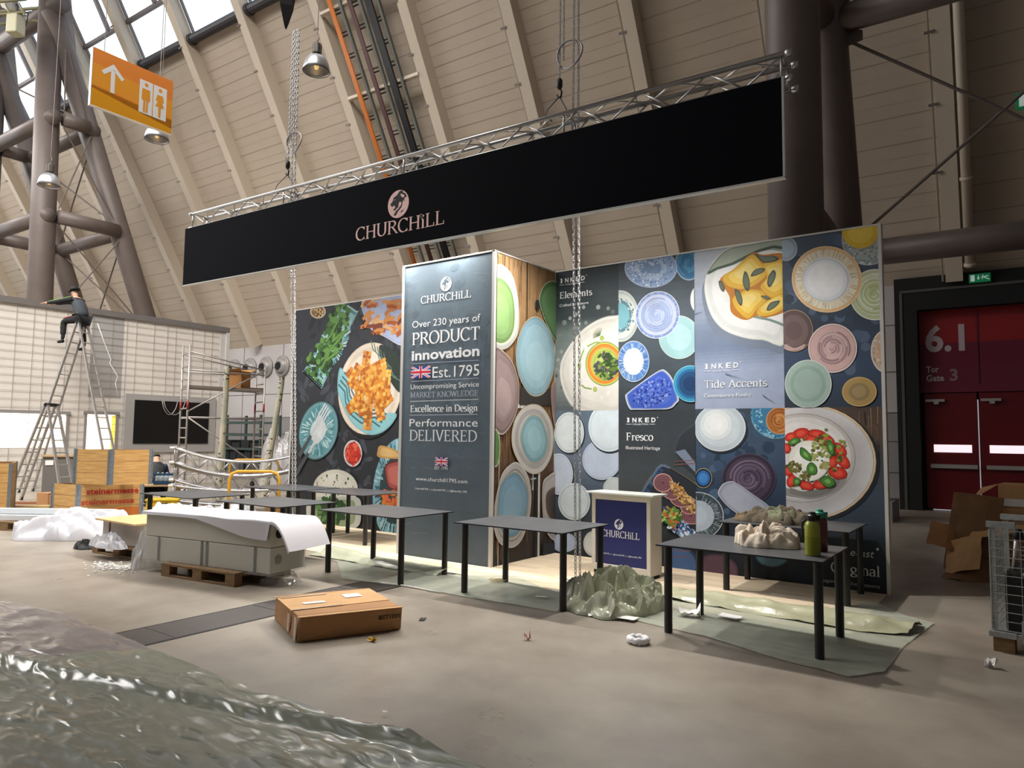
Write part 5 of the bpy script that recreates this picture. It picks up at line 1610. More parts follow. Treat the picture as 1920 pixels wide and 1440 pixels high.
# ------------------------------------------------------------------ counter
cn_w = mat('counter_white', '#dcd6cb', 0.4)
cn_n = mat('counter_navy', '#262d66', 0.45, spec=.3)
cr = thing('reception_counter', 'white reception counter with a navy front bearing a white lion crest', 'counter', (-4.32, 7.68, 0.006), math.atan2(-.06, .8))
w_, h_, d_ = .80, .95, .27
mb = MB()
mb.box(0, 0, .04, .05, d_, h_); mb.box(w_ - .05, 0, .04, w_, d_, h_); mb.box(0.05, 0, .04, w_ - .05, .04, .12); mb.box(.05, 0, h_ - .07, w_ - .05, .04, h_)
mb.box(.05, .05, .06, w_ - .05, d_ - .01, h_ - .01)
mb.build('body', cn_w, cr, bevel=.003)
mb = MB(); mb.box(-.06, -.05, h_, w_ + .06, d_ + .04, h_ + .022); mb.build('worktop', mat('counter_top', '#dfe3dc', .25), cr, bevel=.004)
mb = MB(); mb.box(.05, .012, .12, w_ - .05, .03, h_ - .07); fp = mb.build('front_panel', cn_n, cr)
mb = MB(); mb.box(.02, .02, 0, w_ - .02, d_ - .02, .04); mb.build('plinth', M['black'], cr)
p = Print((0, .011, 0), (1, 0, 0), (0, -1, 0), (.05, .1, w_ - .05, .95))
p.logo((.375, .60), .062, '#eef0f6', '#262d66')
p.serif('CHURCHiLL', (.135, .445), (.655, .445), .075, '#eef0f6', .13, .05)
p.text('f churchill1795  |  t. @churchill1795  |  o @churchill_1795', (.105, .235), (.675, .235), .018, '#e6e9f4', .012)
p.build('lettering', fp)

# ------------------------------------------------------------------ crumpled cloth and film
def crease_bump(m, sc, st, dist, stretch):
    t_ = m.node_tree
    b_ = t_.nodes['Principled BSDF']
    c_ = t_.nodes.new('ShaderNodeTexCoord')
    mp_ = t_.nodes.new('ShaderNodeMapping')
    mp_.inputs['Scale'].default_value = stretch
    mp_.inputs['Rotation'].default_value = (0, 0, .25)
    t_.links.new(c_.outputs['Object'], mp_.inputs['Vector'])
    n_ = t_.nodes.new('ShaderNodeTexNoise')
    n_.noise_type = 'RIDGED_MULTIFRACTAL'
    n_.inputs['Scale'].default_value = sc
    n_.inputs['Detail'].default_value = 5
    n_.inputs['Distortion'].default_value = .6
    t_.links.new(mp_.outputs['Vector'], n_.inputs['Vector'])
    p_ = t_.nodes.new('ShaderNodeBump')
    p_.inputs['Strength'].default_value = st
    p_.inputs['Distance'].default_value = dist
    t_.links.new(n_.outputs['Fac'], p_.inputs['Height'])
    t_.links.new(p_.outputs['Normal'], b_.inputs['Normal'])
    return m


def ridg(p_):
    return 1 - abs(NZ.noise(p_)) * 2


def heap(name, label, cat, c_, rx, ry, h, m, seed, amp=.5, freq=3.0, nu=72, nr=26, rot=0.0, edge_=.16, kind=None, smooth=False, peak=.6, parent=None, lobes=30, sharp=.75):
    """crumpled pile: overlapping elongated folds laid over a low dome, with a ragged outline"""
    rnd = random.Random(int(seed * 100))
    LB = []
    for i in range(lobes):
        q, a = math.sqrt(rnd.random()) * .82, rnd.uniform(0, 2 * pi)
        th = a + rnd.gauss(0, .9)
        LB.append((q * cos(a), q * sin(a), cos(th), sin(th), rnd.uniform(.22, .62), rnd.uniform(.07, .20), (1 - q * q) ** peak * rnd.uniform(.62, 1.0) + .10, rnd.uniform(-.5, .5)))
    mb = MB()
    vs, fs = [], []
    for k in range(0, nr + 1):
        q = k / nr
        for i in range(nu if k else 1):
            a = 2 * pi * i / nu
            R = 1 + edge_ * (NZ.noise(Vector((cos(a) * 1.6, sin(a) * 1.6, seed))) * 1.5 + NZ.noise(Vector((cos(a) * 4, sin(a) * 4, seed + 5))) * .7)
            x, y = q * cos(a), q * sin(a)
            z = (1 - q ** 2.2) ** peak * (1 - amp * .9)
            for lx, ly, c0, s0, L_, w_, hh, bend in LB:
                dx, dy = x - lx, y - ly
                pa = dx * c0 + dy * s0
                if abs(pa) < L_:
                    pe = abs(-dx * s0 + dy * c0 + bend * pa * pa)
                    if pe < w_:
                        z = max(z, hh * (1 - (pa / L_) ** 2) ** .5 * (1 - (pe / w_) ** (1.2 if sharp > .5 else 2)) ** sharp)
            w = Vector((x * 5, y * 5, seed * 3.7))
            z = h * z * (1 + .10 * NZ.noise(w)) + h * .05 * ridg(w * 1.9) * (1 - q ** 6)
            vs.append((rx * x * R, ry * y * R, max(.003, z) if k < nr else .003))
    for i in range(nu):
        fs.append((0, 1 + i, 1 + (i + 1) % nu))
    for k in range(nr - 1):
        for i in range(nu):
            a = 1 + k * nu
            fs.append((a + i, a + nu + i, a + nu + (i + 1) % nu, a + (i + 1) % nu))
    mb.add(vs, fs)
    o = mb.build(name, m, parent, smooth=smooth)
    o.location = c_
    o.rotation_euler.z = rot
    if label:
        tag(o, label, cat, kind=kind)
    return o


film_g = mat('green_grey_film', '#b3b7a0', 0.28, spec=.6, noise=(2.5, .12))
film_o = mat('olive_grey_film', '#7f8273', 0.24, spec=.7, noise=(1.1, .08))
film_c = mat('thin_clear_film', '#ccd2c0', 0.24, spec=.6, alpha=.62, bump=(5, .35, .03))
film_p = mat('smoky_film', '#8f8788', 0.2, spec=.7, alpha=.72)
heap('plastic_sheet_heap', 'crumpled heap of shiny olive plastic sheet on the floor beside the navy counter', 'plastic sheet', (-3.33, 6.27, .004), .52, .46, .37, mat('heap_film', '#a9ac95', .24, spec=.7, noise=(3, .12)), 3.1, .62, 4.6, 150, 56, lobes=44)


def sheet(name, label, outline, m, seed, z0=.004, amp=.012, n=46, fold=None, cat='plastic sheet', dirs=(1.0, 3.0)):
    """film lying on the floor: a grid clipped to an outline, lifted by folds"""
    xs, ys = [q[0] for q in outline], [q[1] for q in outline]
    x0, x1, y0, y1 = min(xs), max(xs), min(ys), max(ys)
    st = max(x1 - x0, y1 - y0) / n
    ni, nj = int((x1 - x0) / st) + 1, int((y1 - y0) / st) + 1
    mb = MB()

    def h(x, y):
        q = Vector((x * dirs[0], y * dirs[1], seed))
        v = max(0, ridg(q) - .45) * 1.2 + max(0, ridg(q * 2.3) - .5) * .8
        v += fold(x, y) if fold else 0
        return z0 + amp * v
    for i in range(ni):
        for j in range(nj):
            c_ = clip(list(outline), x0 + i * st, y0 + j * st, x0 + (i + 1) * st, y0 + (j + 1) * st)
            if len(c_) >= 3:
                mb.poly([(x, y, h(x, y)) for x, y in c_])
    me_o = mb.build(name, m, None, smooth=True)
    bm = bmesh.new(); bm.from_mesh(me_o.data)
    bmesh.ops.remove_doubles(bm, verts=bm.verts, dist=.0005)
    bm.to_mesh(me_o.data); bm.free()
    me_o.data.polygons.foreach_set('use_smooth', [True] * len(me_o.data.polygons))
    return tag(me_o, label, cat)


sheet('floor_film', 'thin greenish protective film spread under the table with the yellow bottle', [(-3.55, 6.02), (-2.96, 5.93), (-2.2, 5.80), (-1.5, 5.55), (-1.05, 5.45), (-.86, 5.72), (-.84, 6.5), (-.72, 7.5), (-.95, 7.62), (-1.3, 8.1), (-1.6, 7.5), (-2.6, 7.25), (-3.4, 7.3), (-3.7, 6.6)], film_c, 2.2, .008, .009, 80)
def roll(x, y):
    q = max(0, 1 - abs(y - (7.06 + .16 * NZ.noise(Vector((x * 1.5, 0, 7))))) / .20) ** .7
    q2 = max(0, 1 - abs(y - (6.9 + .1 * NZ.noise(Vector((x * 2.1, 5, 2))))) / .08)
    return q * (2.6 + 3.4 * NZ.noise(Vector((x * 2.3, 2, 3))) + 4 * NZ.voronoi(Vector((x * 4, y * 9, 1)))[0][0]) + q2 * 1.8
sheet('rolled_film', 'rumpled ridge of olive film pushed back along the laminate floor edge', [(-3.3, 6.9), (-2.2, 6.8), (-1.2, 6.75), (-.85, 6.85), (-.78, 7.3), (-1.1, 7.42), (-1.5, 7.3), (-2.4, 7.3), (-3.3, 7.36)], mat('ridge_film', '#aead8f', .28, spec=.6, noise=(4, .12), bump=(9, .4, .02)), 4.4, .012, .016, 90, roll, dirs=(2.0, 5.0))
sheet('floor_film', 'greenish film spread under the table before the dark slogan front', [(-7.95, 6.35), (-7.2, 6.2), (-6.3, 5.5), (-5.5, 5.66), (-4.8, 5.68), (-3.6, 5.74), (-3.75, 6.35), (-4.3, 6.56), (-4.9, 6.9), (-5.4, 6.5), (-6.0, 6.3), (-6.8, 6.38), (-7.5, 6.6)], film_c, 6.1, .008, .008, 80)
def roll2(x, y):
    return 6 * max(0, 1 - abs(y - (6.42 - .18 * (x + 6.6) * (x < -6.6))) / .12) ** .6
sheet('rolled_film', 'rolled green film edge lying under the slogan front table', [(-7.9, 6.3), (-6.8, 6.26), (-5.6, 6.28), (-5.5, 6.44), (-6.6, 6.56), (-7.4, 6.78), (-7.95, 6.8)], film_g, 8.3, .012, .014, 70, roll2, dirs=(2.0, 5.0))

# big foreground sheets
def folds(x, y):
    v = 0
    for (a, b_, c_, w, k) in ((.55, 1.0, 5.1, .10, 4), (-.25, 1.0, 2.3, .09, 3), (.15, 1.0, .85, .08, 4), (.9, 1.0, 7.4, .08, 3), (-.6, 1, 4.1, .06, 2)):
        d = abs(a * x + b_ * y - (c_ - a * 5.0)) / math.hypot(a, b_)
        v += k * max(0, 1 - d / w)
    return v
sheet('dust_sheet', 'wide olive grey plastic dust sheet lying wrinkled on the concrete', [(-6.3, -1.0), (-1.2, -1.0), (-1.2, 2.83), (-2.8, 2.87), (-4.0, 2.82), (-5.35, 2.86), (-5.9, 2.2), (-6.6, 1.5), (-7.3, .8)], crease_bump(mat('dust_film', '#8b8e7f', .22, spec=.8, noise=(1.1, .08)), 4.6, .9, .022, (1.0, 2.8, 1)), 5.5, .010, .017, 230, folds, dirs=(1.6, 4.2))
sheet('dust_sheet', 'smoky clear plastic sheet lying beyond the olive dust sheet', [(-16, -1.0), (-7.2, .7), (-6.6, 1.45), (-5.9, 2.15), (-5.3, 2.87), (-7.1, 2.93), (-8.1, 2.78), (-10, 2.86), (-16, 2.9)], crease_bump(mat('smoky_film', '#9a918f', .18, spec=.9, alpha=.8, noise=(1.2, .1)), 2.8, .9, .03, (1.0, 2.6, 1)), 7.7, .006, .016, 200, None, dirs=(1.5, 4.0))

# ------------------------------------------------------------------ things on the tables
canvas = mat('beige_canvas', '#d3c6b4', .9, noise=(8, .07), bump=(90, .2, .004))
heap('cloth_bag', 'crumpled beige canvas bag lying on the table beside the yellow bottle', 'bag', (-1.80, 6.18, .741), .25, .18, .20, canvas, 9.4, .5, 7.5, 120, 44, .1, smooth=True, peak=.5, lobes=30, sharp=.5)
oliv = mat('olive_jacket', '#5a5040', .85, noise=(6, .15), bump=(40, .2, .006))
j_ = heap('olive_jacket', 'crumpled olive jacket thrown on the table against the printed wall', 'jacket', (-2.18, 7.98, .741), .40, .22, .17, oliv, 12.2, .5, 6.0, 120, 40, .15, smooth=True, peak=.5, lobes=36, sharp=.5)
heap('sleeve', None, None, (-.33, .02, 0), .17, .12, .11, mat('jacket_brown', '#6d5a40', .85, noise=(6, .12)), 4.9, .5, 8, 70, 24, smooth=True, peak=.5, parent=j_, lobes=14, sharp=.5)
heap('hood', None, None, (.02, -.08, .05), .17, .11, .13, mat('jacket_lining', '#6f7158', .8, noise=(6, .1)), 6.6, .5, 8, 70, 24, smooth=True, peak=.5, parent=j_, lobes=14, sharp=.5)

def bottle(name, label, loc, body_c, cap_c, level_c=None):
    r = thing(name, label, 'bottle', loc, 0)
    mb = MB(); mb.lathe([(.052, 0), (.057, .006), (.057, .22), (.053, .245), (.042, .26), (.042, .266)], 26)
    bd = mb.build('body', mat('bottle_body', body_c, .18, spec=.6), r, smooth=True)
    if level_c:
        mb = MB(); mb.lathe([(.0578, .004), (.0578, .145)], 26, caps=False); mb.build('drink_level', mat('bottle_drink', level_c, .2), bd, smooth=True)
    mb = MB(); mb.lathe([(.044, .266), (.046, .27), (.046, .305), (.030, .315), (.026, .33), (.012, .335)], 22)
    mb.box(.02, -.012, .30, .058, .012, .312); mb.box(.05, -.012, .262, .058, .012, .312)
    mb.build('cap', mat('bottle_cap', cap_c, .35), r)
    mb = MB(); mb.tube([(-.046, 0, .27), (-.075, 0, .25), (-.075, 0, .13), (-.058, 0, .11)], .009, 8); mb.build('carry_strap', mat('bottle_strap', '#161616', .5), r, smooth=True)
    return r
bottle('water_bottle', 'yellow green water bottle with a black cap on the front table edge', (-1.37, 5.91, .741), '#8f9430', '#121314', '#7d8422')
bottle('water_bottle', 'dark red bottle with a teal cap behind the yellow bottle', (-1.375, 6.18, .741), '#5a1e22', '#2f8f78')

# ------------------------------------------------------------------ litter on the floor
wh = mat('litter_white', '#ecebe8', .6)
r = tag(MB().tube([(.07 * cos(i * pi / 14) * (1 + .08 * sin(i * 3)), .062 * sin(i * pi / 14), .03 + .006 * sin(i * 1.7)) for i in range(28)], .026, 10, closed=True).build('coil_of_tape', mat('white_wrap', '#e9e8ea', .5, bump=(60, .5, .01)), smooth=True), 'ring of crumpled white packing tape on the open concrete', 'tape')
r.location = (-2.56,5.31,0)
def scrap(label, px, w, d, rz, m, name='paper_scrap', z=.003, curl=.01, cat='paper'):
    mb = MB()
    mb.grid(lambda u, v: ((u - .5) * w, (v - .5) * d, z + curl * (NZ.noise(Vector((u * 3, v * 3, w * 90))) + .5) * (abs(u - .5) + abs(v - .5))), 6, 6)
    o = mb.build(name, m, None, smooth=True)
    o.location = (px[0], px[1], .0)
    o.rotation_euler.z = rz
    return tag(o, label, cat)
scrap('white paper sheet beside the plastic heap', (-2.95,5.9), .17, .13, .1, wh, z=.022)
scrap('pointed white paper scrap at the foot of the plastic heap', (-3.25,5.88), .16, .16, .5, wh, z=.02, curl=.05)
scrap('white crumpled tissue near the table leg beside the counter', (-2.55,6.34), .20, .12, .3, wh, z=.022, curl=.12)
scrap('white paper sheet under the table with the yellow bottle', (-2.23,6.5), .20, .15, -.1, wh, z=.03)
scrap('white strip of card at the film edge near the wall end', (-0.83,7.15), .06, .20, .1, wh)
scrap('small white ball of paper on the bare concrete in front of the wire cage', (-0.26,6.34), .08, .06, .3, wh, curl=.12)
scrap('small black tape scrap on the concrete beside the carton', (-4.4,4.78), .05, .10, .5, M['black_metal'], 'tape_scrap', cat='tape')
scrap('small yellow scrap on the concrete in front of the carton', (-4.25,4.04), .075, .035, .4, mat('litter_yellow', '#c9a02f', .6), 'tape_scrap', curl=.05, cat='tape')
scrap('tiny pink wrapper on the open concrete', (-3.31,4.84), .05, .04, .3, mat('litter_pink', '#e0b0a8', .6), 'sweet_wrapper', curl=.08, cat='wrapper')
scrap('white label under the bare table by the plastic heap', (-4.02,6.12), .12, .06, .2, wh, z=.02)
scrap('small scrap of foil near the picture bottom edge', (-3.09,3.05), .03, .025, .3, wh, z=.02)
mb = MB(); 
for i in range(60):
    a, q = random.uniform(0, 6.3), random.uniform(0, .1)
    mb.tube([(q * cos(a), q * sin(a) * .6, .01), (q * cos(a + .4) * 1.2, q * sin(a + .9) * .7, .03), (q * cos(a + 1.2), q * sin(a + 1.5) * .6, .015)], .002, 4)
o = mb.build('shavings', mat('shaving_straw', '#c9bd95', .8)); o.location = (-4.86,6.48,0.008)
tag(o, 'tangle of straw coloured packing strips at the edge of the laminate floor', 'packing strips', kind='stuff')
mb = MB()
for i in range(170):
    x, y = random.gauss(0, .22), random.gauss(0, .12)
    a = random.uniform(0, 3)
    mb.box(x - .012, y - .008, .002, x + .012 * cos(a) + .01, y + .012, .006 + random.uniform(0, .01))
o = mb.build('polystyrene_crumbs', wh); o.location = (-9.04,4.3,0)
tag(o, 'scatter of white packing crumbs on the floor beside the long white box', 'crumbs', kind='stuff')
# white cable lying on the concrete
mb = MB(); q = [(-5.81,5.63),(-5.49,5.68),(-5.21,5.67),(-4.97,5.66)]
mb.tube([(x, y, .012) for x, y in q], .007, 6)
tag(mb.build('white_cable', wh, smooth=True), 'white cable end lying along the film edge behind the carton', 'cable')

# ------------------------------------------------------------------ carton
cx = thing('carton', 'flat brown cardboard carton with stamped letters lying on the open concrete', 'cardboard box', (-4.68, 3.65, 0), 0)
mb = MB()
bt = [(0, 0), (.36, .78), (-.40, 1.10), (-.76, .34)]
tp = [(.02, .01), (.40, .75), (-.36, 1.08), (-.73, .33)]
n_ = 4
vs = [(x, y, .004) for x, y in bt] + [(x, y, .195) for x, y in tp]
mb.add(vs, [(3, 2, 1, 0), (4, 5, 6, 7)] + [(i, (i + 1) % 4, 4 + (i + 1) % 4, 4 + i) for i in range(4)])
mb.build('body', M['card'], cx, bevel=.006)
def tq(u, v, z=.1955):
    a = [tp[0][i] + (tp[1][i] - tp[0][i]) * u for i in (0, 1)]
    b_ = [tp[3][i] + (tp[2][i] - tp[3][i]) * u for i in (0, 1)]
    return (a[0] + (b_[0] - a[0]) * v, a[1] + (b_[1] - a[1]) * v, z)
mb = MB()
for v0, v1, z in ((-.01, .05, .2), (.95, 1.0, .2)):
    mb.add([tq(-.02, v0, z), tq(1.0, v0, z), tq(1.0, v1, z), tq(-.02, v1, z)], [(0, 1, 2, 3)])
mb.add([tq(-.01, .30, .199), tq(1.0, .36, .199), tq(1.0, .965, .2), tq(-.01, .92, .2)], [(0, 1, 2, 3)])
mb.build('flap', M['card_light'], cx, solid=.004)
mb = MB()
mb.add([tq(.0, .30, .2025), tq(.5, .32, .2025), tq(.5, .36, .2025), tq(0, .34, .2025)], [(0, 1, 2, 3)])
mb.add([tq(.02, .86, .2045), tq(.5, .88, .2045), tq(.5, .93, .2045), tq(.02, .90, .2045)], [(0, 1, 2, 3)])
mb.build('packing_tape', mat('packing_tape', '#d6b896', .25), cx)
mb = MB()
mb.add([tq(.62, .62, .2045), tq(.80, .62, .2045), tq(.80, .78, .2045), tq(.62, .78, .2045)], [(0, 1, 2, 3)])
mb.add([tq(.16, .50, .2045), tq(.38, .5, .2045), tq(.38, .58, .2045), tq(.16, .58, .2045)], [(0, 1, 2, 3)])
mb.build('paper_label', wh, cx)
mb = MB()
lf = lambda v, z: tuple(Vector((bt[3][0] * v, bt[3][1] * v, z)) + Vector((-.006 + .01 * z, -.012 + .02 * z, 0)))
mb.add([lf(.30, .03), lf(.36, .03), lf(.36, .17), lf(.30, .17)], [(0, 1, 2, 3)])
mb.add([lf(.02, .01), lf(.09, .01), lf(.09, .19), lf(.02, .19)], [(0, 1, 2, 3)])
mb.build('side_label', mat('side_label', '#b9b2a8', .4, noise=(60, .4)), cx)
mb = MB()
for v in (.045, .955):
    mb.add([tq(-.01, v - .004, .2062), tq(1.0, v - .004, .2062), tq(1.0, v + .004, .2062), tq(-.01, v + .004, .2062)], [(0, 1, 2, 3)])
mb.build('flap_slit', mat('slit_dark', '#3a2818', .9), cx)
P_, w_ = sans('BST1001', .02)
mb = MB()
def fq(t_, z):
    k = (z - .004) / .191
    lo = [bt[0][i] + (bt[1][i] - bt[0][i]) * t_ for i in (0, 1)]
    hi = [tp[0][i] + (tp[1][i] - tp[0][i]) * t_ for i in (0, 1)]
    return (lo[0] + (hi[0] - lo[0]) * k + .0105, lo[1] + (hi[1] - lo[1]) * k - .0049, z)
for q in P_:
    mb.poly([fq(.76 + .215 * x / w_, .112 + y / .73 * .036) for x, y in q])
mb.build('stamped_letters', mat('stamp_ink', '#24160c', .8), cx)
# ------------------------------------------------------------------ pallets
def pallet(label, loc, rz, name='pallet', w=1.2, d=.8, group='wooden pallets'):
    r = thing(name, label, 'pallet', loc, rz, group)
    for i in range(3):
        y = i * (d - .1) / 2
        for x in (0, w / 2 - .07, w - .145):
            mb = MB(); mb.box(x, y, .024, x + .145, y + .1, .10); mb.build('block', M['pallet'], r)
        mb = MB(); mb.box(0, y, .001, w, y + .1, .023); mb.build('runner', M['pallet'], r)
    for i in range(5):
        y = i * (d - .12) / 4
        mb = MB(); mb.box(0, y, .122, w, y + .12, .144); mb.build('deck_board', M['pallet'], r)
    mb = MB()
    for x in (0, w / 2 - .07, w - .145):
        mb.box(x, 0, .10, x + .145, d, .122)
    mb.build('stringer', M['pallet'], r)
    return r


# ------------------------------------------------------------------ long white boxes on a pallet
RW = math.atan2(.34, 1.91)
pallet('wooden pallet under the long white boxes', (-8.05, 4.36, 0), .13)
lw = mat('white_box_board', '#c2bfb3', .5, noise=(2, .04))
wrapm = mat('stretch_film', '#dfe3e0', .12, spec=.9, alpha=.22, bump=(30, .5, .02))
strap = mat('strap_dark', '#3d3a34', .5)
def long_box(z, label, film):
    r = thing('long_white_box', label, 'box', (-8.45, 4.37, z), RW, 'long white boxes on the pallet')
    Lx, Ly, H = 1.95, .53, .27
    mb = MB(); mb.box(0, 0, 0, Lx, Ly, H); mb.build('body', lw, r, bevel=.008)
    mb = MB(); mb.M = Matrix.Translation((Lx + .001, .12, H * .52)) @ Matrix.Rotation(pi / 2, 4, 'Y')
    mb.lathe([(.052, 0), (.052, .004)], 22); mb.build('grip_hole', M['black'] if not film else mat('hole_grey', '#77776f', .6), r)
    if film:
        mb = MB(); mb.box(-.012, -.012, -.02, Lx + .012, Ly + .012, H - .004)
        mb.build('stretch_wrap', wrapm, r)
        for x in (.22, .92, 1.0, 1.72):
            mb = MB(); mb.box(x, -.006, 0, x + .035, -.003, H); mb.build('strap', strap, r)
    return r
long_box(.146, 'lower long white box on the pallet, wrapped in clear stretch film', True)
long_box(.420, 'upper long white box on the pallet, under the white sheet', False)
# the white sheet draped over it
mb = MB()
cR, sR = cos(RW), sin(RW)
def drape(u, v):
    Lx, Ly = 1.95, .53
    x = -.06 + u * (Lx + .42)
    y = -.30 + v * (Ly + .40)
    z = .70
    over = max(0, -y - .012 + .03 * sin(u * 9))
    if y < -.012:
        reach = (.035 + .17 * max(0, sin((u - .38) * 3.6)) ** 1.2) if u < .84 else .03
        k = min(1, (-.012 - y) / .288)
        y, z = -.016 - .012 * k, .70 - reach * k
    if x > Lx + .01:
        k = (x - Lx - .01)
        z -= .30 * (k / .35) ** 2 + .0
        x = Lx + .01 + k * .75
        if y < .0:
            y = max(y, -.03); 
    z += .010 * NZ.noise(Vector((u * 6, v * 3, 2.0))) + .004
    return (-8.45 + x * cR - y * sR, 4.37 + x * sR + y * cR, z)
mb.grid(drape, 60, 34)
tag(mb.build('white_cover_sheet', mat('cover_sheet', '#c9c7cc', .5), smooth=True), 'smooth white foam sheet draped over the upper long box', 'sheet')
heap('film_bundle', 'bunched clear film hanging at the far end of the long white boxes', 'plastic film', (-8.62, 4.58, .0), .11, .24, .50, mat('film_bunch', '#e2e3e4', .2, alpha=.7, spec=.8), 5.9, .5, 6, 50, 20, peak=.5)
heap('film_bundle', 'bunched clear film below the near end of the long white boxes', 'plastic film', (-6.72, 5.0, .0), .20, .22, .13, mat('film_bunch2', '#d5d6d0', .2, alpha=.35, spec=.8), 8.9, .5, 7, 50, 16)

# ------------------------------------------------------------------ pallet with flat white boards behind it
pallet('wooden pallet carrying the flat white boxes and plywood', (-10.28, 4.6, 0), .05)
bx = thing('flat_box', 'flat white carton with a brown edge on the pallet behind the long boxes', 'box', (-10.15, 4.66, .146), .08)
mb = MB(); mb.box(0, 0, 0, .95, .6, .30); mb.build('body', mat('pale_box', '#cfc8c2', .7, noise=(5, .1)), bx, bevel=.01)
mb = MB(); mb.box(.16, -.006, 0, .19, -.001, .30); mb.build('edge_tape', mat('maroon_edge', '#5d2f2c', .6), bx)
mb = MB(); mb.box(-10.2, 4.58, .448, -9.15, 5.3, .468)
o = mb.build('plywood_sheet', mat('plywood', '#cfae7e', .6, noise=(4, .08), stretch=(1, 8, 1)))
tag(o, 'pale plywood sheet lying on the flat white carton', 'board')
heap('packing_foam', 'torn white packing foam hanging over the pallet edge', 'packing foam', (-9.62, 4.50, .146), .34, .10, .20, M['foil_white'], 14.5, .5, 6, 50, 16, .1)
heap('black_bag', 'small black cloth bag on the floor beside the pallet of flat boxes', 'bag', (*(-10.71,4.72,0)[:2], 0), .20, .13, .13, mat('bag_black', '#121214', .6), 2.9, .5, 8, 50, 16, .1)

# ------------------------------------------------------------------ white foil heap, pallet with bars
heap('white_foil_heap', 'big crumpled heap of thin white foil on the floor in front of the lettered crate', 'foil', (-12.05, 5.22, .0), .92, .50, .42, M['foil_white'], 21.3, .6, 2.3, 150, 50, 1.05, peak=.5, lobes=26, sharp=.55, smooth=True)
pallet('wooden pallet at the picture edge, under the white metal bars', (-14.1, 4.42, 0), .45)
wb = mat('white_bar', '#dfe4e8', .4)
for i, (q0, l_, z, lb) in enumerate((((-14.05, 4.50), 1.75, .146, 'white metal bar on the pallet at the picture edge, lowest of three'),
                               ((-14.2, 4.72), 1.75, .146, 'white metal bar on the pallet at the picture edge, behind the lowest'),
                               ((-14.1, 4.62), 2.1, .242, 'white metal bar at the picture edge, lying on top of the two others'))):
    mb = MB(); mb.box(0, 0, 0, l_, .11, .09)
    o = mb.build('metal_bar', wb, None, bevel=.004); o.location = (q0[0], q0[1], z); o.rotation_euler.z = .62
    tag(o, lb, 'metal bar', 'white metal bars')

# ------------------------------------------------------------------ collar crates
cw = mat('crate_pine', '#b08347', .75, noise=(3, .22), stretch=(1.2, 1.2, 14), col2='#d3a869')
cwd = mat('crate_pine_dark', '#8a6238', .8, noise=(3, .2), stretch=(1.2, 1.2, 14))
hinge = mat('crate_hinge', '#8f989f', .4, .7, noise=(60, .4))
def crate(label, corner, a, b_, z0, h, n, pal=True):
    """collar crate: near corner, unit edges a (along the front) and b_ (along the side) with lengths"""
    r = thing('collar_crate', label, 'wooden crate', (corner[0], corner[1], z0), 0, 'wooden collar crates')
    A, B = Vector((*a, 0)), Vector((*b_, 0))
    t_ = .02
    An, Bn_ = A.normalized(), B.normalized()
    for i in range(n):
        za, zb = i * h / n + .003, (i + 1) * h / n - .003
        for s_, e_, inn, mm in ((Vector((0, 0, 0)), A, Bn_, cw), (Vector((0, 0, 0)), B, An, cw), (B, A + B, -Bn_, cwd), (A, A + B, -An, cwd)):
            mb = MB()
            v = [s_, e_, e_ + inn * t_, s_ + inn * t_]
            mb.add([(q.x, q.y, za) for q in v] + [(q.x, q.y, zb) for q in v], [(0, 3, 2, 1), (4, 5, 6, 7), (0, 1, 5, 4), (1, 2, 6, 5), (2, 3, 7, 6), (3, 0, 4, 7)])
            mb.build('board', mm, r)
    for c_, s1, s2 in ((Vector((0, 0, 0)), 1, 1), (A, -1, 1), (B, 1, -1)):
        mb = MB()
        e1, e2 = An * .055 * s1, Bn_ * .055 * s2
        o1, o2 = -An * .006 * s1, -Bn_ * .006 * s2
        p0 = c_ + o1 + o2
        for e_, o_ in ((e1, o2), (e2, o1)):
            v = [p0, p0 + e_, p0 + e_ - o_ * .9, p0 - o_ * .9]
            mb.add([(q.x, q.y, 0) for q in v] + [(q.x, q.y, h + .004) for q in v], [(0, 3, 2, 1), (4, 5, 6, 7), (0, 1, 5, 4), (1, 2, 6, 5), (2, 3, 7, 6), (3, 0, 4, 7)])
        mb.tube([(p0.x, p0.y, 0), (p0.x, p0.y, h + .006)], .012, 8)
        mb.build('hinge_strip', hinge, r)
    return r, A, B
cA = (-13.13,5.59,0.72)
cB = (-12.92,6.59,0.72)
cL = (-13.81,5.47,0.72)
av = (cB[0] - cA[0], cB[1] - cA[1]); bv = (cL[0] - cA[0], cL[1] - cA[1])
r, A_, B_ = crate('low wooden crate stencilled twice with red trade fair lettering, under the upper crate', cA, av, bv, .15, .57, 3)
P_, w_ = sans('steinermesse', .03)
An = A_.normalized(); nn = Vector((An.y, -An.x, 0))
for k, (zz, hh, cc, f0, f1) in enumerate(((.40, .10, '#b3261c', .13, .93), (.22, .10, '#c24a2a', .06, .87), (.06, .08, '#d0662a', .10, .9))):
    mb = MB()
    for q in P_:
        mb.poly([tuple(A_ * (f0 + (f1 - f0) * x / w_) + nn * .004 + Vector((0, 0, zz + y / .73 * hh))) for x, y in q])
    if k < 2:
        mb.build('stencil_lettering', mat('stencil_red_%d' % k, cc, .7), r)
mb = MB(); v = [A_ * .24, A_ * .96]
mb.add([tuple(v[0] + nn * .003 + Vector((0, 0, .02))), tuple(v[1] + nn * .003 + Vector((0, 0, .02))), tuple(v[1] + nn * .003 + Vector((0, 0, .15))), tuple(v[0] + nn * .003 + Vector((0, 0, .15)))], [(0, 1, 2, 3)])
mb.build('orange_patch', mat('crate_orange', '#c8702a', .75, noise=(3, .2), stretch=(1, 1, 10)), r)
pm = thing('pallet', 'dark pallet under the lettered crate', 'pallet', (cA[0], cA[1], 0), 0, 'wooden pallets')
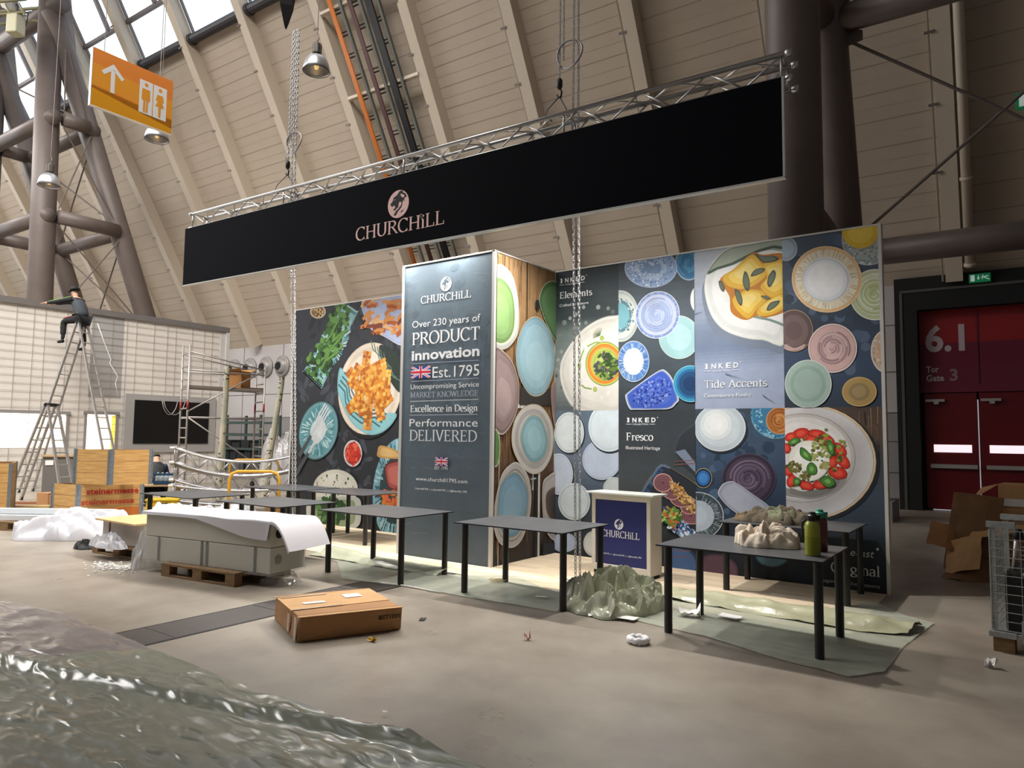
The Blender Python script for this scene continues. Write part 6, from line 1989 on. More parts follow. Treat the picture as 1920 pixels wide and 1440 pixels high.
for f in (0.02, .45, .88):
    mb = MB(); mb.beam(A_ * f + Vector((0, 0, .07)), A_ * f + B_ * .98 + Vector((0, 0, .07)), .1, .14); mb.build('block', M['pallet'], pm)
mb = MB(); mb.beam(A_ * 0 + B_ * .06 + Vector((0, 0, .011)), A_ + B_ * .06 + Vector((0, 0, .011)), .1, .022); mb.build('runner', M['pallet'], pm)
uC, uR, uL = (-12.63,5.87,0.74), (-12.42,6.47,0.74), (-13.28,5.58,0.74)
crate('upper wooden crate of plain boards standing skewed on the lettered crate', uC, (uR[0] - uC[0], uR[1] - uC[1]), (uL[0] - uC[0], uL[1] - uC[1]), .725, .60, 3)
lC, lR = (-16.35,5.72), (-18.55,5.43)
crate('tall wooden crate cut off by the picture edge', (lC[0], lC[1]), (-.35, -.70), (-.95, .42), .0, .98, 5)

# grey cabinet and small cartons behind the crates
gC = (-19.72,7.56)
gcab = thing('grey_cabinet', 'grey metal cabinet with a wooden top behind the crates', 'cabinet', (gC[0], gC[1], 0), 1.17)
mb = MB(); mb.box(0, 0, 0, .8, .5, .98); mb.build('body', mat('cabinet_grey', '#6e6a66', .5), gcab, bevel=.01)
mb = MB(); mb.box(-.03, -.03, .98, .83, .53, 1.02); mb.build('top_board', mat('cab_top', '#a88a62', .7), gcab)
mb = MB(); mb.box(.05, -.012, .78, .22, -.001, .9); mb.build('notice', wh, gcab)
for k, (q, w, h, rz, lb) in enumerate((((-17.56,6.65), .34, .28, .3, 'small cardboard box on the floor in front of the ladder foot'), ((-17.28,6.75), .26, .24, .5, 'narrow cardboard box squeezed beside the lettered crate'))):
    r = thing('cardboard_box', lb, 'cardboard box', (q[0], q[1], 0), rz, 'small boxes by the ladder')
    mb = MB(); mb.box(0, 0, 0, w, .3, h); mb.build('body', M['card'], r, bevel=.005)
    mb = MB(); mb.box(0, .13, h, w, .17, h + .002); mb.build('packing_tape', mat('box_tape', '#b08c5c', .3), r)
for q, c_, lb in (((-18.25,6.51), '#8a5a40', 'brown timber plank on the floor under the ladder'), ((-17.23,6.33), '#c9a878', 'pale timber plank on the floor beside the ladder foot')):
    mb = MB(); mb.box(-.5, -.08, 0, .5, .08, .05); o = mb.build('timber_plank', mat('plank', c_, .8, noise=(4, .15))); o.location = (q[0], q[1], 0); o.rotation_euler.z = .75
    tag(o, lb, 'plank', 'planks by the ladder')
mb = MB()
mb.grid(lambda u, v: (-.9 + 1.8 * u, -.35 + .7 * v, .01 + .02 * NZ.noise(Vector((u * 7, v * 5, 3)))), 14, 8)
o = mb.build('artificial_turf', mat('turf_green', '#3f5a2c', .95, noise=(60, .3)), smooth=True); o.location = (-16.91,6.18,0); o.rotation_euler.z = .7
tag(o, 'strip of green artificial turf on the floor by the wooden crate', 'turf')

# ------------------------------------------------------------------ white mesh wall
WX = -22.0
cloth = mat('mesh_wall_cloth', '#dfd8d0', .8, noise=(.8, .05))
cloth2 = mat('mesh_wall_grey', '#a5a29f', .8)
wire = mat('mesh_wire', '#a9a39c', .5, .3)
mw = thing('mesh_wall', 'tall white cloth wall behind a wire grid, with lit openings and a black screen', 'exhibition wall', (WX, 0, 0), 0)
Y0, Y1, ZT = -6.0, 13.9, 5.18
hol = [(-3.0, 8.95, 1.17, 2.09), (9.50, 10.30, .2, 2.12)]
mb = MB()
ys = sorted({Y0, Y1, *[h_[0] for h_ in hol], *[h_[1] for h_ in hol]})
zs = sorted({0.0, ZT, *[h_[2] for h_ in hol], *[h_[3] for h_ in hol]})
for ya, yb in zip(ys[:-1], ys[1:]):
    for za, zb in zip(zs[:-1], zs[1:]):
        if not any(h_[0] <= ya and yb <= h_[1] and h_[2] <= za and zb <= h_[3] for h_ in hol):
            mb.box(-.05, ya, za, 0, yb, zb)
mb.build('cloth', cloth, mw)
mb = MB(); mb.box(.001, 9.5, 2.62, .004, 10.35, 5.05); mb.box(.001, 10.35, 2.62, .004, 10.42, 5.05)
mb.build('grey_cloth', cloth2, mw)
mb = MB()
z = .12
while z < 5.0:
    mb.box(.02, Y0, z, .026, Y1 - .35, z + .010); z += .215
y = 3.0
k = 0
while y < Y1 - .3:
    mb.box(.02, y, 0.0, .026, y + .010, 5.0); y += (.28, .55, .42)[k % 3]; k += 1
mb.build('wire_grid', wire, mw)
mb = MB(); mb.box(-.08, Y0, ZT - .14, .06, Y1, ZT + .03); mb.build('top_rail', mat('rail_grey', '#7d7876', .5, .3), mw)
mb = MB(); mb.box(-.08, Y1 - .12, 0, .06, Y1 + .002, ZT - .15); mb.box(.001, Y1 - .30, 0, .012, Y1 - .13, ZT - .15); mb.build('end_post', mat('post_white', '#c9c6c2', .5), mw)
lit = mat('backlit_opening', '#fff6e6', .5, emit=('#fff3dc', 2.6))
for (ya, yb, za, zb) in hol:
    mb = MB(); mb.box(-.30, ya - .1, za - .1, -.28, yb + .1, zb + .1); mb.build('lit_panel', lit, mw)
    mb = MB()
    mb.box(.0, ya - .1, zb, .05, yb + .1, zb + .09); mb.box(0, yb, za, .04, yb + .07, zb); mb.box(0, ya - .07, za, .04, ya, zb)
    mb.build('opening_frame', mat('opening_grey', '#8f8b88', .5), mw)
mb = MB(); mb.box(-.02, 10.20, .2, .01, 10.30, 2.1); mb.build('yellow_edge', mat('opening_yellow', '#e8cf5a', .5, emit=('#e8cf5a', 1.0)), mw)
mb = MB(); mb.box(0, 10.55, 1.0, .05, 14.0 - .5, 2.78); mb.build('screen_surround', cloth2, mw)
mb = MB(); mb.box(.05, 10.82, 1.27, .07, 13.25, 2.60); mb.build('screen', mat('screen_black', '#020202', .5), mw)
mb = MB()
for yy, w in ((11.9, .5), (12.05, .7)):
    mb.tube([(.085, yy + w * (i / 12 - .5), 2.6 - .42 * sin(pi * i / 12) ** .6) for i in range(13)], .012, 5)
mb.build('hanging_cable', wire, mw, smooth=True)

# ------------------------------------------------------------------ ladders
lad = mat('ladder_alu', '#b9b6b4', .42, .6)
foot_m = M['black_metal']
def ladder(label, apex, feet, wdir, w0, w1, rung=.28):
    """double ladder: apex (x,y,z), two foot centres, width direction"""
    r = thing('step_ladder', label, 'ladder', (apex[0], apex[1], 0), 0, 'aluminium step ladders')
    wv = Vector(wdir).normalized()
    for f in feet:
        top = Vector((0, 0, apex[2]))
        bot = Vector((f[0] - apex[0], f[1] - apex[1], 0))
        off_ = (bot - top).normalized() * .08
        off_.z = 0
        for s_ in (-1, 1):
            mb = MB(); mb.beam(top + off_ + wv * s_ * w0 / 2, bot + wv * s_ * w1 / 2 + Vector((0, 0, .03)), .03, .075, up=wv); mb.build('rail', lad, r)
            mb = MB(); mb.beam(bot + wv * s_ * w1 / 2, bot + wv * s_ * w1 / 2 + Vector((0, 0, .07)), .04, .085); mb.build('foot', foot_m, r)
        n = int((bot - top).length / rung)
        for i in range(1, n):
            t_ = i / n
            c_ = top + off_ + (bot - top - off_) * t_
            w = w0 + (w1 - w0) * t_
            mb = MB(); mb.tube([c_ - wv * w / 2, c_ + wv * w / 2], .016, 8)
            mb.tube([c_ - wv * (w / 2 + .02), c_ - wv * (w / 2 - .01)], .022, 8); mb.tube([c_ + wv * (w / 2 - .01), c_ + wv * (w / 2 + .02)], .022, 8)
            mb.build('rung', lad, r)
    mb = MB(); mb.tube([Vector((0, 0, apex[2] - .03)) - wv * (w0 / 2 + .04), Vector((0, 0, apex[2] - .03)) + wv * (w0 / 2 + .04)], .045, 10); mb.build('hinge', foot_m, r)
    return r
AP = (-20.568,8.633,4.565)
SD, WD = Vector((.847, .53, 0)), (-.53, .847, 0)
ladder('tall aluminium step ladder with a worker sitting on top', AP, ((AP[0] - SD.x * 1.30, AP[1] - SD.y * 1.30), (AP[0] + SD.x * 1.22, AP[1] + SD.y * 1.22)), WD, .34, .50)
AP2 = (-18.422,7.175,2.261)
ladder('short aluminium step ladder open in front of the lit opening', AP2, ((AP2[0] - SD.x * .78, AP2[1] - SD.y * .78), (AP2[0] + SD.x * .55, AP2[1] + SD.y * .55)), WD, .32, .46, .27)
# white wires trailing from the ladder top
mb = MB()
o_ = Vector(AP)
mb.tube([(.1, .35, .0), (.1, .55, -.5), (.1, .75, -.95), (.1, .72, -1.05), (.1, .95, -1.4), (.1, .9, -1.6), (.1, 1.0, -2.0)], .01, 5)
o = mb.build('trailing_wire', wh, smooth=True); o.location = AP
tag(o, 'thin white wire trailing from the top of the tall ladder', 'wire')
# ------------------------------------------------------------------ mobile scaffold
sc_m = mat('scaffold_alu', '#a39d99', .45, .5)
red_m = mat('scaffold_red', '#8f2420', .5)
o = Vector((-18.6, 10.6, 0))
sw_, sl_ = Vector((-.80, .25, 0)), Vector((.22, 2.25, 0))
r = thing('scaffold_tower', 'grey aluminium mobile scaffold tower with a platform in front of the black screen', 'scaffold', tuple(o))
for c_, top in ((Vector((0, 0, 0)), 4.05), (sw_, 4.1), (sl_, 3.6), (sl_ + sw_, 3.5)):
    mb = MB(); mb.tube([c_ + Vector((0, 0, .18)), c_ + Vector((0, 0, top))], .026, 10); sd_ = mb.build('standard', sc_m, r, smooth=True)
    mb = MB(); mb.tube([c_ + Vector((0, 0, 2.25)), c_ + Vector((0, 0, 2.5))], .029, 10); mb.build('coupling', red_m, sd_, smooth=True)
    mb = MB(); mb.M = Matrix.Translation(c_ + Vector((0, 0, .09))) @ Matrix.Rotation(pi / 2, 4, 'X'); mb.lathe([(.03, -.03), (.085, -.025), (.085, .025), (.03, .03)], 16); mb.build('castor', M['black_metal'], sd_)
for base in (Vector((0, 0, 0)), sl_):
    z = .4
    while z < (3.95 if base.length == 0 else 3.5):
        mb = MB(); mb.tube([base + Vector((0, 0, z)), base + sw_ + Vector((0, 0, z))], .02, 8); mb.build('rung', sc_m, r, smooth=True)
        z += .27 if z < 2.9 else .36
for z in (.5, 2.05, 3.35, 3.85):
    for sft in (Vector((0, 0, 0)), sw_):
        mb = MB(); mb.tube([sft + Vector((0, 0, z)), sl_ + sft + Vector((0, 0, min(z, 3.5)))], .02, 8); mb.build('ledger', sc_m, r, smooth=True)
mb = MB(); mb.tube([Vector((0, 0, 2.05)), sl_ + Vector((0, 0, .6))], .02, 8); mb.tube([Vector((0, 0, 2.2)), sl_ + Vector((0, 0, 3.5))], .02, 8); mb.build('diagonal_brace', sc_m, r, smooth=True)
mb = MB(); q = [Vector((0, 0, 0)), sl_, sl_ + sw_, sw_]
mb.add([(v.x, v.y, 2.86) for v in q] + [(v.x, v.y, 2.93) for v in q], [(3, 2, 1, 0), (4, 5, 6, 7)] + [(i, (i + 1) % 4, 4 + (i + 1) % 4, 4 + i) for i in range(4)])
mb.build('platform', mat('platform_ply', '#7d746c', .6), r)
bx = thing('cardboard_box', 'open brown cardboard box standing on the scaffold platform', 'cardboard box', tuple(o + sl_ * .55 + sw_ * .6 + Vector((0, 0, 2.932))), .3)
mb = MB(); mb.box(0, 0, 0, .5, .40, .50); mb.build('body', mat('box_brown', '#8f6232', .85), bx)
mb = MB(); mb.add([(0, 0, .5), (.5, 0, .5), (.55, -.16, .56), (-.03, -.15, .54)], [(0, 1, 2, 3)]); mb.add([(0, .4, .5), (.5, .4, .5), (.55, .55, .58), (-.03, .55, .58)], [(0, 1, 2, 3)]); mb.build('flap', mat('flap_brown', '#a5743e', .85), bx, solid=.004)
for k in range(2):
    mb = MB(); mb.box(0, 0, 0, .45, .10, .045); o2 = mb.build('timber_offcut', mat('offcut', '#6d5238', .8)); o2.location = tuple(o + sl_ * .82 + sw_ * (.35 + .25 * k) + Vector((0, 0, 2.932))); o2.rotation_euler.z = 1.2 + k * .2
    tag(o2, 'dark timber offcut lying on the scaffold platform, ' + ('outer one' if k == 0 else 'inner one'), 'timber', 'offcuts on the scaffold')

# ------------------------------------------------------------------ curved trusses stacked on the floor
E0, E1 = Vector((-14.0, 7.75, 0)), Vector((-12.45, 9.75, 0))
ct_m = mat('curved_truss_alu', '#b3b1b2', .35, .8)
ud = (E1 - E0).normalized()
pd = Vector((-ud.y, ud.x, 0))
def curved_truss(label, z0, shift, sag):
    r = thing('curved_truss', label, 'truss', tuple(E0 + pd * shift), 0, 'curved box trusses')
    Lc = (E1 - E0).length + .2
    def q(t_, b_, zz):
        zc = z0 + sag * (2 * t_ - 1) ** 2
        return ud * (t_ * Lc) + pd * (b_ * .29) + Vector((0, 0, zc + zz * .29))
    mb = MB()
    for b_ in (0, 1):
        for zz in (0, 1):
            mb.tube([q(i / 16, b_, zz) for i in range(17)], .025, 8)
    mb.build('chords', ct_m, r, smooth=True)
    mb = MB()
    n = 13
    for i in range(n):
        f = i % 2
        for b_ in (0, 1):
            mb.tube([q(i / n, b_, f), q((i + 1) / n, b_, 1 - f)], .011, 6)
        for zz in (0, 1):
            mb.tube([q(i / n, f, zz), q((i + 1) / n, 1 - f, zz)], .011, 6)
    for t_ in (0, 1):
        for a in (((0, 0), (0, 1)), ((0, 1), (1, 1)), ((1, 1), (1, 0)), ((1, 0), (0, 0))):
            mb.tube([q(t_, *a[0]), q(t_, *a[1])], .02, 6)
    mb.build('lacing', ct_m, r, smooth=True)
    mb = MB()
    for b_ in (0, 1):
        for zz in (0, 1):
            for t_, s_ in ((0, -1), (1, 1)):
                mb.tube([q(t_, b_, zz), q(t_, b_, zz) + ud * (s_ * .09)], .034, 8)
    mb.build('coupler', mat('coupler_alu', '#c9c7c6', .4, .6), r)
curved_truss('uppermost curved silver truss of the stack behind the tables', .74, 0, .28)
curved_truss('second curved silver truss, lying just below the uppermost one', .42, .04, .25)
curved_truss('lowest curved silver truss resting near the floor', .145, .0, .12)
for f in (.25, .75):
    mb = MB(); mb.box(-.12, -.2, 0, .12, .2, .13); o2 = mb.build('timber_block', M['pallet']); o2.location = tuple(E0 + (E1 - E0) * f + pd * .15); o2.rotation_euler.z = .9
    tag(o2, 'timber block carrying the curved trusses, ' + ('outer one' if f < .5 else 'one nearer the printed wall'), 'timber', 'timber blocks')

# ------------------------------------------------------------------ yellow hoop barriers, birch trunks, rolls, racking
yel = mat('hoop_yellow', '#c9962a', .4)
def hoop(label, a, b_, h):
    r = thing('hoop_barrier', label, 'barrier', (a[0], a[1], 0), 0, 'yellow hoop barriers')
    d = Vector((b_[0] - a[0], b_[1] - a[1], 0))
    n = d.normalized()
    pts = [Vector((0, 0, 0)), Vector((0, 0, h - .14)), n * .04 + Vector((0, 0, h - .04)), n * .14 + Vector((0, 0, h)), d - n * .14 + Vector((0, 0, h)), d - n * .04 + Vector((0, 0, h - .04)), d + Vector((0, 0, h - .14)), d]
    mb = MB(); mb.tube(pts, .028, 10); mb.build('hoop', yel, r, smooth=True)
    mb = MB()
    for q in (Vector((0, 0, 0)), d):
        mb.box(q.x - .08, q.y - .08, 0, q.x + .08, q.y + .08, .015)
    mb.build('foot_plate', yel, r)
hoop('yellow hoop barrier standing in front of the curved trusses', (-11.51,7.4), (-10.86,7.97), .95)
hoop('yellow hoop barrier half hidden behind the curved trusses', (-14.7,9.45), (-14.12,10.33), 1.02)
bark = mat('birch_bark', '#b9a893', .8, noise=(3, .3), stretch=(1, 1, 1.5), col2='#8f9a84')
scar_m = mat('bark_scar', '#2a2520', .9)
def birch(label, foot, lean, h, seed):
    r = thing('birch_trunk', label, 'tree trunk', (foot[0], foot[1], 0), 0, 'bare birch trunks')
    pts = [Vector((lean[0] * t_ + .04 * NZ.noise(Vector((t_ * 4, seed, 0))), lean[1] * t_ + .04 * NZ.noise(Vector((seed, t_ * 4, 0))), h * t_)) for t_ in [i / 14 for i in range(15)]]
    mb = MB(); mb.tube(pts, [.082 - .025 * i / 14 for i in range(15)], 14)
    for i in range(26):
        k = random.randint(0, 13); f = random.random()
        p_ = pts[k] + (pts[k + 1] - pts[k]) * f
        a = random.uniform(3.2, 6.2)
        rr = .082 - .025 * (k + f) / 14
        c_ = p_ + Vector((cos(a) * rr, sin(a) * rr, 0))
        t_ = Vector((-sin(a), cos(a), 0))
        mb.beam(c_ - t_ * .025, c_ + t_ * .025, .015, .018, 1)
    mb.build('trunk', [bark, scar_m], r, smooth=False)
birch('bare birch trunk standing beside the scaffold', (-14.77,9.22), (.07, .08), 3.12, 2)
birch('bare birch trunk leaning near the hanging chain', (-14.26,10.03), (.16, .30), 2.95, 7)
foil_s = mat('silver_foil_wrap', '#c3c5c9', .3, .3, noise=(6, .12), bump=(14, .7, .02))
def wrapped(label, px, rx, ry, h, seed, rot, m=None):
    heap('wrapped_bundle', label, 'bundle', (px[0], px[1], 0), rx, ry, h, m or foil_s, seed, .22, 5, 70, 26, rot, peak=.38, smooth=True, lobes=12, sharp=.5)
wrapped('silver foil wrapped roll on the floor behind the first table, nearest the yellow boxes', (-12.58,7.52), .42, .26, .30, 3.3, 1.0)
wrapped('silver foil wrapped roll on the floor behind the white box, by the chain', (-12.35,8.06), .42, .26, .32, 5.2, 1.0)
wrapped('printed white bag bulging behind the far end of the long white box', (-12.99,7.15), .40, .24, .34, 6.9, 1.0, mat('printed_bag', '#d9d6d8', .5, noise=(7, .15)))
wrapped('white cloth strip lying on the floor below the outer table', (-11.93,8.44), .32, .07, .10, 9.9, .9, wh)
wrapped('tall bale wrapped in grey bubble film beside the leaning birch trunk', (-17.35,12.73), .62, .5, 1.75, 11.1, .6, mat('bubble_film', '#a3a09f', .35, spec=.7, bump=(12, .5, .03)))
rk = thing('pallet_rack', 'dark green steel rack loaded with black bundles behind the scaffold', 'rack', hall(-28.2, 17.6, 0), HALL)
rg = mat('rack_green', '#3c4a44', .5)
for x in (0, 2.2, 4.4):
    for y in (0, .9):
        mb = MB(); mb.box(x, y, 0, x + .09, y + .09, 2.35); mb.build('upright', rg, rk)
for z in (.45, .95, 1.5, 2.0):
    for y in (0, .9):
        mb = MB(); mb.box(0.09, y, z, 4.4, y + .06, z + .09); mb.build('beam', rg, rk)
mb = MB()
for k in range(9):
    x = .15 + k * .46
    mb.box(x, .1, .54, x + .40, .85, .54 + .30 + .08 * (k % 3))
for k in range(7):
    x = .15 + k * .60
    mb.box(x, .1, 1.04, x + .5, .85, 1.04 + .2 + .1 * (k % 2))
mb.build('load', mat('rack_load', '#1c1d1e', .6, noise=(6, .3)), rk)

# ------------------------------------------------------------------ yellow boxes, crate of bottles, board below the table
yb = mat('yellow_crate', '#c7a61c', .5)
for k, (q, z, lb) in enumerate((((-13.83,7.47), 0, 'lower yellow plastic box of the pair stacked under the table beside the crates'), ((-13.83,7.47), .165, 'upper yellow plastic box of the pair stacked under the table beside the crates'))):
    r = thing('yellow_box', lb, 'plastic box', (q[0], q[1], z), .95, 'stacked yellow boxes')
    mb = MB(); mb.box(-.28, -.2, 0, .28, .2, .15); mb.box(-.30, -.22, .13, .30, .22, .163); mb.build('body', yb, r, bevel=.006)
    mb = MB(); mb.box(-.05, -.226, .07, .12, -.22, .09); mb.build('label_strip', M['black_metal'], r)
q = (-14.23,7.63)
mb = MB(); mb.box(-.45, -.35, .44, .55, .35, .47); mb.box(-.4, -.3, 0, -.34, .3, .44); mb.box(.44, -.3, 0, .5, .3, .44)
o2 = mb.build('wooden_bench', mat('bench_board', '#a98a62', .7, noise=(4, .1))); o2.location = ((-15.77,8.3)[0], (-15.77,8.3)[1], 0); o2.rotation_euler.z = .95
tag(o2, 'plain wooden work bench behind the table beside the crates', 'bench')
ob = o2.location
r = thing('bottle_crate', 'dark blue crate of water bottles on the wooden work bench', 'bottle crate', (ob.x + .18, ob.y + .12, .472), .95)
bc = mat('crate_blue', '#1d3a52', .5)
mb = MB()
mb.box(-.20, -.15, 0, .20, .15, .02)
for a in ((-.20, -.15, .20, -.14), (-.20, .14, .20, .15), (-.20, -.15, -.19, .15), (.19, -.15, .20, .15)):
    mb.box(a[0], a[1], 0, a[2], a[3], .09); mb.box(a[0], a[1], .20, a[2], a[3], .25)
for x in (-.2, .19):
    for y in (-.15, .14):
        mb.box(x, y, 0, x + .01, y + .01, .25)
mb.build('frame', bc, r)
for i in range(4):
    for j in range(2):
        b_ = tag(MB().lathe([(.035, .02), (.036, .16), (.015, .23), (.015, .262)], 12).build('water_bottle', mat('clear_bottle', '#c2ccd2', .2, spec=.7)), 'clear water bottle standing in the dark blue crate', 'bottle', 'bottles in the blue crate')
        v = Matrix.Rotation(.95, 3, 'Z') @ Vector((-.135 + i * .09, -.07 + j * .14, 0))
        b_.location = (ob.x + .18 + v.x, ob.y + .12 + v.y, .475)

# ------------------------------------------------------------------ wire cage on the picture's far side
cg = thing('wire_cage', 'galvanised wire mesh cage on wooden feet loaded with black gear', 'wire cage', (-.26, 6.86, 0), -.10)
CW, CD, CH = 1.2, .8, .97
for x in (0, CW - .12):
    for y in (0, CD - .12):
        mb = MB(); mb.box(x, y, 0, x + .14, y + .12, .115); mb.build('wooden_foot', M['pallet'], cg)
mb = MB()
mb.box(-.02, -.02, .12, CW, CD, .155)
mb.box(-.025, -.03, .115, .16, .10, .16)
mb.build('base_tray', M['galv'], cg, bevel=.004)
mb = MB()
for x in (0, CW - .03):
    for y in (0, CD - .03):
        mb = MB(); mb.box(x, y, .15, x + .035, y + .004, CH); mb.box(x, y, .15, x + .004, y + .035, CH)
        if x == 0:
            mb.box(-.02, y - .02, CH - .01, .17, y + .03, CH + .035)
        mb.build('corner_post', M['galv'], cg)
def mesh_panel(pts, n, m_):
    mb = MB()
    a, b_, h = Vector(pts[0]), Vector(pts[1]), pts[2]
    for i in range(n + 1):
        q = a + (b_ - a) * (i / n)
        mb.tube([q, q + Vector((0, 0, h))], .0032, 5)
    for i in range(m_ + 1):
        z = Vector((0, 0, h * i / m_))
        mb.tube([a + z, b_ + z], .0034, 5)
    return mb
mesh_panel(((.0, -.005, .17), (CW, -.005, .17), CH - .2), 12, 11).build('mesh_front', M['galv'], cg)
mesh_panel(((-.005, .0, .17), (-.005, CD, .17), CH - .2), 10, 13).build('mesh_side', M['galv'], cg)
mesh_panel(((.0, CD - .005, .17), (CW, CD - .005, .17), CH - .2), 12, 11).build('mesh_rear', M['galv'], cg)
mb = MB(); mb.box(.19, -.02, .09, .215, -.008, .26); mb.build('latch', M['galv'], cg)
ox, oy = -.26, 6.86
Rc = Matrix.Rotation(-.10, 3, 'Z')
def inc(x, y, z):
    v = Rc @ Vector((x, y, 0))
    return (ox + v.x, oy + v.y, z)
cs = thing('black_case', 'black padded case inside the wire cage, standing low behind the mesh', 'case', inc(.08, .06, .156), -.10)
mb = MB(); mb.box(0, 0, 0, 1.0, .62, .46); mb.build('body', M['black_metal'], cs, bevel=.02)
mb = MB(); mb.tube([(.12, -.01, .44), (.18, -.01, .50), (.28, -.01, .53), (.4, -.01, .53), (.48, -.01, .49)], .012, 8); mb.build('handle', M['alu_dull'], cs, smooth=True)
for k, (x, lb) in enumerate(((.13, 'silver stand leg standing upright in the wire cage, nearest its corner'), (.24, 'silver stand leg standing upright in the wire cage beside the first'))):
    r = thing('stand_leg', lb, 'stand', inc(x, .2, .62), -.10, 'stand legs in the cage')
    mb = MB(); mb.tube([(0, 0, 0), (.03 - .05 * k, .0, .30)], .017, 10); mb.build('pole', M['alu_dull'], r, smooth=True)
    mb = MB(); mb.tube([(.03 - .05 * k, 0, .24), (.03 - .05 * k, 0, .32)], .03, 10); mb.build('clamp', M['black'], r, smooth=True)
pn = thing('black_board', 'black display board leaning upright inside the wire cage', 'board', inc(.38, .22, .62), -.10)
mb = MB(); mb.box(0, 0, 0, .7, .06, .34); mb.build('board', M['black'], pn)
mb = MB(); mb.box(-.02, -.005, 0, .0, .065, .35); mb.build('edge', M['alu_dull'], pn)
# cardboard boxes behind the cage
def open_box(name, label, px, rz, w, d, h, m, flaps):
    r = thing(name, label, 'cardboard box', (px[0], px[1], px[2]), rz, 'cardboard boxes behind the cage')
    mb = MB(); mb.box(0, 0, 0, w, d, h - .001); mb.build('body', m, r, bevel=.006)
    for f in flaps:
        mb = MB(); mb.add(f, [(0, 1, 2, 3)]); mb.build('flap', M['card_light'], r, solid=.005)
    return r
open_box('cardboard_box', 'brown cardboard box on the floor behind the wire cage, flaps hanging open', (-.52, 10.6, 0), -.25, .9, .7, .62, M['card'], [[(0, 0, .62), (0, .7, .62), (-.22, .72, .42), (-.25, .05, .38)], [(0, 0, .62), (.9, 0, .62), (.95, -.2, .70), (-.05, -.22, .44)]])
open_box('cardboard_box', 'pale cardboard box stacked high behind the wire cage, with white tape', (-.30, 10.7, .63), -.1, .8, .6, .48, M['card_light'], [[(0, 0, .48), (0, .6, .48), (-.26, .62, .40), (-.28, .02, .28)]])
mb = MB(); mb.box(0, 0, 0, .7, .012, .09); o2 = mb.build('packing_tape', wh); o2.location = (0.02, -.013, .22); o2.parent = [c for c in bpy.data.objects if c.get('label', '').startswith('pale cardboard box stacked')][0]
def card_sheet(label, loc, rot, w, h, m, bend):
    mb = MB()
    mb.grid(lambda u, v: ((u - .5) * w, bend * (u - .5) ** 2 + .03 * NZ.noise(Vector((u * 3, v * 3, w * 40))), v * h), 8, 8)
    o_ = mb.build('cardboard_sheet', m, None, solid=.006)
    o_.location = loc
    o_.rotation_euler = rot
    return tag(o_, label, 'cardboard', 'cardboard sheets behind the cage')
tcm = mat('torn_card', '#7d5c3f', .9, noise=(4, .2))
card_sheet('torn brown cardboard sheet leaning on the boxes behind the wire cage, tallest one', (-.66, 10.45, .02), (-.18, .05, -.5), .62, .98, tcm, .25)
card_sheet('pale cardboard flap leaning low beside the wire cage', (-.68, 10.05, .10), (-.75, -.35, -.4), .42, .52, M['card_light'], .1)
card_sheet('crushed brown cardboard sheet lying at the foot of the boxes behind the cage', (-.62, 9.95, .01), (-1.1, .2, -.2), .55, .5, tcm, .4)
card_sheet('brown cardboard sheet folded over beside the pale flap', (-.80, 10.35, .30), (-.9, .5, .3), .5, .45, M['card'], .3)

# ------------------------------------------------------------------ people
skin = mat('skin', '#c99a80', .55)
cl_black = mat('work_trousers', '#15161a', .85, noise=(10, .2))
cl_vest = mat('work_vest', '#3a4046', .85, noise=(12, .15))
hair_m = mat('hair_grey', '#4d443c', .9, noise=(30, .3))
lime = mat('lime_piping', '#6fa03a', .6)
redp = mat('red_piping', '#b0281f', .6)


def skinned(name, pts, edges, m, parent=None, levels=2):
    """pts: (x, y, z, radius) or (x, y, z, rx, ry)"""
    me = bpy.data.meshes.new(name)
    me.from_pydata([p_[:3] for p_ in pts], edges, [])
    me.materials.append(m)
    ob_ = bpy.data.objects.new(name, me)
    COL.objects.link(ob_)
    md = ob_.modifiers.new('skin', 'SKIN')
    md.use_smooth_shade = True
    sv = me.skin_vertices[0].data
    for i, p_ in enumerate(pts):
        sv[i].radius = (p_[3], p_[4] if len(p_) > 4 else p_[3])
        sv[i].use_root = (i == 0)
    sb = ob_.modifiers.new('subdivision', 'SUBSURF')
    sb.levels = sb.render_levels = levels
    if parent:
        ob_.parent = parent
    return ob_


def body_mat(name, zneck, yhand):
    """dark clothes with bare skin above the neckline and past the cuffs"""
    m = mat(name, '#c99a80', .6)
    t_ = m.node_tree
    b_ = t_.nodes['Principled BSDF']
    c_ = t_.nodes.new('ShaderNodeTexCoord')
    s_ = t_.nodes.new('ShaderNodeSeparateXYZ')
    t_.links.new(c_.outputs['Object'], s_.inputs[0])
    g_ = t_.nodes.new('ShaderNodeMath'); g_.operation = 'GREATER_THAN'; g_.inputs[1].default_value = zneck
    t_.links.new(s_.outputs['Z'], g_.inputs[0])
    f_ = g_.outputs[0]
    if yhand is not None:
        l_ = t_.nodes.new('ShaderNodeMath'); l_.operation = 'LESS_THAN'; l_.inputs[1].default_value = yhand
        t_.links.new(s_.outputs['Y'], l_.inputs[0])
        x_ = t_.nodes.new('ShaderNodeMath'); x_.operation = 'MAXIMUM'
        t_.links.new(f_, x_.inputs[0]); t_.links.new(l_.outputs[0], x_.inputs[1])
        f_ = x_.outputs[0]
    k_ = t_.nodes.new('ShaderNodeMix'); k_.data_type = 'RGBA'
    k_.inputs[6].default_value = (*lin('#1a1b1f'), 1); k_.inputs[7].default_value = (*lin('#c99a80'), 1)
    t_.links.new(f_, k_.inputs[0]); t_.links.new(k_.outputs[2], b_.inputs['Base Color'])
    return m


def person_at(name, label, loc, rz):
    return thing(name, label, 'person', loc, rz)


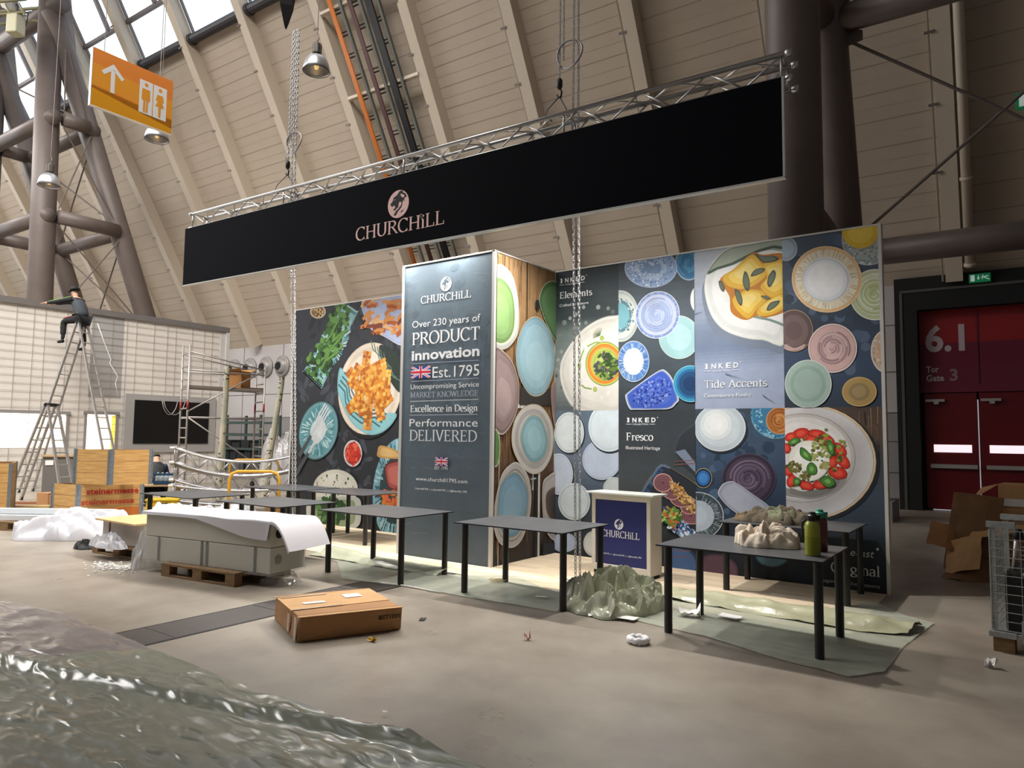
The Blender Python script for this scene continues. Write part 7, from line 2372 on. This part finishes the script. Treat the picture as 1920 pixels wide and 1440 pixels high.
# local axes: x sideways, -y is the way the person faces, z up; origin at the seat
def build_sitter():
    top = Vector(AP)
    r = person_at('person', 'person in dark work clothes and cap sitting on the tall ladder, reaching along the wall', (top.x, top.y, top.z + .005), -1.32)
    # one continuous body
    P_ = [(0, 0, .10, .15, .13),                     # 0 pelvis
          (0, -.06, .30, .15, .12), (0, -.16, .48, .17, .13), (0, -.24, .60, .13, .10),  # 1-3 spine, leaning forward
          (0, -.29, .68, .055), (0, -.35, .79, .085, .10), (0, -.38, .88, .075, .085),    # 4-6 neck, head
          (-.19, -.25, .60, .062), (.0, -.50, .58, .05), (.22, -.74, .50, .036), (.26, -.80, .49, .03),    # 7-10 arm A reaching out
          (.19, -.25, .60, .062), (.36, -.46, .52, .05), (.46, -.74, .48, .036), (.49, -.80, .48, .03),        # 11-14 arm B
          (-.12, -.02, .06, .10), (-.20, -.26, -.14, .075), (-.20, -.14, -.58, .05), (-.20, -.16, -.66, .045),   # 15-18 leg A
          (.12, -.02, .06, .10), (.22, -.42, .0, .078), (.24, -.38, -.42, .05), (.24, -.40, -.50, .045),     # 19-22 leg B
          ]
    E_ = [(0, 1), (1, 2), (2, 3), (3, 4), (4, 5), (5, 6), (3, 7), (7, 8), (8, 9), (9, 10), (3, 11), (11, 12), (12, 13), (13, 14),
          (0, 15), (15, 16), (16, 17), (17, 18), (0, 19), (19, 20), (20, 21), (21, 22)]
    skinned('body', P_, E_, body_mat('worker_body', .665, -.735), r)
    skinned('vest', [(0, .01, .08, .19, .17), (0, -.05, .28, .185, .16), (0, -.15, .46, .205, .165), (0, -.235, .61, .17, .13)], [(0, 1), (1, 2), (2, 3)], cl_vest, r)
    for s_, ar in ((-1, [(-.15, -.24, .60, .085), (-.19, -.25, .60, .078), (.0, -.50, .58, .064), (.22, -.73, .50, .047)]), (1, [(.15, -.24, .60, .085), (.19, -.25, .60, .078), (.36, -.46, .52, .064), (.46, -.73, .48, .047)])):
        sl = skinned('sleeve', ar, [(0, 1), (1, 2), (2, 3)], cl_black, r)
        skinned('sleeve_stripe', [(ar[1][0], ar[1][1], ar[1][2] + .075, .012), (ar[2][0], ar[2][1], ar[2][2] + .062, .012), (ar[3][0], ar[3][1], ar[3][2] + .046, .010)], [(0, 1), (1, 2)], lime, sl, 1)
    skinned('trousers', [(0, .0, .10, .168, .148), (-.12, -.02, .06, .12), (-.20, -.26, -.14, .095), (-.20, -.14, -.56, .068), (.12, -.02, .06, .12), (.22, -.42, .0, .092), (.24, -.38, -.40, .068)],
            [(0, 1), (1, 2), (2, 3), (0, 4), (4, 5), (5, 6)], cl_black, r)
    skinned('red_piping', [(.20, -.14, .14, .012), (.29, -.36, .07, .012)], [(0, 1)], redp, r, 1)
    skinned('red_piping', [(-.22, .02, .05, .012), (-.24, -.02, -.10, .012)], [(0, 1)], redp, r, 1)
    skinned('lime_piping', [(.31, -.42, -.04, .010), (.31, -.40, -.14, .010)], [(0, 1)], lime, r, 1)
    for x, y, z in ((-.20, -.16, -.66), (.24, -.40, -.50)):
        skinned('shoe', [(x, y + .05, z - .03, .055), (x, y - .06, z - .045, .05, .045), (x, y - .17, z - .06, .042, .032)], [(0, 1), (1, 2)], M['black'], r)
    # hands with five fingers laid over the rail
    for cx_, cy_, cz_, sd in ((.26, -.80, .49, 1), (.49, -.80, .48, -1)):
        hd = skinned('hand', [(cx_, cy_, cz_, .028, .018), (cx_, cy_ - .06, cz_ - .006, .038, .014), (cx_, cy_ - .09, cz_ - .01, .036, .012)], [(0, 1), (1, 2)], skin, r, 1)
        for k in range(4):
            fx = cx_ - .028 + k * .019
            l_ = (.060, .072, .068, .052)[k]
            skinned('finger', [(fx, cy_ - .09, cz_ - .008, .0085), (fx, cy_ - .09 - l_ * .5, cz_ - .012, .008), (fx, cy_ - .09 - l_ * .8, cz_ - .035, .0075)], [(0, 1), (1, 2)], skin, hd, 1)
        skinned('thumb', [(cx_ + sd * .03, cy_ - .03, cz_ - .006, .010), (cx_ + sd * .055, cy_ - .06, cz_ - .012, .009), (cx_ + sd * .058, cy_ - .085, cz_ - .02, .008)], [(0, 1), (1, 2)], skin, hd, 1)
    skinned('hair', [(0, -.315, .78, .075, .075), (0, -.335, .86, .086, .088)], [(0, 1)], hair_m, r)
    # cap and face
    mb = MB(); mb.M = Matrix.Translation((0, -.355, .885)) @ Matrix.Rotation(.25, 4, 'X')
    mb.lathe([(.118, -.005), (.122, .02), (.112, .06), (.08, .095), (.03, .11), (.002, .112)], 22)
    mb.prism([(-.085, -.085), (.085, -.085), (.07, -.17), (.03, -.19), (-.03, -.19), (-.07, -.17)], -.004, .008)
    mb.build('cap', M['black'], r, smooth=True)
    skinned('nose', [(0, -.45, .815, .014), (0, -.475, .795, .016)], [(0, 1)], skin, r, 1)
    for s_ in (-1, 1):
        mb = MB(); mb.lathe([(.002, -.010), (.009, -.006), (.011, 0), (.009, .006), (.002, .010)], 8, c=(s_ * .034, -.452, .832)); mb.build('eye', mat('eye', '#e8e4de', .3), r, smooth=True)
        skinned('ear', [(s_ * .088, -.35, .79, .012, .02), (s_ * .094, -.34, .825, .012, .022)], [(0, 1)], skin, r, 1)
    mb = MB(); mb.beam((-.024, -.452, .762), (.024, -.452, .762), .008, .008); mb.build('mouth', mat('lips', '#8f5c50', .6), r)
    return r


build_sitter()
q = (-16.13,8.47,0)
r = person_at('person', 'person in a dark vest and blue sleeves crouching behind the upper crate', (q[0], q[1], 0), 1.0)
E_ = [(0, 1), (1, 2), (2, 3), (3, 4), (4, 5), (2, 6), (6, 7), (7, 8), (2, 9), (9, 10), (10, 11), (0, 12), (12, 13), (13, 14), (0, 15), (15, 16), (16, 17)]
P_ = [(0, 0, .42, .16, .13), (0, .14, .66, .16, .12), (0, .30, .86, .17, .11), (0, .38, .95, .055), (0, .45, 1.02, .085), (0, .50, 1.08, .075),
      (.19, .30, .84, .06), (.24, .40, .58, .048), (.20, .55, .42, .035), (-.19, .30, .84, .06), (-.24, .40, .58, .048), (-.20, .55, .42, .035),
      (.12, .08, .40, .10), (.20, .42, .44, .075), (.18, .26, .05, .05), (-.12, .08, .40, .10), (-.20, .42, .44, .075), (-.18, .26, .05, .05)]
skinned('body', P_, E_, body_mat('croucher_body', .945, None), r)
skinned('vest', [(0, .0, .46, .178, .15), (0, .14, .66, .175, .14), (0, .29, .86, .185, .125)], [(0, 1), (1, 2)], mat('dark_vest', '#2b2c2e', .85), r)
for s_ in (-1, 1):
    skinned('sleeve', [(s_ * .16, .29, .85, .08), (s_ * .19, .30, .84, .075), (s_ * .24, .40, .58, .062), (s_ * .20, .54, .43, .045)], [(0, 1), (1, 2), (2, 3)], mat('blue_sleeve', '#20305c', .8), r)
skinned('trousers', [(0, 0, .42, .175, .145), (.12, .08, .40, .118), (.20, .42, .44, .092), (.18, .27, .08, .065), (-.12, .08, .40, .118), (-.20, .42, .44, .092), (-.18, .27, .08, .065)], [(0, 1), (1, 2), (2, 3), (0, 4), (4, 5), (5, 6)], cl_black, r)
skinned('hair', [(0, .43, 1.03, .09), (0, .47, 1.10, .085)], [(0, 1)], M['black'], r)
for s_ in (-1, 1):
    skinned('shoe', [(s_ * .18, .22, .045, .05, .045), (s_ * .18, .40, .035, .042, .034)], [(0, 1)], M['black'], r)
